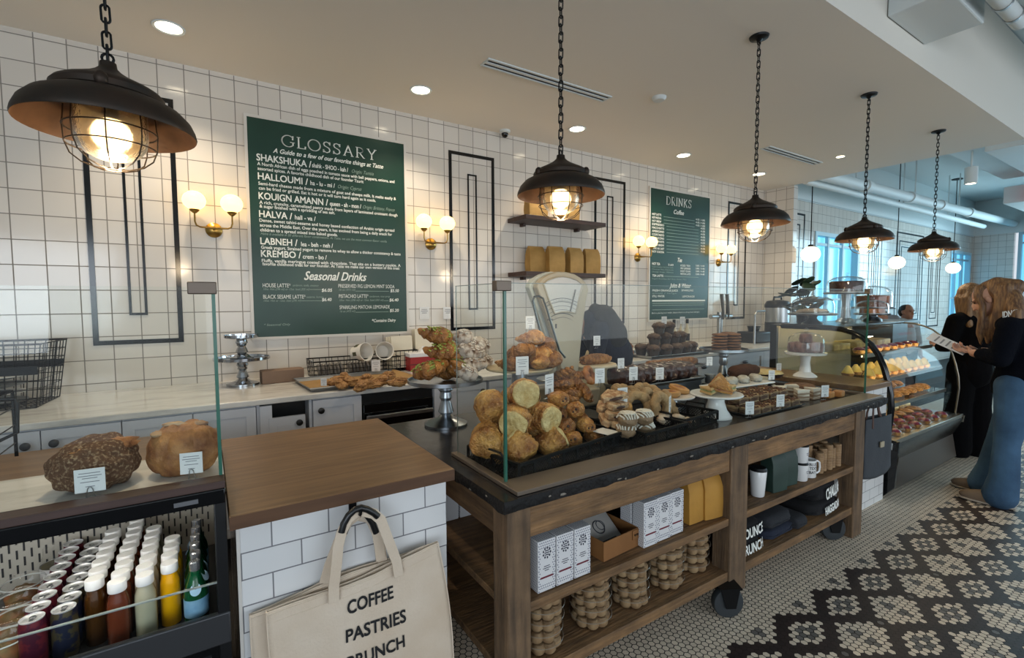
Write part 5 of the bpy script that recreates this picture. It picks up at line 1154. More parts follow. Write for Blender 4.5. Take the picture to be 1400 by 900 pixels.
for px, py, y, l in ((711, 612, 1.65, 'front left corner of the basket pile'), (753, 606, 1.69, 'front row, just right of the glass corner'), (666, 602, 1.74, 'low at the left end of the basket'), (700, 592, 1.78, 'in the middle of the basket, half hidden'), (704, 575, 1.70, 'second row, behind the glass corner edge'), (743, 570, 1.73, 'second row, pale round face showing'), (672, 558, 1.79, 'high at the left side of the pile'), (716, 539, 1.75, 'top of the pile with a pale round face'), (702, 552, 1.83, 'top of the pile, behind the pale faced one'), (735, 590, 1.82, 'buried in the middle of the pile'), (690, 610, 1.72, 'low in the front row beside the left end')):
    p = at(px, py, y); i = int(px+py)
    bk[i % 2].put(p, 'round golden brioche, '+l, 'brioche', 'brioches in the long basket', rot=(R(78+(i % 5)*5), R((i % 7)*4-12), R((i % 9)*7-48)) if 'pale' in l or 'corner edge' in l else (R(25+(i*7) % 60), R((i*13) % 50-25), R((i*37) % 180+20)), scale=1.12)
for px, py, y, l in ((763, 546, 1.8, 'topmost, left'), (787, 560, 1.8, 'second from the top, right'), (799, 580, 1.77, 'right side of the middle row'), (774, 583, 1.75, 'middle row beside the brioche face'), (762, 566, 1.84, 'half hidden behind the top ones'), (783, 600, 1.71, 'bottom row, left'), (812, 597, 1.74, 'bottom row, right end of the basket'), (790, 572, 1.87, 'back of the pile, nearly hidden')):
    p = at(px, py, y); i = int(px)
    rk[i % 2].put(p, 'glazed chocolate roll, '+l, 'chocolate roll', 'chocolate rolls in the long basket', rot=(R((i*37) % 40-20), R((i*13) % 24-14), R(-140+(i*11) % 50)), scale=1.12)
# croissants on the dark stand behind
p = at(714, 504, 2.22); ch = p.z-TT
def low_stand(h, r, top, leg):
    t = empty('cake_stand'); MB().lathe([(0, h-.012), (r, h-.012), (r+.004, h-.006), (r, h), (0, h)], n=44).build('plate', top, t); MB().lathe([(0, 0), (.09, 0), (.09, .008), (.05, .03), (.045, h-.014), (0, h-.014)], n=28).build('pedestal', leg, t); return t
o = low_stand(ch, .19, BOARDC, PEWTER); o.location = (p.x+.02, p.y+.06, TT+.001); tag(o, 'beige topped pedestal stand carrying plain croissants, in front of the scale', 'cake stand')
for n, (px, py, y, l) in enumerate(((712, 483, 2.2, 'front of the pile, large'), (725, 463, 2.24, 'top of the pile'), (742, 473, 2.26, 'upper right of the pile'), (737, 484, 2.2, 'middle right of the pile'), (750, 493, 2.18, 'bottom right with a pale end'), (731, 496, 2.16, 'bottom front beside the price card'), (700, 496, 2.2, 'bottom left of the pile'), (716, 497, 2.28, 'bottom, behind the price card'))):
    q = at(px, py, y); cr[n % 2].put(q, 'plain golden croissant on the beige stand, '+l, 'croissant', 'plain croissants on the beige stand', rot=(R(-12+n*9 % 30), R(n*17 % 30-15), R(-30+n*47 % 120)), scale=1.15)
# pistachio and powdered croissants on the tall silver stand
p = az(612, 582, TT); h = ay(612, 521, p.y).z-TT
sp = silver_stand(h, .21, .12, PEWTER)(); sp.location = (p.x, p.y+.02, TT+.001); tag(sp, 'tall pewter pedestal stand of pistachio and powdered croissants at the back corner of the bench', 'cake stand'); PY = p.y+.02
for n, (px, py, y, l) in enumerate(((588, 505, -.05, 'bottom left'), (604, 504, .06, 'bottom, behind the left one'), (618, 500, -.07, 'bottom, leaning in front'), (603, 478, -.03, 'second layer'), (618, 484, .04, 'second layer, right'), (596, 458, 0, 'topmost'))):
    q = at(px, py, PY+y); cg.put(q, 'croissant with green pistachio crumbs on the pewter stand, '+l, 'croissant', 'pistachio croissants on the pewter stand', rot=(R(15+n*13 % 30), R(n*23 % 30-15), R(n*67 % 140-40)), scale=1.25)
for n, (px, py, y, l) in enumerate(((645, 503, -.06, 'bottom right'), (652, 492, .04, 'right edge'), (634, 508, -.1, 'bottom front'), (640, 480, 0, 'second layer'), (650, 470, .05, 'second layer, right'), (628, 462, .05, 'topmost'))):
    q = at(px, py, PY+y); cw.put(q, 'croissant dusted with white sugar on the pewter stand, '+l, 'croissant', 'powdered croissants on the pewter stand', rot=(R(n*19 % 40-10), R(n*29 % 30-15), R(n*53 % 140-60)), scale=1.2)

# twists, turnovers, iced buns, rings
def twist():
    t = empty('twisted_pastry'); m = MB()
    for s in (0, PI): m.tube([(-.08+.16*i/24, .014*cos(i*.62+s), .014*sin(i*.62+s)) for i in range(25)], [.006+.013*math.sin(PI*min(max(i/24, .02), .98))**.5 for i in range(25)], 10)
    m.build('strand', DEEP, t); return t
tw = Kind(twist)
def tall_card():
    t = tag_card()
    for c in list(bpy.data.objects):
        if c.parent == t: c.location.z = .16
    t.name = 'price_tag'; MB().cyl((0, .001, 0), (0, .001, .19), .0022, n=6).build('stick', STEEL, t); return t
tall = Kind(tall_card)
def tagp(px, py, y, label, base=None, s=.75, rz=0, rx=0):
    p = at(px, py, y); z = p.z-.078*s
    if 'above' in label: return tall.put((p.x, p.y, z-.12), label, 'price tag', 'price tags among the pastries', rz=R(rz), scale=s)
    return tg.put((p.x, p.y, z), label, 'price tag', 'price tags among the pastries', rot=(R(rx), 0, R(rz)), scale=s)
t = thing('wooden_riser', 'low dark tray under the brown twisted pastries in the middle of the case', 'tray', (1.83, 2.1, TT+.001)); MB().box(-.2, .2, -.16, .16, 0, .012).build('board', BLACKP, t, bevel=.003); MB().tube([(-.2, -.16, .014), (.2, -.16, .014), (.2, .16, .014), (-.2, .16, .014)], .005, 6, closed=True).build('rim', BLACKM, t)
for n, (px, py, y) in enumerate(((768, 512, 2.15), (783, 516, 2.12), (776, 526, 2.06), (792, 527, 2.06), (768, 538, 2.04), (784, 540, 2.0), (800, 536, 2.02), (766, 527, 2.12), (778, 547, 1.97))):
    q = at(px, py, y); tw.put(q, 'dark brown twisted pastry in the middle pile, %s placed from the top' % ORD[n], 'twisted pastry', 'twisted pastries behind the baskets', rot=(R(n*31 % 40-20), R(n*17 % 50-25), R(n*47 % 150-60)))
def ring(m, r, th, sd=0):
    def mk():
        q = MB(); n = 30; q.tube([(r*cos(2*PI*i/n), r*sin(2*PI*i/n), .004*sin(i*1.7)) for i in range(n)], [th*(1+.1*noise.noise(Vector((i*.6, sd, 0)))) for i in range(n)], 12, closed=True); return q.build('ring_bread', m)
    return mk
sr = Kind(ring(CRUSTD, .042, .017, 3)); q = at(806, 513, 2.05); sr.put(q, 'golden ring pastry standing on edge behind the twisted pastries', 'ring pastry', rot=(R(65), R(20), R(20)))
bg = Kind(ring(BAGEL, .06, .024))
for n, (px, py, y, a, l) in enumerate(((872, 556, 1.86, (70, 10, -20), 'upright in front, left'), (904, 557, 1.78, (75, 15, 10), 'upright in front, right'), (890, 549, 1.95, (60, -10, 30), 'upright in the second row'), (915, 552, 1.88, (65, 20, 40), 'upright at the right end'), (855, 535, 2.08, (10, 5, 0), 'lying flat at the back left'), (885, 534, 2.12, (12, -8, 40), 'lying flat at the back right'))):
    bg.put(at(px, py, y), 'beige ring shaped bread, '+l, 'ring bread', 'beige ring breads in the middle', rot=tuple(R(v) for v in a), scale=1.1)
def turnover():
    t = empty('turnover'); m = MB(); m.prism([(-.06, -.03), (.06, -.03), (.05, .0), (.0, .05), (-.055, .005)], 0, .03, 'z'); o = m.build('pastry', M('sugared_almond_crust', '8a5a34', .6, col2='cdb08a', nscale=40, bump=.8, bscale=90, detail=8, nrough=.75, contrast=(.4, .6)), t); 
    bv = o.modifiers.new('b', 'BEVEL'); bv.width = .005; bv.segments = 3; m = MB(); m.blob(.032, .006, .008, (0, -.031, .014), 3, .1); m.build('filling', CHOC, t); return t
tn = Kind(turnover)
for n, (px, py, y, l) in enumerate(((838, 545, 1.8, 'topmost'), (840, 557, 1.78, 'second from the top'), (829, 560, 1.84, 'left of the pile'), (842, 570, 1.74, 'third from the top'), (832, 577, 1.76, 'bottom left'), (846, 583, 1.72, 'bottom'))):
    tn.put(at(px, py, y), 'sugared almond turnover in the second basket, '+l, 'turnover', 'sugared turnovers in the second basket', rot=(R(12), R(n*11 % 20-8), R(-18+n*29 % 40)), scale=(1.25, 1.25, 1.05))
q = MB(); q.blob(.04, .036, .034, (0, 0, 0), 5, .05); solo(q, 'round_bun', GOLD, 'round golden bun right of the sugared turnovers', 'bun', at(855, 557, 1.84))
def iced():
    t = empty('iced_bun'); MB().blob(.042, .042, .034, (0, 0, 0), 2, .08, 3, 28, 16).build('bun', M('pale_bun', '9b8164', .6, col2='7d6248', nscale=16, bump=.3), t); m = MB()
    for k in range(7):
        u = -.036+.012*k; L_ = math.sqrt(max(0, .0435**2-u*u)); m.tube([(u+.004*sin(5*v+k), L_*v, .035*math.sqrt(max(0, 1-(u/.044)**2-(L_*v/.044)**2*.98))+.0015) for v in [-.99+1.98*i/14 for i in range(15)]], .0036, 6)
    m.blob(.034, .034, .006, (0, 0, .031), 3, .15, 4)
    m.build('icing', ICE, t); return t
ic = Kind(iced)
for px, py, y, l in ((858, 574, 1.62, 'front left, tall'), (880, 571, 1.63, 'front right, tall'), (856, 588, 1.63, 'low at the front edge, left'), (868, 578, 1.7, 'behind the two tall ones'), (882, 586, 1.64, 'low at the front edge, right')):
    ic.put(at(px, py, y), 'white iced bun in the second basket, '+l, 'iced bun', 'iced buns in the second basket', rz=px*.3, scale=1.12)
bn = Kind(lambda: MB().blob(.036, .03, .026, (0, 0, 0), 7, .09, 3, 26, 16).build('almond_bun', SUGAR))
for px, py, y, l in ((908, 573, 1.72, 'left'), (926, 574, 1.7, 'middle'), (941, 578, 1.72, 'right')): bn.put(at(px, py, y), 'small golden almond bun in the third basket, '+l, 'bun', 'almond buns in the third basket', rz=px, scale=1.2)
solo(MB().box(-.1, .1, -.08, .08, .0, .001), 'paper_sheet', WHITEP, 'white paper lining sticking up in the third basket', 'paper', tuple(at(948, 584, 1.74)), R(10))
# danish rings on a plate
p = at(924, 541, 2.02); h = max(p.z-TT, .03); o = low_stand(h, .14, CERAM, PEWTER); o.location = (p.x, p.y+.03, TT+.001); tag(o, 'small low pedestal plate of two spiral Danish rounds, left of the white stand', 'cake stand')
def danish():
    t = empty('danish'); m = MB(); m.lathe([(0, 0), (.05, 0), (.062, .012), (.06, .028), (.045, .034), (.036, .026), (0, .024)], n=30); m.build('dough', M('danish_dough', 'b07a3e', .5, col2='c6965a', nscale=10, bump=.2), t); MB().lathe([(0, .0245), (.034, .0265), (.034, .029), (0, .029)], n=26).build('filling', M('apricot_filling', '8d4f22', .35), t); return t
dk = Kind(danish); q = at(911, 528, 2.0); dk.put((p.x-.06, p.y+.0, p.z+.002), 'spiral Danish round lying on the low plate, left one', 'danish', 'Danish rounds on the low plate', scale=1.1); dk.put((p.x+.075, p.y+.04, p.z+.012), 'spiral Danish round lying on the low plate, right one', 'danish', 'Danish rounds on the low plate', rot=(R(14), R(8), 0), scale=1.1)
# white stand with sandwiches
o = low_stand(.145, .145, CERAM, CERAM); MB().lathe([(.0, 0), (.09, 0), (.085, .012), (.06, .05), (.045, .1), (.05, .132), (0, .132)], n=32).build('column', CERAM, o); o.location = (2.53, 1.7, TT+.001); tag(o, 'white ceramic pedestal stand of filled flatbreads near the front glass', 'cake stand')
def wedge(m, fill):
    def mk():
        t = empty('filled_flatbread'); a = MB(); a.prism([(-.07, -.03), (.07, -.035), (.0, .055)], 0, .016, 'z'); a.prism([(-.07, -.03), (.07, -.035), (.0, .055)], .024, .04, 'z'); o = a.build('bread', m, t); bv = o.modifiers.new('b', 'BEVEL'); bv.width = .006; bv.segments = 3; MB().prism([(-.066, -.033), (.066, -.038), (.0, .05)], .016, .024, 'z').build('filling', fill, t); return t
    return mk
PALEB = M('pale_flatbread', 'b8945f', .6, col2='c9b07f', nscale=9, bump=.3); wk = [Kind(wedge(PALEB, M('green_filling', '7c8450', .7, col2='a5a878', nscale=30))), Kind(wedge(GOLD, M('red_filling', '8a4535', .6, col2='b88a5c', nscale=30)))]
for n, (dx, dy, dz, a, l) in enumerate(((-.07, 0, .004, (0, 0, 20), 'left, lying flat'), (-.02, -.03, .03, (35, 10, -40), 'front, tilted with green filling'), (.03, .02, .03, (50, 15, -35), 'middle, standing tilted'), (.06, .03, .05, (55, 10, -30), 'right, tallest'), (.07, -.03, .004, (5, 0, 150), 'right, lying flat in front'))):
    wk[n % 2].put((2.53+dx, 1.7+dy, TT+.147+dz), 'filled flatbread on the white pedestal, '+l, 'flatbread', 'filled flatbreads on the white pedestal', rot=tuple(R(v) for v in a))
# chocolate loaves on a steel tray
def tray(w, d, m=STEEL, h=.022):
    t = empty('serving_tray'); b = MB(); b.loft([[(-w+.015, -d+.015, 0), (w-.015, -d+.015, 0), (w-.015, d-.015, 0), (-w+.015, d-.015, 0)], [(-w, -d, h), (w, -d, h), (w, d, h), (-w, d, h)]], caps=False); b.box(-w+.015, w-.015, -d+.015, d-.015, 0, .003); b.tube([(-w, -d, h), (w, -d, h), (w, d, h), (-w, d, h)], .004, 6, closed=True); b.build('tray', m, t); return t
p = at(918, 521, 2.38)
o = tray(.42, .16); o.location = (2.72, 2.36, TT+.001+.1); tag(o, 'steel tray of dark chocolate loaves behind the ring breads', 'tray'); solo(MB().box(-.4, .4, -.15, .15, 0, .099), 'riser_block', M('grey_riser', '5a5f64', .5), 'grey block lifting the tray of chocolate loaves', 'riser', (2.72, 2.37, TT+.001), bevel=.004)
lf = Kind(lambda: MB().blob(.048, .13, .046, (0, 0, .046), 5, .07, 3, 26, 20, e=.7, fn=lambda d: 1+.07*sin(d.y*14+d.x*3)*(d.z > -.2)).build('chocolate_loaf', M('choc_babka', '25130f', .28, col2='4d2b1d', nscale=13, bump=.5, bscale=22)))
for i in range(7): lf.put((2.38+.113*i, 2.36, TT+.106), 'glossy dark chocolate loaf on the steel tray, %s from the left' % ORD[i], 'loaf', 'chocolate loaves in a row', rz=R(3*(i % 3)-3), scale=(1.05, 1, 1.35))
lt = Kind(lambda: MB().blob(.042, .1, .038, (0, 0, .038), 9, .07, 3, 26, 18, e=.75, fn=lambda d: 1+.06*sin(d.y*12)).build('plain_loaf', DEEP))
o = tray(.3, .1); o.location = (3.2, 2.56, TT+.14); tag(o, 'raised steel tray of brown loaves behind the chocolate loaves', 'tray'); solo(MB().box(-.28, .28, -.06, .06, 0, .138), 'riser_block', M('grey_riser', '5a5f64', .5), 'tall grey block lifting the brown loaves', 'riser', (3.2, 2.57, TT+.001), bevel=.004)
for i in range(4): lt.put((3.01+.13*i, 2.56, TT+.144), 'brown loaf on the raised tray behind the chocolate loaves, %s from the left' % ORD[i], 'loaf', 'brown loaves on the raised tray', rz=R(80))
t = thing('pewter_cup', 'small pewter stand with a card beside the chocolate loaves', 'stand', (3.19, 2.2, TT+.001)); MB().box(-.04, .04, -.04, .04, 0, .07).build('block', M('grey_riser', '5a5f64', .5), t, bevel=.003); MB().lathe([(0, .07), (.034, .07), (.036, .13), (.04, .132), (.04, .137), (0, .137)], n=24).build('cup', PEWTER, t)
# braided pastry on a pale round board, on a beige box
p = at(822, 499, 2.42); solo(MB().box(-.15, .15, -.1, .1, 0, p.z-TT-.022), 'beige_box', BOARDC, 'beige box holding up the round board of braided pastry', 'box', (p.x+.02, p.y+.09, TT+.001), bevel=.004)
solo(MB().lathe([(0, 0), (.16, 0), (.165, .008), (.16, .018), (0, .018)], n=40), 'round_board', M('pale_board', 'c9bca2', .5), 'pale round board under the braided pastry, right of the scale', 'board', (p.x+.02, p.y+.1, p.z-.02))
m = MB()
for s in (0, 2.1, 4.2): m.tube([(-.12+.24*i/30, .03*sin(i*.6+s), .028+.016*cos(i*.6+s)) for i in range(31)], [.008+.02*sin(PI*min(max(i/30, .03), .97))**.6 for i in range(31)], 10)
solo(m, 'braided_pastry', DEEP, 'long golden braided pastry on the pale round board', 'braided pastry', (p.x+.02, p.y+.08, p.z-.0))
# cookies on silver stand
p = az(993, 520, TT); h = ay(993, 478, 2.36).z-TT; o = silver_stand(h, .19, .1, PEWTER)(); o.location = (3.6, 2.36, TT+.001); tag(o, 'pewter pedestal stand of stacked brown cookies, right of the chocolate loaves', 'cake stand')
co = Kind(lambda: MB().lathe([(0, 0), (.054, .002), (.062, .009), (.056, .018), (.03, .0225), (0, .0235)], n=24).build('cookie', M('brown_cookie', '54351f', .75, col2='7a5230', nscale=14, bump=.5, bscale=40)))
for k, (dx, dy) in enumerate(((-.1, -.03), (.02, -.07), (.11, .03))):
    for i in range(6): co.put((3.6+dx+random.uniform(-.005, .005), 2.36+dy, TT+.003+h+.0235*i), 'round brown cookie on the pewter stand, %s from the bottom of the %s stack' % (ORD[i], ('left', 'middle', 'right')[k]), 'cookie', 'stacked brown cookies', rz=i)
# right end: long white plate of meringues, layered bars, cakes
t = thing('long_plate', 'long white plate on short feet carrying meringues, at the right of the case', 'plate', (3.2, 1.98, TT+.001), R(-4)); MB().box(-.3, .3, -.09, .09, .085, .097).build('plate', CERAM, t, bevel=.005); m = MB()
for a in (-.2, .2): m.box(a-.02, a+.02, -.05, .05, 0, .085)
build_each(m, 'foot', CERAM, t)
me_ = Kind(lambda: MB().blob(.06, .04, .027, (0, 0, .024), 3, .1, 3.2, 28, 14, e=.8).build('meringue', M('meringue', 'bdb9ae', .8, col2='8f8c84', nscale=16, bump=.4)))
for i, dx in enumerate((-.2, -.07, .06, .2)): me_.put((3.2+dx, 1.98-.07*dx, TT+.099), 'pale oblong meringue on the long white plate, %s from the left' % ORD[i], 'meringue', 'meringues on the long plate', rz=.3*i)
BAR = M('layered_bar', '4a2f1d', .7, col2='a48a64', nscale=11, nstretch=(1, 1, 5), contrast=(.42, .6), bump=.3); CRUMB = M('dark_crumb', '3a2318', .85, col2='80563a', nscale=34, bump=.6, bscale=50)
def bar():
    t = empty('layered_bar'); MB().box(-.05, .05, -.04, .04, 0, .04).build('layers', BAR, t, bevel=.003); m = MB(); rn = random.Random(2)
    for i in range(26): m.blob(.009, .009, .007, (rn.uniform(-.045, .045), rn.uniform(-.035, .035), .041), i, .25, 3, 8, 6)
    m.build('crumble', CRUMB, t); return t
br = Kind(bar); o = tray(.3, .15, BLACKP, .012); o.location = (2.98, 1.71, TT+.001); tag(o, 'flat dark tray of layered crumble bars behind the price cards', 'tray')
for k in range(2):
    for r_ in range(3):
        for c in range(5):
            if k and r_ == 0: continue
            br.put((2.75+.115*c+.02*k, 1.62+.09*r_, TT+.006+.047*k), 'dark layered crumble bar, %s from the left, %s row%s' % (ORD[c], ('front', 'middle', 'rear')[r_], ', stacked on top' if k else ''), 'cake bar', 'crumble bars on the flat tray')
def slice_():
    t = empty('layer_cake_slice'); m = MB(); m.prism([(-.05, -.03), (.05, -.03), (.0, .05)], 0, .07, 'z'); m.build('cake', M('layered_cake', '7d6148', .7, col2='d2c7b4', nscale=9, nstretch=(.3, .3, 6), contrast=(.46, .54)), t, bevel=.002); MB().prism([(-.051, -.031), (.051, -.031), (.0, .051)], .07, .078, 'z').build('icing', ICE, t); return t
sk = Kind(slice_)
for n, (x, y) in enumerate(((3.42, 1.66), (3.55, 1.64), (3.44, 1.8), (3.57, 1.78))): sk.put((x, y, TT+.001), 'white iced layer cake slice near the right end, %s of four from front left' % ORD[n], 'cake slice', 'layer cake slices', rz=R(100+n*20))
bq = Kind(lambda: MB().box(-.04, .04, -.03, .03, 0, .045).build('golden_square', M('golden_cake', 'a0642b', .6, col2='bd8443', nscale=10, bump=.3), bevel=.008))
for n, (x, y) in enumerate(((3.68, 1.6), (3.78, 1.575), (3.7, 1.68), (3.8, 1.66))): bq.put((x, y, TT+.001), 'square golden cake piece near the right end, %s of four from front left' % ORD[n], 'cake piece', 'golden cake pieces', rz=R(n*7))
o = tray(.15, .12, SILVER, .02); o.location = (3.82, 1.86, TT+.001); o.scale = (1, 1, 1); tag(o, 'silver tray under the brown crumb tart at the far right corner of the bench', 'tray'); m = MB(); m.lathe([(0, 0), (.11, 0), (.12, .03), (.1, .042), (0, .046)], n=40, sy=.85); m.v = [tuple(Vector(v)*(1+.08*noise.noise(Vector(v)*40))) for v in m.v]
solo(m, 'crumb_tart', M('brown_crumb', '5a3a25', .85, col2='85603f', nscale=30, bump=.7, bscale=60), 'round brown crumb tart on the silver tray at the right end', 'tart', (3.82, 1.86, TT+.006))
m = MB(); m.blob(.17, .06, .05, (0, 0, .05), 3, .05, 2.5, 34, 18, e=.75); solo(m, 'chocolate_log', M('cocoa_dust', '3a2115', .95, col2='4c2e1e', nscale=20, bump=.3), 'cocoa dusted chocolate log behind the meringues', 'cake', (3.5, 2.12, TT+.096), R(-3)); solo(MB().box(-.19, .19, -.08, .08, 0, .094), 'cake_board', BOARDC, 'board under the chocolate log', 'board', (3.5, 2.12, TT+.001), R(-3), bevel=.003)
t = thing('cream_tart', 'pale cream tart in a dark shell, right of the chocolate log', 'tart', (3.84, 2.14, TT+.071)); MB().lathe([(0, -.07), (.08, -.07), (.05, -.05), (.05, 0), (0, 0)], n=30).build('foot', PEWTER, t); MB().lathe([(0, 0), (.12, 0), (.135, .03), (0, .03)], n=36).build('shell', CHOC, t); m = MB(); m.lathe([(0, .03), (.132, .03), (.12, .045), (0, .052)], n=36); m.v = [tuple(Vector(v)+Vector((0, 0, .008*noise.noise(Vector(v)*40)))) for v in m.v]; m.build('cream', M('cream_top', 'd6c48e', .6, col2='c7ad70', nscale=14), t)
# price tags
for px, py, y, l, s, rz in ((751, 525, 1.93, 'tilted in the brioche basket, below the croissants', 1.0, 18), (714, 500, 2.05, 'in front of the plain croissants', .95, -12), (820, 514, 2.0, 'right of the ring pastry', .85, -10), (866, 511, 2.1, 'behind the ring breads, left', .85, -10), (851, 545, 1.82, 'above the turnovers', .85, -10), (849, 497, 2.3, 'below the braided pastry', .7, -10), (902, 511, 2.2, 'against the chocolate loaves', .85, -15), (916, 554, 1.68, 'lying tilted above the third basket', .8, 30), (1025, 558, 1.53, 'at the front glass right of the white pedestal', .75, -20), (1067, 548, 1.55, 'at the front glass beside the layer cake slices', .75, -20), (1128, 535, 1.55, 'at the front glass before the golden cake pieces', .8, -20), (1055, 513, 1.9, 'in front of the chocolate log', .7, -20), (1065, 502, 2.2, 'standing behind the cream tart', .65, -20), (816, 466, 2.5, 'in front of the bending worker', .7, -15), (725, 441, 2.3, 'above the croissants beside the scale', .75, -15), (970, 494, 2.2, 'on the small pewter cup', .65, -20), (908, 440, 3.6, 'above the muffins, left', .85, -20), (933, 440, 3.62, 'above the muffins, right', .85, -20)):
    tagp(px, py, y, 'white price card '+l, None, s, rz, -55 if 'lying' in l else 0)
# ============================================================ ANTIQUE FAN SCALE
ENAM = M('cream_enamel', 'a89e88', .35, col2='978c76', nscale=2.5, contrast=(.4, .7)); ENAMP = M('pale_enamel', 'b5bab2', .35)
SY = 2.42
def spt(px, py): p = ay(px, py, SY); return (p.x, p.z)
t = thing('counter_scale', 'large antique cream fan shaped counter scale with a curved dial window', 'scale', (0, 0, 0))
outer = [(736, 388), (742, 381), (752, 375), (763, 371.5), (774, 372), (786, 375), (796, 381), (803, 389), (804.5, 397), (802, 410), (797, 445), (791, 505), (789, 560), (768, 560), (768, 505), (758, 462), (746, 425), (737, 400), (734.5, 393)]
po = [spt(*q) for q in outer]; o = MB().prism(po, SY, SY+.05, 'y').build('front_housing', ENAM, t, bevel=.006)
MB().prism([(x-.02, z+.002) for x, z in po], SY+.058, SY+.11, 'y').build('rear_housing', ENAMP, t, bevel=.006)
win = [(742.5, 388), (748, 383.5), (758, 379.5), (768, 378), (778, 379.5), (788, 383), (795.5, 388.5), (794.5, 396), (786.5, 428.5), (775, 426.5), (766, 427), (758, 429), (750, 410)]
pw = [spt(*q) for q in win]; MB().prism(pw, SY-.003, SY+.001, 'y').build('dial_card', M('dial_card', 'bdbab2', .5), t, smooth=False)
q = MB(); q.tube([(x, SY-.004, z) for x, z in pw], .006, 8, closed=True); q.build('window_rim', ENAM, t)
cx, cz = spt(768, 470); q = MB()
for r_, t_ in ((.13*2.25, .004), (.27, .0025), (.245, .0025), (.22, .0025), (.195, .004), (.17, .0025)):
    pts = []
    for i in range(41):
        a = R(62+56*i/40); pts.append((cx+r_*cos(a)*1.0, cz+r_*sin(a)))
    for (x0, z0), (x1, z1) in zip(pts, pts[1:]): q.add([(x0, SY-.0036, z0), (x1, SY-.0036, z1), (x1, SY-.0036, z1+t_), (x0, SY-.0036, z0+t_)], [(0, 1, 2, 3)])
for i in range(49):
    a = R(62+56*i/48); r_ = .272; L_ = .018 if i % 4 == 0 else .008; q.add([(cx+r_*cos(a)-.001, SY-.0036, cz+r_*sin(a)), (cx+r_*cos(a)+.001, SY-.0036, cz+r_*sin(a)), (cx+(r_+L_)*cos(a)+.001, SY-.0036, cz+(r_+L_)*sin(a)), (cx+(r_+L_)*cos(a)-.001, SY-.0036, cz+(r_+L_)*sin(a))], [(0, 1, 2, 3)])
q.build('dial_marks', INK, t, smooth=False, recalc=False)
q = MB(); a = spt(779, 426); b = spt(786, 396); q.tube([(a[0], SY-.006, a[1]), (b[0], SY-.006, b[1])], .005, 6); q.build('pointer', M('dial_pointer', '55514a', .4), t)
MB().prism(pw, SY-.012, SY-.009, 'y').build('window_glass', GLASSF, t, smooth=False)
c = spt(772, 440); q = MB(); q.lathe([(0, -.004), (.05, -.004), (.055, 0), (0, .001)], n=32, tr=Matrix.Translation((c[0], SY, c[1])) @ Matrix.Rotation(R(90), 4, 'X')); q.build('pivot_cover', ENAM, t)
q = MB(); a = spt(752, 437); q.box(a[0]-.02, a[0]+.02, SY-.004, SY, a[1]-.004, a[1]+.003); a = spt(760, 446); q.box(a[0]-.004, a[0]+.004, SY-.004, SY, a[1]-.014, a[1]+.014); q.build('slot', INK, t)
q = MB(); q.tube([(spt(x, y)[0], SY-.05, spt(x, y)[1]) for x, y in ((741, 480), (733, 455), (726, 430), (722, 412), (724, 406), (730, 405), (736, 408), (742, 425), (750, 452), (758, 478), (766, 488))], .007, 8); q.build('bent_tube', M('dark_tube', '4a4d4a', .3, .7), t)
x0 = po[11][0]; MB().box(x0-.24, x0+.1, SY-.11, SY+.2, TT+.002, TT+.13).build('base', ENAM, t, bevel=.02); MB().box(x0-.08, x0+.02, SY-.02, SY+.09, TT+.13, po[12][1]+.1).build('column', ENAM, t, bevel=.01)
MB().lathe([(0, 0), (.1, 0), (.12, .015), (.118, .018), (0, .008)], n=32, c=(x0-.16, SY+.05, TT+.17)).build('pan', PEWTER, t); MB().cyl((x0-.16, SY+.05, TT+.13), (x0-.16, SY+.05, TT+.172), .02).build('pan_post', PEWTER, t)
# ============================================================ FAR END OF THE MARBLE WORKTOP
o = tray(.5, .27, STEEL, .03); o.location = (4.42, 3.66, CT+.001); tag(o, 'big steel sheet pan of dark muffins on the marble worktop under the DRINKS board', 'tray')
DKM = M('dark_muffin', '33211a', .6, col2='5c4535', nscale=18, bump=.5, bscale=40); CUPM = M('muffin_wrap', '4b423d', .5)
def muffin():
    t = empty('muffin'); MB().lathe([(0, 0), (.05, 0), (.068, .085), (0, .085)], n=20).build('wrapper', CUPM, t); MB().blob(.075, .075, .045, (0, 0, .09), 3, .1, 3, 24, 14).build('top', DKM, t); return t
mf = Kind(muffin); n = 0
for k, row in enumerate((((4.1, 3.52), (4.28, 3.5), (4.46, 3.5), (4.64, 3.52), (4.8, 3.56), (4.1, 3.7), (4.28, 3.7), (4.46, 3.7), (4.64, 3.72), (4.8, 3.74)), ((4.2, 3.6), (4.38, 3.6), (4.56, 3.62), (4.72, 3.65)), ((4.3, 3.62), (4.48, 3.63)))):
    for i, (x, y) in enumerate(row): mf.put((x, y, CT+.006+.118*k), 'dark muffin on the sheet pan, %s in the %s layer from front left' % (ORD[i], ('bottom', 'middle', 'top')[k]), 'muffin', 'dark muffins on the sheet pan', rz=i)
m = MB(); m.blob(.16, .1, .09, (0, 0, .085), 2, .12, 3, 26, 16, e=.7); solo(m, 'bread_loaf', CRUSTD, 'brown loaf on the marble worktop left of the muffins', 'bread', (3.78, 3.72, CT+.001))
t = thing('patterned_carton', 'tall carton patterned with brown loops, right of the bending worker', 'carton', (3.62, 3.98, CT+.001)); MB().box(-.07, .07, -.05, .05, 0, .42).build('carton', BOARDC, t, bevel=.003); q = MB()
for k in range(7):
    for s in (-1, 1): q.ring((s*.025, -.051, .05+.055*k), .024, .006, 14, 5, 'y')
q.build('loop_pattern', M('brown_loops', '54402f', .7), t)
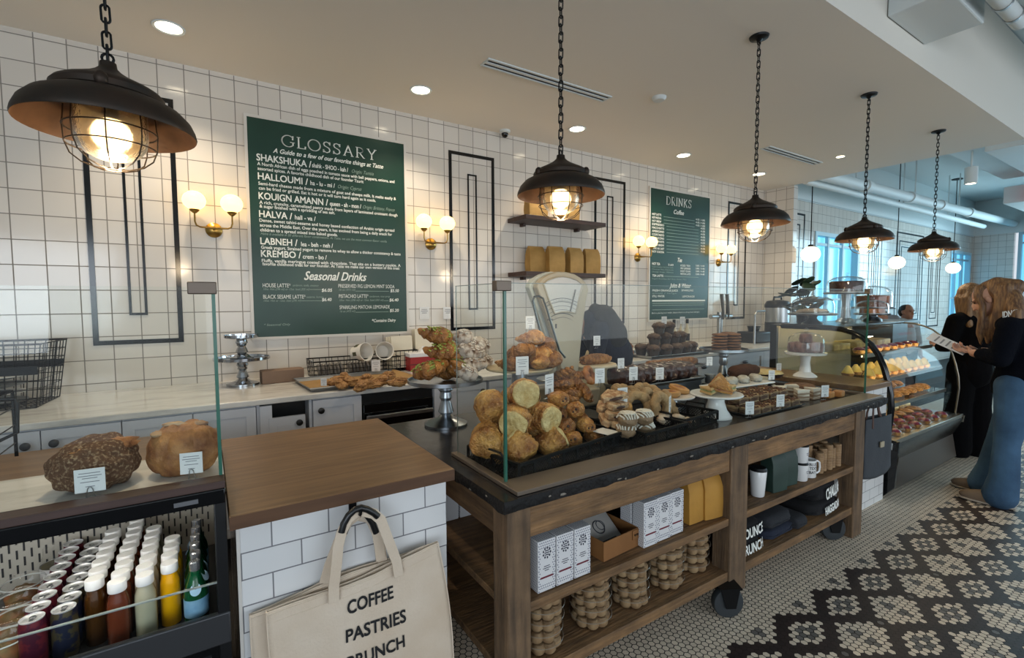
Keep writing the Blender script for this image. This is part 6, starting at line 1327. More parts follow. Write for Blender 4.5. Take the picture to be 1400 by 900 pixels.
t = thing('thermos', 'dark coffee carafe beside the patterned carton', 'carafe', (3.86, 4.05, CT+.001)); MB().lathe([(0, 0), (.07, 0), (.072, .02), (.06, .25), (.04, .33), (.035, .36), (0, .36)], n=26).build('body', BLACKP, t); MB().tube([(.05, 0, .3), (.1, 0, .28), (.1, 0, .12), (.06, 0, .08)], .01, 8).build('handle', BLACKP, t)
for i in range(2): solo(MB().lathe([(0, 0), (.06, 0), (.085, .2), (.08, .2), (.056, .006), (0, .006)], n=26), 'paper_cup_stack', CERAM, 'large white paper cup, %s of two left of the muffin pan' % ('left', 'right')[i], 'cup', (3.98+.14*i, 4.12, CT+.001+.0*i), group=None)
t = thing('beer_tap', 'slim steel tap tower with handles under the DRINKS board corner', 'tap', (5.85, 3.9, CT+.001)); MB().cyl((0, 0, 0), (0, 0, .46), .035).build('column', STEEL, t); m = MB(); m.cyl((-.2, 0, .4), (.25, 0, .4), .03); m.build('crossbar', STEEL, t)
for x in (.0, .12): MB().tube([(x, -.05, .36), (x, -.05, .45), (x-.03, -.04, .7)], [.012, .016, .024], 8).build('tap_handle', M('tap_handle', '5f5e5c', .4, .5), t)
for i, x in enumerate((5.35, 5.5, 5.63)):
    t = thing('syrup_bottle', 'small dark bottle on the worktop below the DRINKS board, %s from the left' % ORD[i], 'bottle', (x, 4.25, CT+.001), 0, 'dark syrup bottles'); MB().lathe([(0, 0), (.035, 0), (.036, .2), (.015, .26), (.014, .3), (0, .3)], n=18).build('body', M('pale_syrup', 'c9bfa8', .3), t); MB().cyl((0, 0, .3), (0, 0, .36), .02, n=12).build('cap', BLACKP, t)
    MB().lathe([(.0365, .06), (.0365, .16)], n=18).build('paper_label', INK, t, recalc=False)
t = thing('coffee_urn', 'steel and black coffee urn on the worktop by the wall end', 'coffee urn', (7.38, 3.95, CT+.001)); MB().lathe([(0, 0), (.17, 0), (.17, .28), (0, .28)], n=32).build('base', BLACKP, t); MB().lathe([(0, .28), (.165, .28), (.165, .5), (0, .5)], n=32).build('tank', STEEL, t); MB().lathe([(0, .5), (.18, .5), (.18, .54), (.15, .6), (.06, .62), (0, .62)], n=32).build('lid', BLACKP, t); MB().tube([(-.12, 0, .58), (-.1, 0, .66), (.1, 0, .66), (.12, 0, .58)], .015, 8).build('handle', BLACKP, t); MB().box(-.03, .03, -.22, -.16, .08, .14).build('spout', BLACKP, t, bevel=.004)
t = thing('coffee_grinder', 'low black machine beside the coffee urn', 'machine', (6.75, 3.95, CT+.001)); MB().box(-.2, .2, -.15, .15, 0, .16).build('body', BLACKP, t, bevel=.02); MB().lathe([(0, .16), (.07, .16), (.09, .24), (0, .25)], n=20).build('hopper', BLACKG, t); MB().tube([(-.25, -.16, 0), (-.25, -.16, .42), (-.2, -.16, .46), (.0, -.16, .46)], .014, 8).build('tap', STEEL, t)
for i, x in enumerate((7.0, 7.12)): solo(MB().lathe([(0, 0), (.05, 0), (.065, .19), (.06, .19), (.046, .006), (0, .006)], n=22), 'paper_cup', CERAM, 'white paper cup in front of the coffee urn, %s' % ('left', 'right')[i], 'cup', (x, 3.56+.02*i, CT+.001))
# domed stand on the right oak counter
def dome_stand(h, r, dh, mp=CERAM):
    t = empty('domed_cake_stand'); MB().lathe([(0, h-.014), (r, h-.014), (r+.006, h-.004), (r+.006, h+.004), (r, h), (0, h)], n=40).build('plate', mp, t); MB().lathe([(0, 0), (.09, 0), (.085, .012), (.045, .04), (.035, h*.6), (.045, h-.014), (0, h-.014)], n=28).build('pedestal', mp, t)
    MB().lathe([(r*.88, h+.002), (r*.89, h+dh*.5), (r*.83, h+dh*.75), (r*.6, h+dh*.93), (r*.25, h+dh), (0, h+dh*1.01)], n=36).build('glass_dome', GLASSD, t, recalc=False); MB().blob(.016, .016, .02, (0, 0, h+dh*1.01+.018), amp=0).build('knob', GLASSD, t, recalc=False)
    MB().ring((0, 0, h+.006), r*.885, .003, 36, 6).build('dome_rim', M('clear_rim', 'b9bdbb', .2), t); return t
o = dome_stand(.2, .15, .17); o.location = (4.23, 2.02, .956); tag(o, 'white domed cake stand of brown cakes on the oak counter behind the glass case end', 'cake stand')
cb = Kind(lambda: MB().blob(.044, .044, .045, (0, 0, .042), 3, .12, 3, 20, 12, e=.7).build('small_cake', M('pink_brown_cake', '5c382d', .7, col2='8b5f50', nscale=20, bump=.3)))
for i in range(7): a = 2*PI*i/6; r_ = 0 if i == 6 else .085; cb.put((4.23+r_*cos(a), 2.02+r_*sin(a), .956+.201+(.075 if i == 6 else 0)), 'small brown cake under the glass dome on the oak counter, %s' % ('%s around the ring' % ORD[i] if i < 6 else 'on top'), 'cake', 'brown cakes under the dome')
# ============================================================ CURVED PASTRY DISPLAY CASE
t = thing('pastry_display_case', 'curved glass pastry display case with black ends and lit shelves, right side', 'display case'); C0, C1 = 4.56, 6.2
sec = [(1.545, .47), (1.535, .6), (1.526, .725), (1.535, .84), (1.558, .955), (1.588, 1.06), (1.628, 1.154), (1.68, 1.23), (1.745, 1.288), (1.82, 1.325), (1.9, 1.346), (2.0, 1.354), (2.4, 1.354)]
MB().box(C0, C1, 1.6, 2.5, 0.0, .46).build('base_cabinet', BLACKP, t, smooth=False)
MB().prism([(1.52, .05), (1.6, .05), (1.6, .3), (1.56, .3)], C0+.02, C1-.02, 'x').build('kick_panel', M('bronze_steel', '5b5249', .35, .7), t); MB().prism([(1.565, .24), (1.6, .24), (1.6, .45), (1.49, .45), (1.485, .42)], C0+.01, C1-.01, 'x').build('lower_front', M('dark_steel_panel', '3b3733', .25, .7), t)
MB().box(C0+.03, C1-.02, 1.5, 2.5, .45, .475).build('deck', STEEL, t); MB().box(C0, C1, 1.488, 1.53, .445, .478).build('front_rail', M('steel_rail', '8a8478', .3, .8), t, bevel=.004)
MB().box(C0+.02, C1, 2.47, 2.5, .46, 1.35).build('rear_door', M('rear_door_panel', 'a29a8a', .6), t, smooth=False); MB().box(C0, C1, 1.98, 2.5, 1.354, 1.368).build('top_board', M('dark_case_top', '3a3d3f', .25), t)
m = MB(); m.loft([[(x, y, z) for x in (C0+.02, C1-.02)]+[(x, y+.004, z-.002) for x in (C1-.02, C0+.02)] for y, z in sec[:-1]], caps=True); m.build('curved_glass', glass_mat('case_glass', (.97, .98, .98, 1), .3), t)
def frame(x, nm, m_, rr):
    f = MB(); pts = [(1.5, .0), (1.53, .12), (1.568, .24), (1.49, .4), (1.48, .46)]+sec
    rings = []
    for y, z in pts[4:]: rings.append(None)
    P = [Vector((x, y, z)) for y, z in pts[3:]]
    f.tube(P, rr, 10); f.build(nm, m_, t)
frame(C0+.012, 'near_end_frame', BLACKG, .024); frame(C1-.012, 'far_end_frame', M('steel_rail', '8a8478', .3, .8), .008)
poly = [(2.47, .47)]+[(y+.01, z-.005) for y, z in sec]; poly = poly[:1]+poly[1:]
MB().prism(poly, C0+.008, C0+.014, 'x').build('end_glass', glass_mat('end_glass', (.9, .93, .92, 1), 1.2), t, smooth=False)
MB().box(C0-.005, C0+.03, 2.44, 2.5, .0, 1.36).build('corner_post', BLACKP, t); MB().prism([(1.48, .1), (1.56, .0), (1.62, .0), (1.62, .47), (1.46, .47)], C0-.003, C0+.02, 'x').build('end_panel', BLACKG, t); MB().box(C0-.008, C0, 1.5, 1.6, .4, .47).build('hinge_plate', STEEL, t, bevel=.003)
for z, y0 in ((.7, 1.62), (.92, 1.66), (1.13, 1.74)):
    MB().box(C0+.03, C1-.03, y0, 2.46, z, z+.008).build('glass_shelf', GLASS, t, smooth=False); MB().box(C0+.03, C1-.03, y0-.004, y0+.004, z-.02, z+.012).build('shelf_edge', M('steel_rail', '8a8478', .3, .8), t)
    m = MB().box(C0+.05, C1-.05, y0+.0045, y0+.02, z-.015, z-.002); m.build('shelf_light', M('lit_shelf_strip', 'ffdf9e', .4, emit=9), t)
MB().box(C0+.05, C1-.05, 2.3, 2.33, 1.335, 1.35).build('top_light', MATS['lit_shelf_strip'], t)
YT = M('yellow_meringue_tart', 'd9b24c', .5, col2='e8d08a', nscale=14); BERRY = M('berry_topping', '4a1326', .3, col2='7c2740', nscale=60)
def tart(mt, hgt):
    def mk():
        t = empty('small_tart'); MB().lathe([(0, 0), (.04, 0), (.05, .028), (0, .028)], n=22).build('shell', GOLD, t); MB().lathe([(0, .026), (.047, .026), (.04, .04), (.028, .04+hgt*.5), (.012, .04+hgt), (0, .04+hgt)], n=22).build('topping', mt, t); return t
    return mk
yt = Kind(tart(YT, .05)); btk = Kind(tart(BERRY, .012)); pk = Kind(lambda: MB().blob(.07, .045, .03, (0, 0, .03), 2, .1).build('filled_pastry', CRUST)); plt = Kind(lambda: MB().lathe([(0, 0), (.08, 0), (.11, .014), (.105, .016), (0, .008)], n=28).build('plate', STEEL))
for i in range(9): yt.put((4.72+.155*i, 1.74, .929), 'front yellow peaked tart on the middle case shelf, %s from near end' % ORD[i], 'tart', 'yellow tarts in the display case')
for i in range(9): yt.put((4.72+.155*i, 1.9, .929), 'rear yellow peaked tart on the middle case shelf, %s from near end' % ORD[i], 'tart', 'yellow tarts in the display case')
for i in range(8): btk.put((4.72+.17*i, 1.82, 1.139), 'dark berry tart on the top case shelf, %s from the near end' % ORD[i], 'tart', 'berry tarts in the display case')
t2 = Kind(lambda: MB().box(-.16, .16, -.1, .1, 0, .06).build('sheet_cake', M('sheet_cake', '8a7048', .6, col2='c9b170', nscale=10), bevel=.01))
for i, x in enumerate((4.85, 5.3, 5.75)): t2.put((x, 2.1, 1.139), 'oblong pale cake on the top case shelf, %s from the near end' % ORD[i], 'cake', 'oblong cakes in the display case')
for i in range(8): pk.put((4.74+.17*i, 1.74, .709), 'front golden filled pastry on the lower case shelf, %s from near end' % ORD[i], 'pastry', 'filled pastries in the display case', rz=R(80))
for i in range(8): pk.put((4.74+.17*i, 1.95, .709), 'rear golden filled pastry on the lower case shelf, %s from near end' % ORD[i], 'pastry', 'filled pastries in the display case', rz=R(70))
for i in range(6): btk.put((4.78+.22*i, 1.68, .4765), 'dark berry tart on the case deck, %s from the near end' % ORD[i], 'tart', 'berry tarts in the display case')
for i in range(6): btk.put((4.78+.22*i, 1.57, .4765), 'dark berry tart at the front of the case deck, %s from the near end' % ORD[i], 'tart', 'berry tarts in the display case')
for i in range(7): pk.put((4.76+.19*i, 1.79, .4765), 'golden filled pastry on the case deck, %s from the near end' % ORD[i], 'pastry', 'filled pastries in the display case', rz=R(85))
for i in range(5): t2.put((4.8+.3*i, 1.98, .4765), 'oblong pale cake on the case deck, %s from the near end' % ORD[i], 'cake', 'oblong cakes in the display case', scale=(.8, 1, .8))
# on top of the case
TOPZ = 1.369
def dome_plate(r, dh, foot=.07):
    t = dome_stand(foot, r, dh, PEWTER); return t
o = dome_plate(.2, .16, .1); o.location = (4.8, 2.24, TOPZ); tag(o, 'glass domed cake stand on top of the display case, nearest the plant', 'cake stand')
MB().blob(.13, .13, .03, (0, 0, .12), 3, .06).build('flat_cake', M('pale_cake', '8c7a62', .6), o)
t = thing('potted_plant', 'dark leafy green plant behind the domed stand on the case top', 'plant', (5.1, 2.47, TOPZ)); MB().lathe([(0, 0), (.05, 0), (.065, .1), (0, .1)], n=20).build('pot', BLACKP, t); rn = random.Random(5); lv = MB()
for i in range(26):
    a = rn.uniform(0, 6.28); r_ = rn.uniform(.03, .16); z = rn.uniform(.12, .42); lv.blob(.085, .06, .012, (0, 0, 0), i, .1, 3, 12, 8, tr=Matrix.Translation((r_*cos(a), r_*sin(a), z)) @ Matrix.Rotation(a, 4, 'Z') @ Matrix.Rotation(rn.uniform(-.6, .6), 4, 'Y'))
lv.build('leaves', M('dark_leaf', '16241a', .45, col2='22382a', nscale=8), t); m = MB()
for i in range(7): a = i*.9; m.tube([(0, 0, .09), (.02*cos(a), .02*sin(a), .22), (.08*cos(a), .08*sin(a), .36)], .004, 5)
m.build('stems', MATS['dark_leaf'], t)
o = dome_stand(.3, .2, .17, PEWTER); o.location = (5.62, 2.3, TOPZ); tag(o, 'tall domed stand with a chocolate cake on top of the display case', 'cake stand'); MB().lathe([(0, .302), (.15, .302), (.155, .41), (.14, .42), (0, .42)], n=36).build('chocolate_cake', CHOC, o)
o = dome_stand(.08, .16, .14, PEWTER); o.location = (5.9, 1.97+.2, TOPZ); tag(o, 'low glass domed stand toward the far end of the case top', 'cake stand'); MB().lathe([(0, .082), (.11, .082), (.11, .13), (0, .13)], n=30).build('cake', CRUSTD, o)
o = dome_stand(.14, .2, .24, PEWTER); o.location = (6.0, 2.42-.22, TOPZ); o.location = (6.32, 2.32, TOPZ); tag(o, 'wide glass dome over a reddish cake at the far end of the case top', 'cake stand'); MB().lathe([(0, .142), (.15, .142), (.155, .27), (0, .28)], n=36).build('red_cake', M('red_cake', '5f2c22', .6, col2='8a5a44', nscale=8), o)
solo(MB().box(6.15, 6.7, 2.0, 2.55, TOPZ-.03, TOPZ-.001), 'side_table_top', BLACKP, 'dark ledge extending the display case top at its far end', 'ledge', bevel=.004)
solo(MB().box(6.25, 6.65, 2.1, 2.5, 0, TOPZ-.031), 'side_pedestal', BLACKP, 'dark pedestal under the ledge behind the display case', 'pedestal')
tr = Kind(lambda: MB().lathe([(0, 0), (.03, 0), (.036, .1), (.04, .16), (.036, .16), (.03, .008), (0, .006)], n=18).build('glass_tumbler', GLASSF, recalc=False))
for i in range(5): tr.put((5.05+.09*i, 2.1, TOPZ), 'clear drinking glass between the domed stands, %s from the left' % ORD[i], 'glass', 'clear glasses on the case top')
# ============================================================ PEOPLE
SKIN = M('skin', 'b98a74', .55, col2='c49a84', nscale=5); SKIND = M('skin_tan', '8f6650', .55)
HB = M('blond_hair', '8a6a44', .5, col2='5e4329', nscale=16, nstretch=(5, 5, .7), bump=.6, bscale=22, contrast=(.35, .6)); HBR = M('brown_hair', '553a26', .5, col2='8d6a42', nscale=16, nstretch=(5, 5, .7), bump=.6, bscale=22, contrast=(.4, .68)); HDK = M('dark_hair', '1f1712', .5)
BLK = M('black_cloth', '08080a', 1, bump=.3, bscale=40, spec=.1); NVY = M('navy_knit', '0c0f17', 1, bump=.4, bscale=70, spec=.1); DEN = M('blue_denim', '2c4762', .95, col2='486a8a', nscale=4, bump=.25, bscale=90, contrast=(.3, .7)); SHOE = M('tan_suede', '7c6a58', .9); DSHOE = M('dark_shoe', '2a2622', .7)
def cap(m, pts, rs, n=14):
    P = [Vector(p) for p in pts]
    Q, Rr = [], []
    for i in range(len(P)-1):
        for k in range(6): f = k/6; Q.append(P[i].lerp(P[i+1], f)); Rr.append(rs[i]+(rs[i+1]-rs[i])*f)
    Q.append(P[-1]); Rr.append(rs[-1]); m.tube(Q, Rr, n)
    for p, r in ((P[0], rs[0]), (P[-1], rs[-1])): m.blob(r, r, r, p, amp=0, nu=n, nv=10)
    for p, r in zip(P[1:-1], rs[1:-1]): m.blob(r, r, r, p, amp=0, nu=n, nv=10)
def head(m, c, fwd, up, s=1.0):
    """skull, face, nose, lips, ears as one closed overlap; fwd/up are unit vectors"""
    f = Vector(fwd).normalized(); u = (Vector(up)-f*Vector(up).dot(f)).normalized(); r = f.cross(u); T = Matrix(((r.x, f.x, u.x, c[0]), (r.y, f.y, u.y, c[1]), (r.z, f.z, u.z, c[2]), (0, 0, 0, 1)))
    m.blob(.074*s, .092*s, .094*s, (0, -.008*s, .022*s), amp=0, nu=24, nv=16, tr=T); m.blob(.058*s, .07*s, .075*s, (0, .024*s, -.045*s), amp=0, nu=22, nv=14, tr=T); m.blob(.03*s, .03*s, .026*s, (0, .068*s, -.095*s), amp=0, nu=14, nv=10, tr=T)
    m.blob(.013*s, .022*s, .03*s, (0, .094*s, -.02*s), amp=0, nu=12, nv=10, tr=T); m.blob(.016*s, .014*s, .012*s, (0, .106*s, -.038*s), amp=0, nu=12, nv=8, tr=T); m.blob(.024*s, .012*s, .007*s, (0, .089*s, -.066*s), amp=0, nu=12, nv=8, tr=T); m.blob(.021*s, .012*s, .008*s, (0, .087*s, -.077*s), amp=0, nu=12, nv=8, tr=T); m.blob(.05*s, .02*s, .012*s, (0, .078*s, .022*s), amp=0, nu=14, nv=8, tr=T)
    for q in (-1, 1): m.blob(.01*s, .02*s, .03*s, (q*.074*s, -.005*s, -.015*s), amp=0, nu=10, nv=10, tr=T)
    return T
def face(t, T, s=1.0):
    e = MB(); b = MB(); l = MB()
    for q in (-1, 1): e.blob(.011*s, .006*s, .006*s, (q*.03*s, .084*s, .004*s), amp=0, nu=12, nv=8, tr=T); b.blob(.019*s, .006*s, .004*s, (q*.031*s, .09*s, .026*s), amp=0, nu=12, nv=6, tr=T)
    l.blob(.021*s, .007*s, .008*s, (0, .095*s, -.071*s), amp=0, nu=12, nv=8, tr=T)
    e.build('eyes', M('eye_dark', '241c18', .2), t); b.build('eyebrows', HDK, t); l.build('lips', M('lips', '8d5249', .5), t)
def hand(m, wrist, direction, palm_n, side, curl=.6, s=1.0):
    d = Vector(direction).normalized(); n = Vector(palm_n); n = (n-d*n.dot(d)).normalized(); r = d.cross(n)*side; w = Vector(wrist)
    for k in range(5): m.blob(.02*s, .02*s, .014*s, w+d*(.015+.018*k)*s, amp=0, nu=12, nv=8)
    for k, (o, L_) in enumerate(((-.028, .062), (-.009, .074), (.01, .07), (.028, .054))):
        b = w+d*.085*s+r*o*s; m.blob(.014*s, .014*s, .012*s, b-d*.02*s, amp=0, nu=10, nv=8); m.blob(.014*s, .014*s, .012*s, b-d*.05*s, amp=0, nu=10, nv=8)
        p1 = b+d*L_*.42*s+n*curl*.012*s; p2 = p1+(d*(1-curl*.5)+n*curl).normalized()*L_*.33*s; p3 = p2+(d*(1-curl)+n*curl*1.5).normalized()*L_*.28*s; cap(m, [b, p1, p2, p3], [.0095*s, .009*s, .0082*s, .007*s], 8)
    tb_ = w+d*.03*s-r*.026*s; t1 = tb_+(d*.6-r*.7+n*.3).normalized()*.036*s; t2 = t1+(d*.9-r*.1+n*.5).normalized()*.03*s; cap(m, [tb_, t1, t2], [.0125*s, .0105*s, .0085*s], 8)
def shoe(nm, t, heel, toe, m, w=.042, h=.075):
    a = Vector(heel); b = Vector(toe); d = (b-a); L_ = d.length; ang = math.atan2(d.y, d.x); o = MB(); T = Matrix.Translation((a.x, a.y, a.z)) @ Matrix.Rotation(ang, 4, 'Z')
    o.blob(L_*.56, w, h*.55, (L_*.46, 0, h*.42), 1, .02, 2, 26, 16, flatz=.75, e=.85, tr=T, fn=lambda q: 1-.22*max(0, q.x)*max(0, q.z)); x = o.build(nm, m, t)
    q = MB(); q.blob(L_*.58, w*1.06, .012, (L_*.46, 0, .012), 1, 0, 2, 26, 10, e=.7, tr=T); q.build('sole', M('shoe_sole', 'a59a8c', .8), x)
def hair_strands(t, m, name, roots, n=10):
    q = MB()
    for pts, rs in roots: cap(q, pts, rs, n)
    return remesh(q, name, m, t, .009, 3)

# --- woman reading a menu sheet (nearest the right edge)
t = thing('person', 'woman in a dark navy sweater and blue wide jeans looking down at a paper sheet', 'person', (5.22, 1.05, 0))
V = lambda x, y, z: Vector((x, y, z))
m = MB()   # local: +y faces the case, camera sees her -x side
hc = V(0, .09, 1.60); T = head(m, hc, (-.12, .9, -.52), (0, .45, .9)); cap(m, [V(0, .0, 1.5), V(0, -.07, 1.42)], [.055, .06]); m.blob(.05, .055, .07, V(0, .03, 1.52), amp=0)
cap(m, [V(0, -.08, 1.38), V(0, -.13, 1.2), V(0, -.12, 1.02), V(0, -.1, .92)], [.13, .125, .12, .14])
for s in (-1, 1):
    cap(m, [V(s*.17, -.07, 1.39), V(s*.2, -.03, 1.15), V(s*.12, .13, 1.17)], [.055, .043, .03]); hand(m, V(s*.115, .14, 1.175), (-s*.35, .95, .12), (0, .2, 1) if s < 0 else (0, .2, 1), s, .7)
    f_ = .1*(s > 0)-.02; cap(m, [V(s*.088, -.1, .9), V(s*.1, -.06+f_*.8, .5), V(s*.115, -.04+f_*1.4, .1)], [.075, .055, .04]); cap(m, [V(s*.115, -.04+f_*1.3, .06), V(s*.125, .08+f_, .035)], [.038, .028])
remesh(m, 'body', SKIN, t, .0045, 2); face(t, T)
m = MB(); cap(m, [V(0, -.07, 1.43), V(0, -.11, 1.28), V(0, -.14, 1.1), V(0, -.12, .93)], [.12, .155, .16, .175]); m.blob(.21, .12, .09, V(0, -.075, 1.4), amp=0)
for s in (-1, 1): cap(m, [V(s*.17, -.07, 1.39), V(s*.215, -.04, 1.15), V(s*.15, .07, 1.165)], [.075, .068, .055])
m.blob(.18, .17, .06, V(0, -.12, .9), amp=0); remesh(m, 'sweater', NVY, t, .011, 5)
q = MB(); q.tube([(.075*cos(a), -.045+.075*sin(a), 1.475+.03*sin(a+2)) for a in [2*PI*i/20 for i in range(20)]], .014, 8, closed=True); q.build('collar', M('grey_collar', '4a4f58', .9), t)
q = MB(); write(q, 'IDNCL', (-.165, -.03, 1.455), (-.14, -.11, 1.475), (-.35, 0, 1), .045, bold=.002); q.build('printed_letters', CHALK, t, smooth=False, weld=False, recalc=False)
m = MB()
for s in (-1, 1): f_ = .1*(s > 0)-.02; cap(m, [V(s*.085, -.1, .93), V(s*.1, -.085+f_*.4, .7), V(s*.1, -.06+f_*.8, .48), V(s*.11, -.05+f_*1.2, .22), V(s*.12, -.03+f_*1.4, .085)], [.12, .1, .078, .09, .108])
m.blob(.155, .125, .1, V(0, -.1, .93), amp=0); remesh(m, 'jeans', DEN, t, .011, 4)
for s in (-1, 1): f_ = .12*(s > 0); shoe('shoe', t, (s*.115, -.12+f_, 0), (s*.14, .17+f_, 0), SHOE, .055, .1)
rts = [([V(0, .02, 1.66), V(0, -.02, 1.61), V(0, -.07, 1.5)], [.092, .09, .07])]
for s in (-1, 1):
    for k in range(4): b_ = .0 if s < 0 else .05; rts.append(([V(s*(.045+.01*k), .05-.025*k, 1.69), V(s*.08, .015-.02*k+b_, 1.61), V(s*.085, .02-.015*k+b_, 1.5), V(s*.085, .06-.018*k+b_*.6, 1.38-.01*k), V(s*.075, .06-.02*k+b_*.5, 1.25+.02*k)], [.03, .03, .028, .025, .01]))
rts.append(([V(0, .1, 1.69), V(-.02, .04, 1.715), V(0, -.06, 1.69)], [.05, .055, .06]))
for s in (-1, 1): rts.append(([V(0, .08, 1.715), V(s*.045, .135, 1.675), V(s*.075, .135, 1.62), V(s*.092, .1, 1.55), V(s*.095, .1, 1.44), V(s*.09, .11, 1.33), V(s*.08, .1, 1.24)], [.03, .036, .028, .022, .026, .024, .01])); rts.append(([V(-.06, -.06, 1.6), V(-.11, -.09, 1.5), V(-.13, -.1, 1.4)], [.06, .055, .03]))
hair_strands(t, HBR, 'hair', rts)
t = thing('menu_sheet', 'white printed paper sheet held by the woman in jeans', 'paper', (5.2, 1.34, 1.215)); t.rotation_euler = (R(28), R(-8), R(6)); MB().box(-.14, .14, -.1, .16, -.001, .001).build('sheet', WHITEP, t); q = MB()
for k in range(5): q.box(-.1, .1-.03*(k % 2), -.06+.04*k, -.048+.04*k, .001, .0014)
q.build('print', GRAYINK, t)
# --- blond woman in black
t = thing('person', 'blond woman dressed all in black standing by the far end of the display case', 'person', (6.52, 1.545, 0), R(-32))
m = MB(); T = head(m, V(0, .06, 1.6), (.1, 1, -.12), (0, .1, 1)); cap(m, [V(0, .03, 1.53), V(0, -.01, 1.42)], [.052, .056]); cap(m, [V(0, -.02, 1.38), V(0, -.02, 1.15), V(0, -.02, .92)], [.12, .11, .13])
for s in (-1, 1):
    cap(m, [V(s*.17, -.02, 1.38), V(s*.22, .0, 1.12), V(s*.14, .18, 1.1)], [.052, .04, .03]); hand(m, V(s*.135, .19, 1.1), (-s*.3, .95, .1), (0, 0, 1), s, .6); cap(m, [V(s*.09, -.02, .9), V(s*.1, 0, .5), V(s*.1, -.02, .1)], [.08, .058, .04]); cap(m, [V(s*.1, -.02, .06), V(s*.11, .11, .03)], [.038, .03])
remesh(m, 'body', SKIN, t, .006, 2); face(t, T)
m = MB(); cap(m, [V(0, -.01, 1.42), V(0, -.02, 1.25), V(0, -.02, 1.05), V(0, -.02, .86)], [.12, .15, .155, .175]); m.blob(.21, .11, .085, V(0, -.02, 1.4), amp=0)
for s in (-1, 1): cap(m, [V(s*.17, -.02, 1.38), V(s*.235, .0, 1.13), V(s*.16, .14, 1.1)], [.078, .07, .055])
remesh(m, 'jacket', BLK, t, .012, 5); m = MB()
for s in (-1, 1): cap(m, [V(s*.085, -.02, .9), V(s*.1, -.01, .5), V(s*.115, -.02, .08)], [.12, .11, .13])
m.blob(.15, .13, .09, V(0, -.02, .9), amp=0); remesh(m, 'trousers', BLK, t, .012, 4)
for s in (-1, 1): shoe('shoe', t, (s*.11, -.08, 0), (s*.12, .19, 0), DSHOE, .045, .085)
rts = [([V(0, .02, 1.66), V(0, -.02, 1.6), V(0, -.06, 1.48), V(0, -.08, 1.36)], [.105, .105, .1, .07])]
for s in (-1, 1):
    for k in range(4): rts.append(([V(s*.04, .06-.03*k, 1.69), V(s*.085, .05-.035*k, 1.6), V(s*.095, .02-.03*k, 1.47), V(s*.1, .0-.03*k, 1.34), V(s*.08, .0-.03*k, 1.25+.015*k)], [.036, .038, .036, .03, .01]))
hair_strands(t, HB, 'hair', rts)
# --- worker bending behind the scale
t = thing('person', 'worker in a navy shirt and dark grey vest bending down behind the scale', 'person', (2.96, 3.02, 0), R(-15)); t.scale = (.86, .86, .97)
m = MB(); cap(m, [V(.02, 0, .95), V(.0, .02, 1.15), V(-.16, .0, 1.36), V(-.24, -.02, 1.44)], [.13, .14, .14, .1]); T = head(m, V(-.4, -.03, 1.45), (-.75, -.1, -.66), (-.66, 0, .75)); cap(m, [V(-.26, -.02, 1.44), V(-.36, -.03, 1.46)], [.055, .055])
for s in (-1, 1): cap(m, [V(s*.1+.02, 0, .92), V(s*.1, 0, .5), V(s*.1, 0, .1)], [.09, .06, .045]); cap(m, [V(s*.1, 0, .06), V(s*.1, -.12, .035)], [.04, .03]); cap(m, [V(-.2, s*.17, 1.38), V(-.26, s*.2, 1.14), V(-.4, s*.14, 1.0)], [.055, .045, .032]); hand(m, V(-.41, s*.135, .99), (-.6, -.2*s, -.7), (-.3, 0, .7), s, .5)
remesh(m, 'body', SKIND, t, .008, 2); face(t, T); m = MB(); cap(m, [V(.04, 0, 1.0), V(.05, .02, 1.16), V(-.1, .0, 1.36), V(-.22, -.02, 1.45)], [.17, .2, .2, .13])
for s in (-1, 1): cap(m, [V(-.2, s*.17, 1.4), V(-.27, s*.2, 1.15)], [.085, .075])
remesh(m, 'shirt', M('navy_shirt', '141a2c', .9, bump=.3, bscale=50), t, .014, 5)
m = MB(); cap(m, [V(-.02, -.06, 1.34), V(-.12, -.06, 1.47), V(-.2, -.05, 1.56)], [.16, .15, .07]); remesh(m, 'vest', M('charcoal_vest', '2a2a2d', .9, bump=.3, bscale=50), t, .013, 5)
q = MB(); q.tube([(.04+.195*cos(a), .19*sin(a), 1.055+.03*cos(a)) for a in [2*PI*i/30 for i in range(30)]], .016, 8, closed=True); q.build('apron_band', M('pale_band', 'b9bcc6', .8), t)
m = MB()
for s in (-1, 1): cap(m, [V(s*.1+.02, 0, .94), V(s*.1, 0, .5), V(s*.1, 0, .08)], [.125, .095, .08])
remesh(m, 'trousers', BLK, t, .014, 4); MB().blob(.1, .09, .07, (-.4, -.0, 1.5), 3, .03).build('hair', HDK, t)
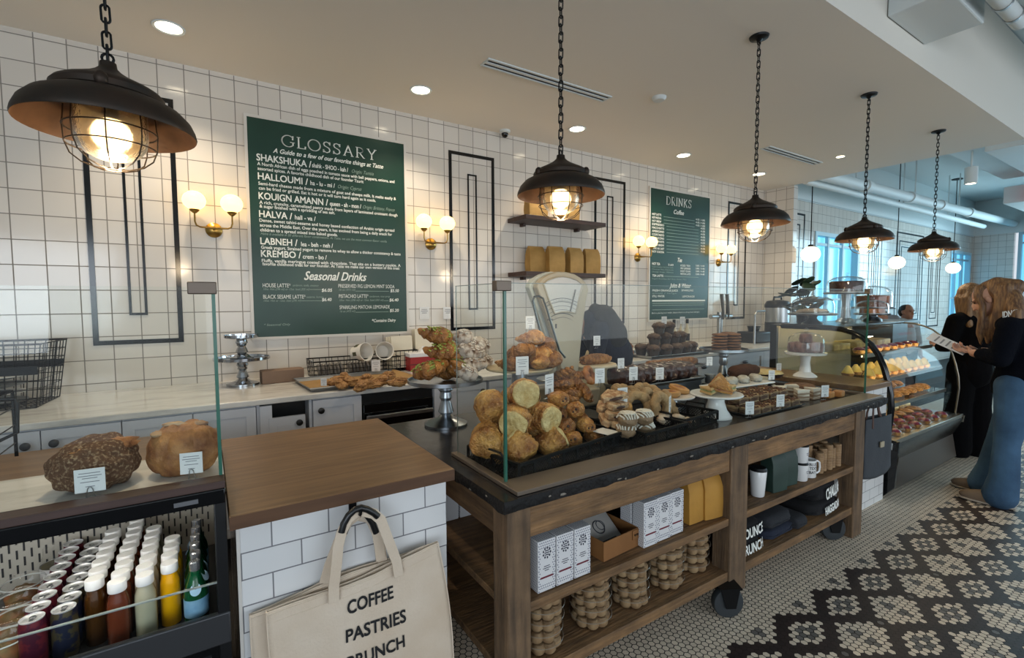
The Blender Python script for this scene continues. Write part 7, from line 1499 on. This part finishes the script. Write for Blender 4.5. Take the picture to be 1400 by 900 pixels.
for s in (-1, 1): shoe('shoe', t, (s*.1, .06, 0), (s*.1, -.2, 0), DSHOE, .045, .085)
# --- two people far behind the display case
for x, y, h, l, hm, cm, rz in ((9.4, 3.0, 1.52, 'dark haired person far behind the display case, facing the counter', HDK, M('pale_shirt', '9aa0a2', .9), R(150)), (8.3, 2.95, 1.66, 'person seen through the glass dome at the case end', HDK, M('grey_shirt', '70757a', .9), R(120))):
    t = thing('person', l, 'person', (x, y, 0), rz); k = h/1.72; m = MB(); T = head(m, V(0, .03, h-.12), (0, 1, 0), (0, 0, 1)); cap(m, [V(0, 0, h-.2), V(0, -.02, h-.31)], [.055, .06]); cap(m, [V(0, -.02, h-.35), V(0, -.02, .95), V(0, -.02, .86)], [.13, .12, .14])
    for s in (-1, 1): cap(m, [V(s*.17, -.02, h-.35), V(s*.22, 0, h-.62), V(s*.18, .1, h-.8)], [.055, .043, .032]); hand(m, V(s*.178, .11, h-.81), (-.1*s, .7, -.5), (0, .5, .8), s, .5); cap(m, [V(s*.09, 0, .85), V(s*.1, 0, .46), V(s*.1, -.02, .09)], [.085, .06, .042]); cap(m, [V(s*.1, -.02, .06), V(s*.1, .12, .03)], [.04, .03])
    remesh(m, 'body', SKIND, t, .009, 2); face(t, T); m = MB(); cap(m, [V(0, -.02, h-.32), V(0, -.02, 1.05), V(0, -.02, .86)], [.12, .15, .165]); m.blob(.2, .11, .08, V(0, -.02, h-.34), amp=0)
    for s in (-1, 1): cap(m, [V(s*.17, -.02, h-.36), V(s*.225, 0, h-.62)], [.075, .06])
    remesh(m, 'shirt', cm, t, .014, 4); m = MB()
    for s in (-1, 1): cap(m, [V(s*.085, 0, .88), V(s*.1, 0, .46), V(s*.1, -.01, .06)], [.115, .09, .08])
    remesh(m, 'trousers', BLK, t, .014, 4); q = MB(); q.blob(.082, .095, .07, (0, .0, h-.075), 3, .04); q.blob(.08, .06, .09, (0, -.045, h-.12), 3, .04); remesh(q, 'hair', hm, t, .01, 3)
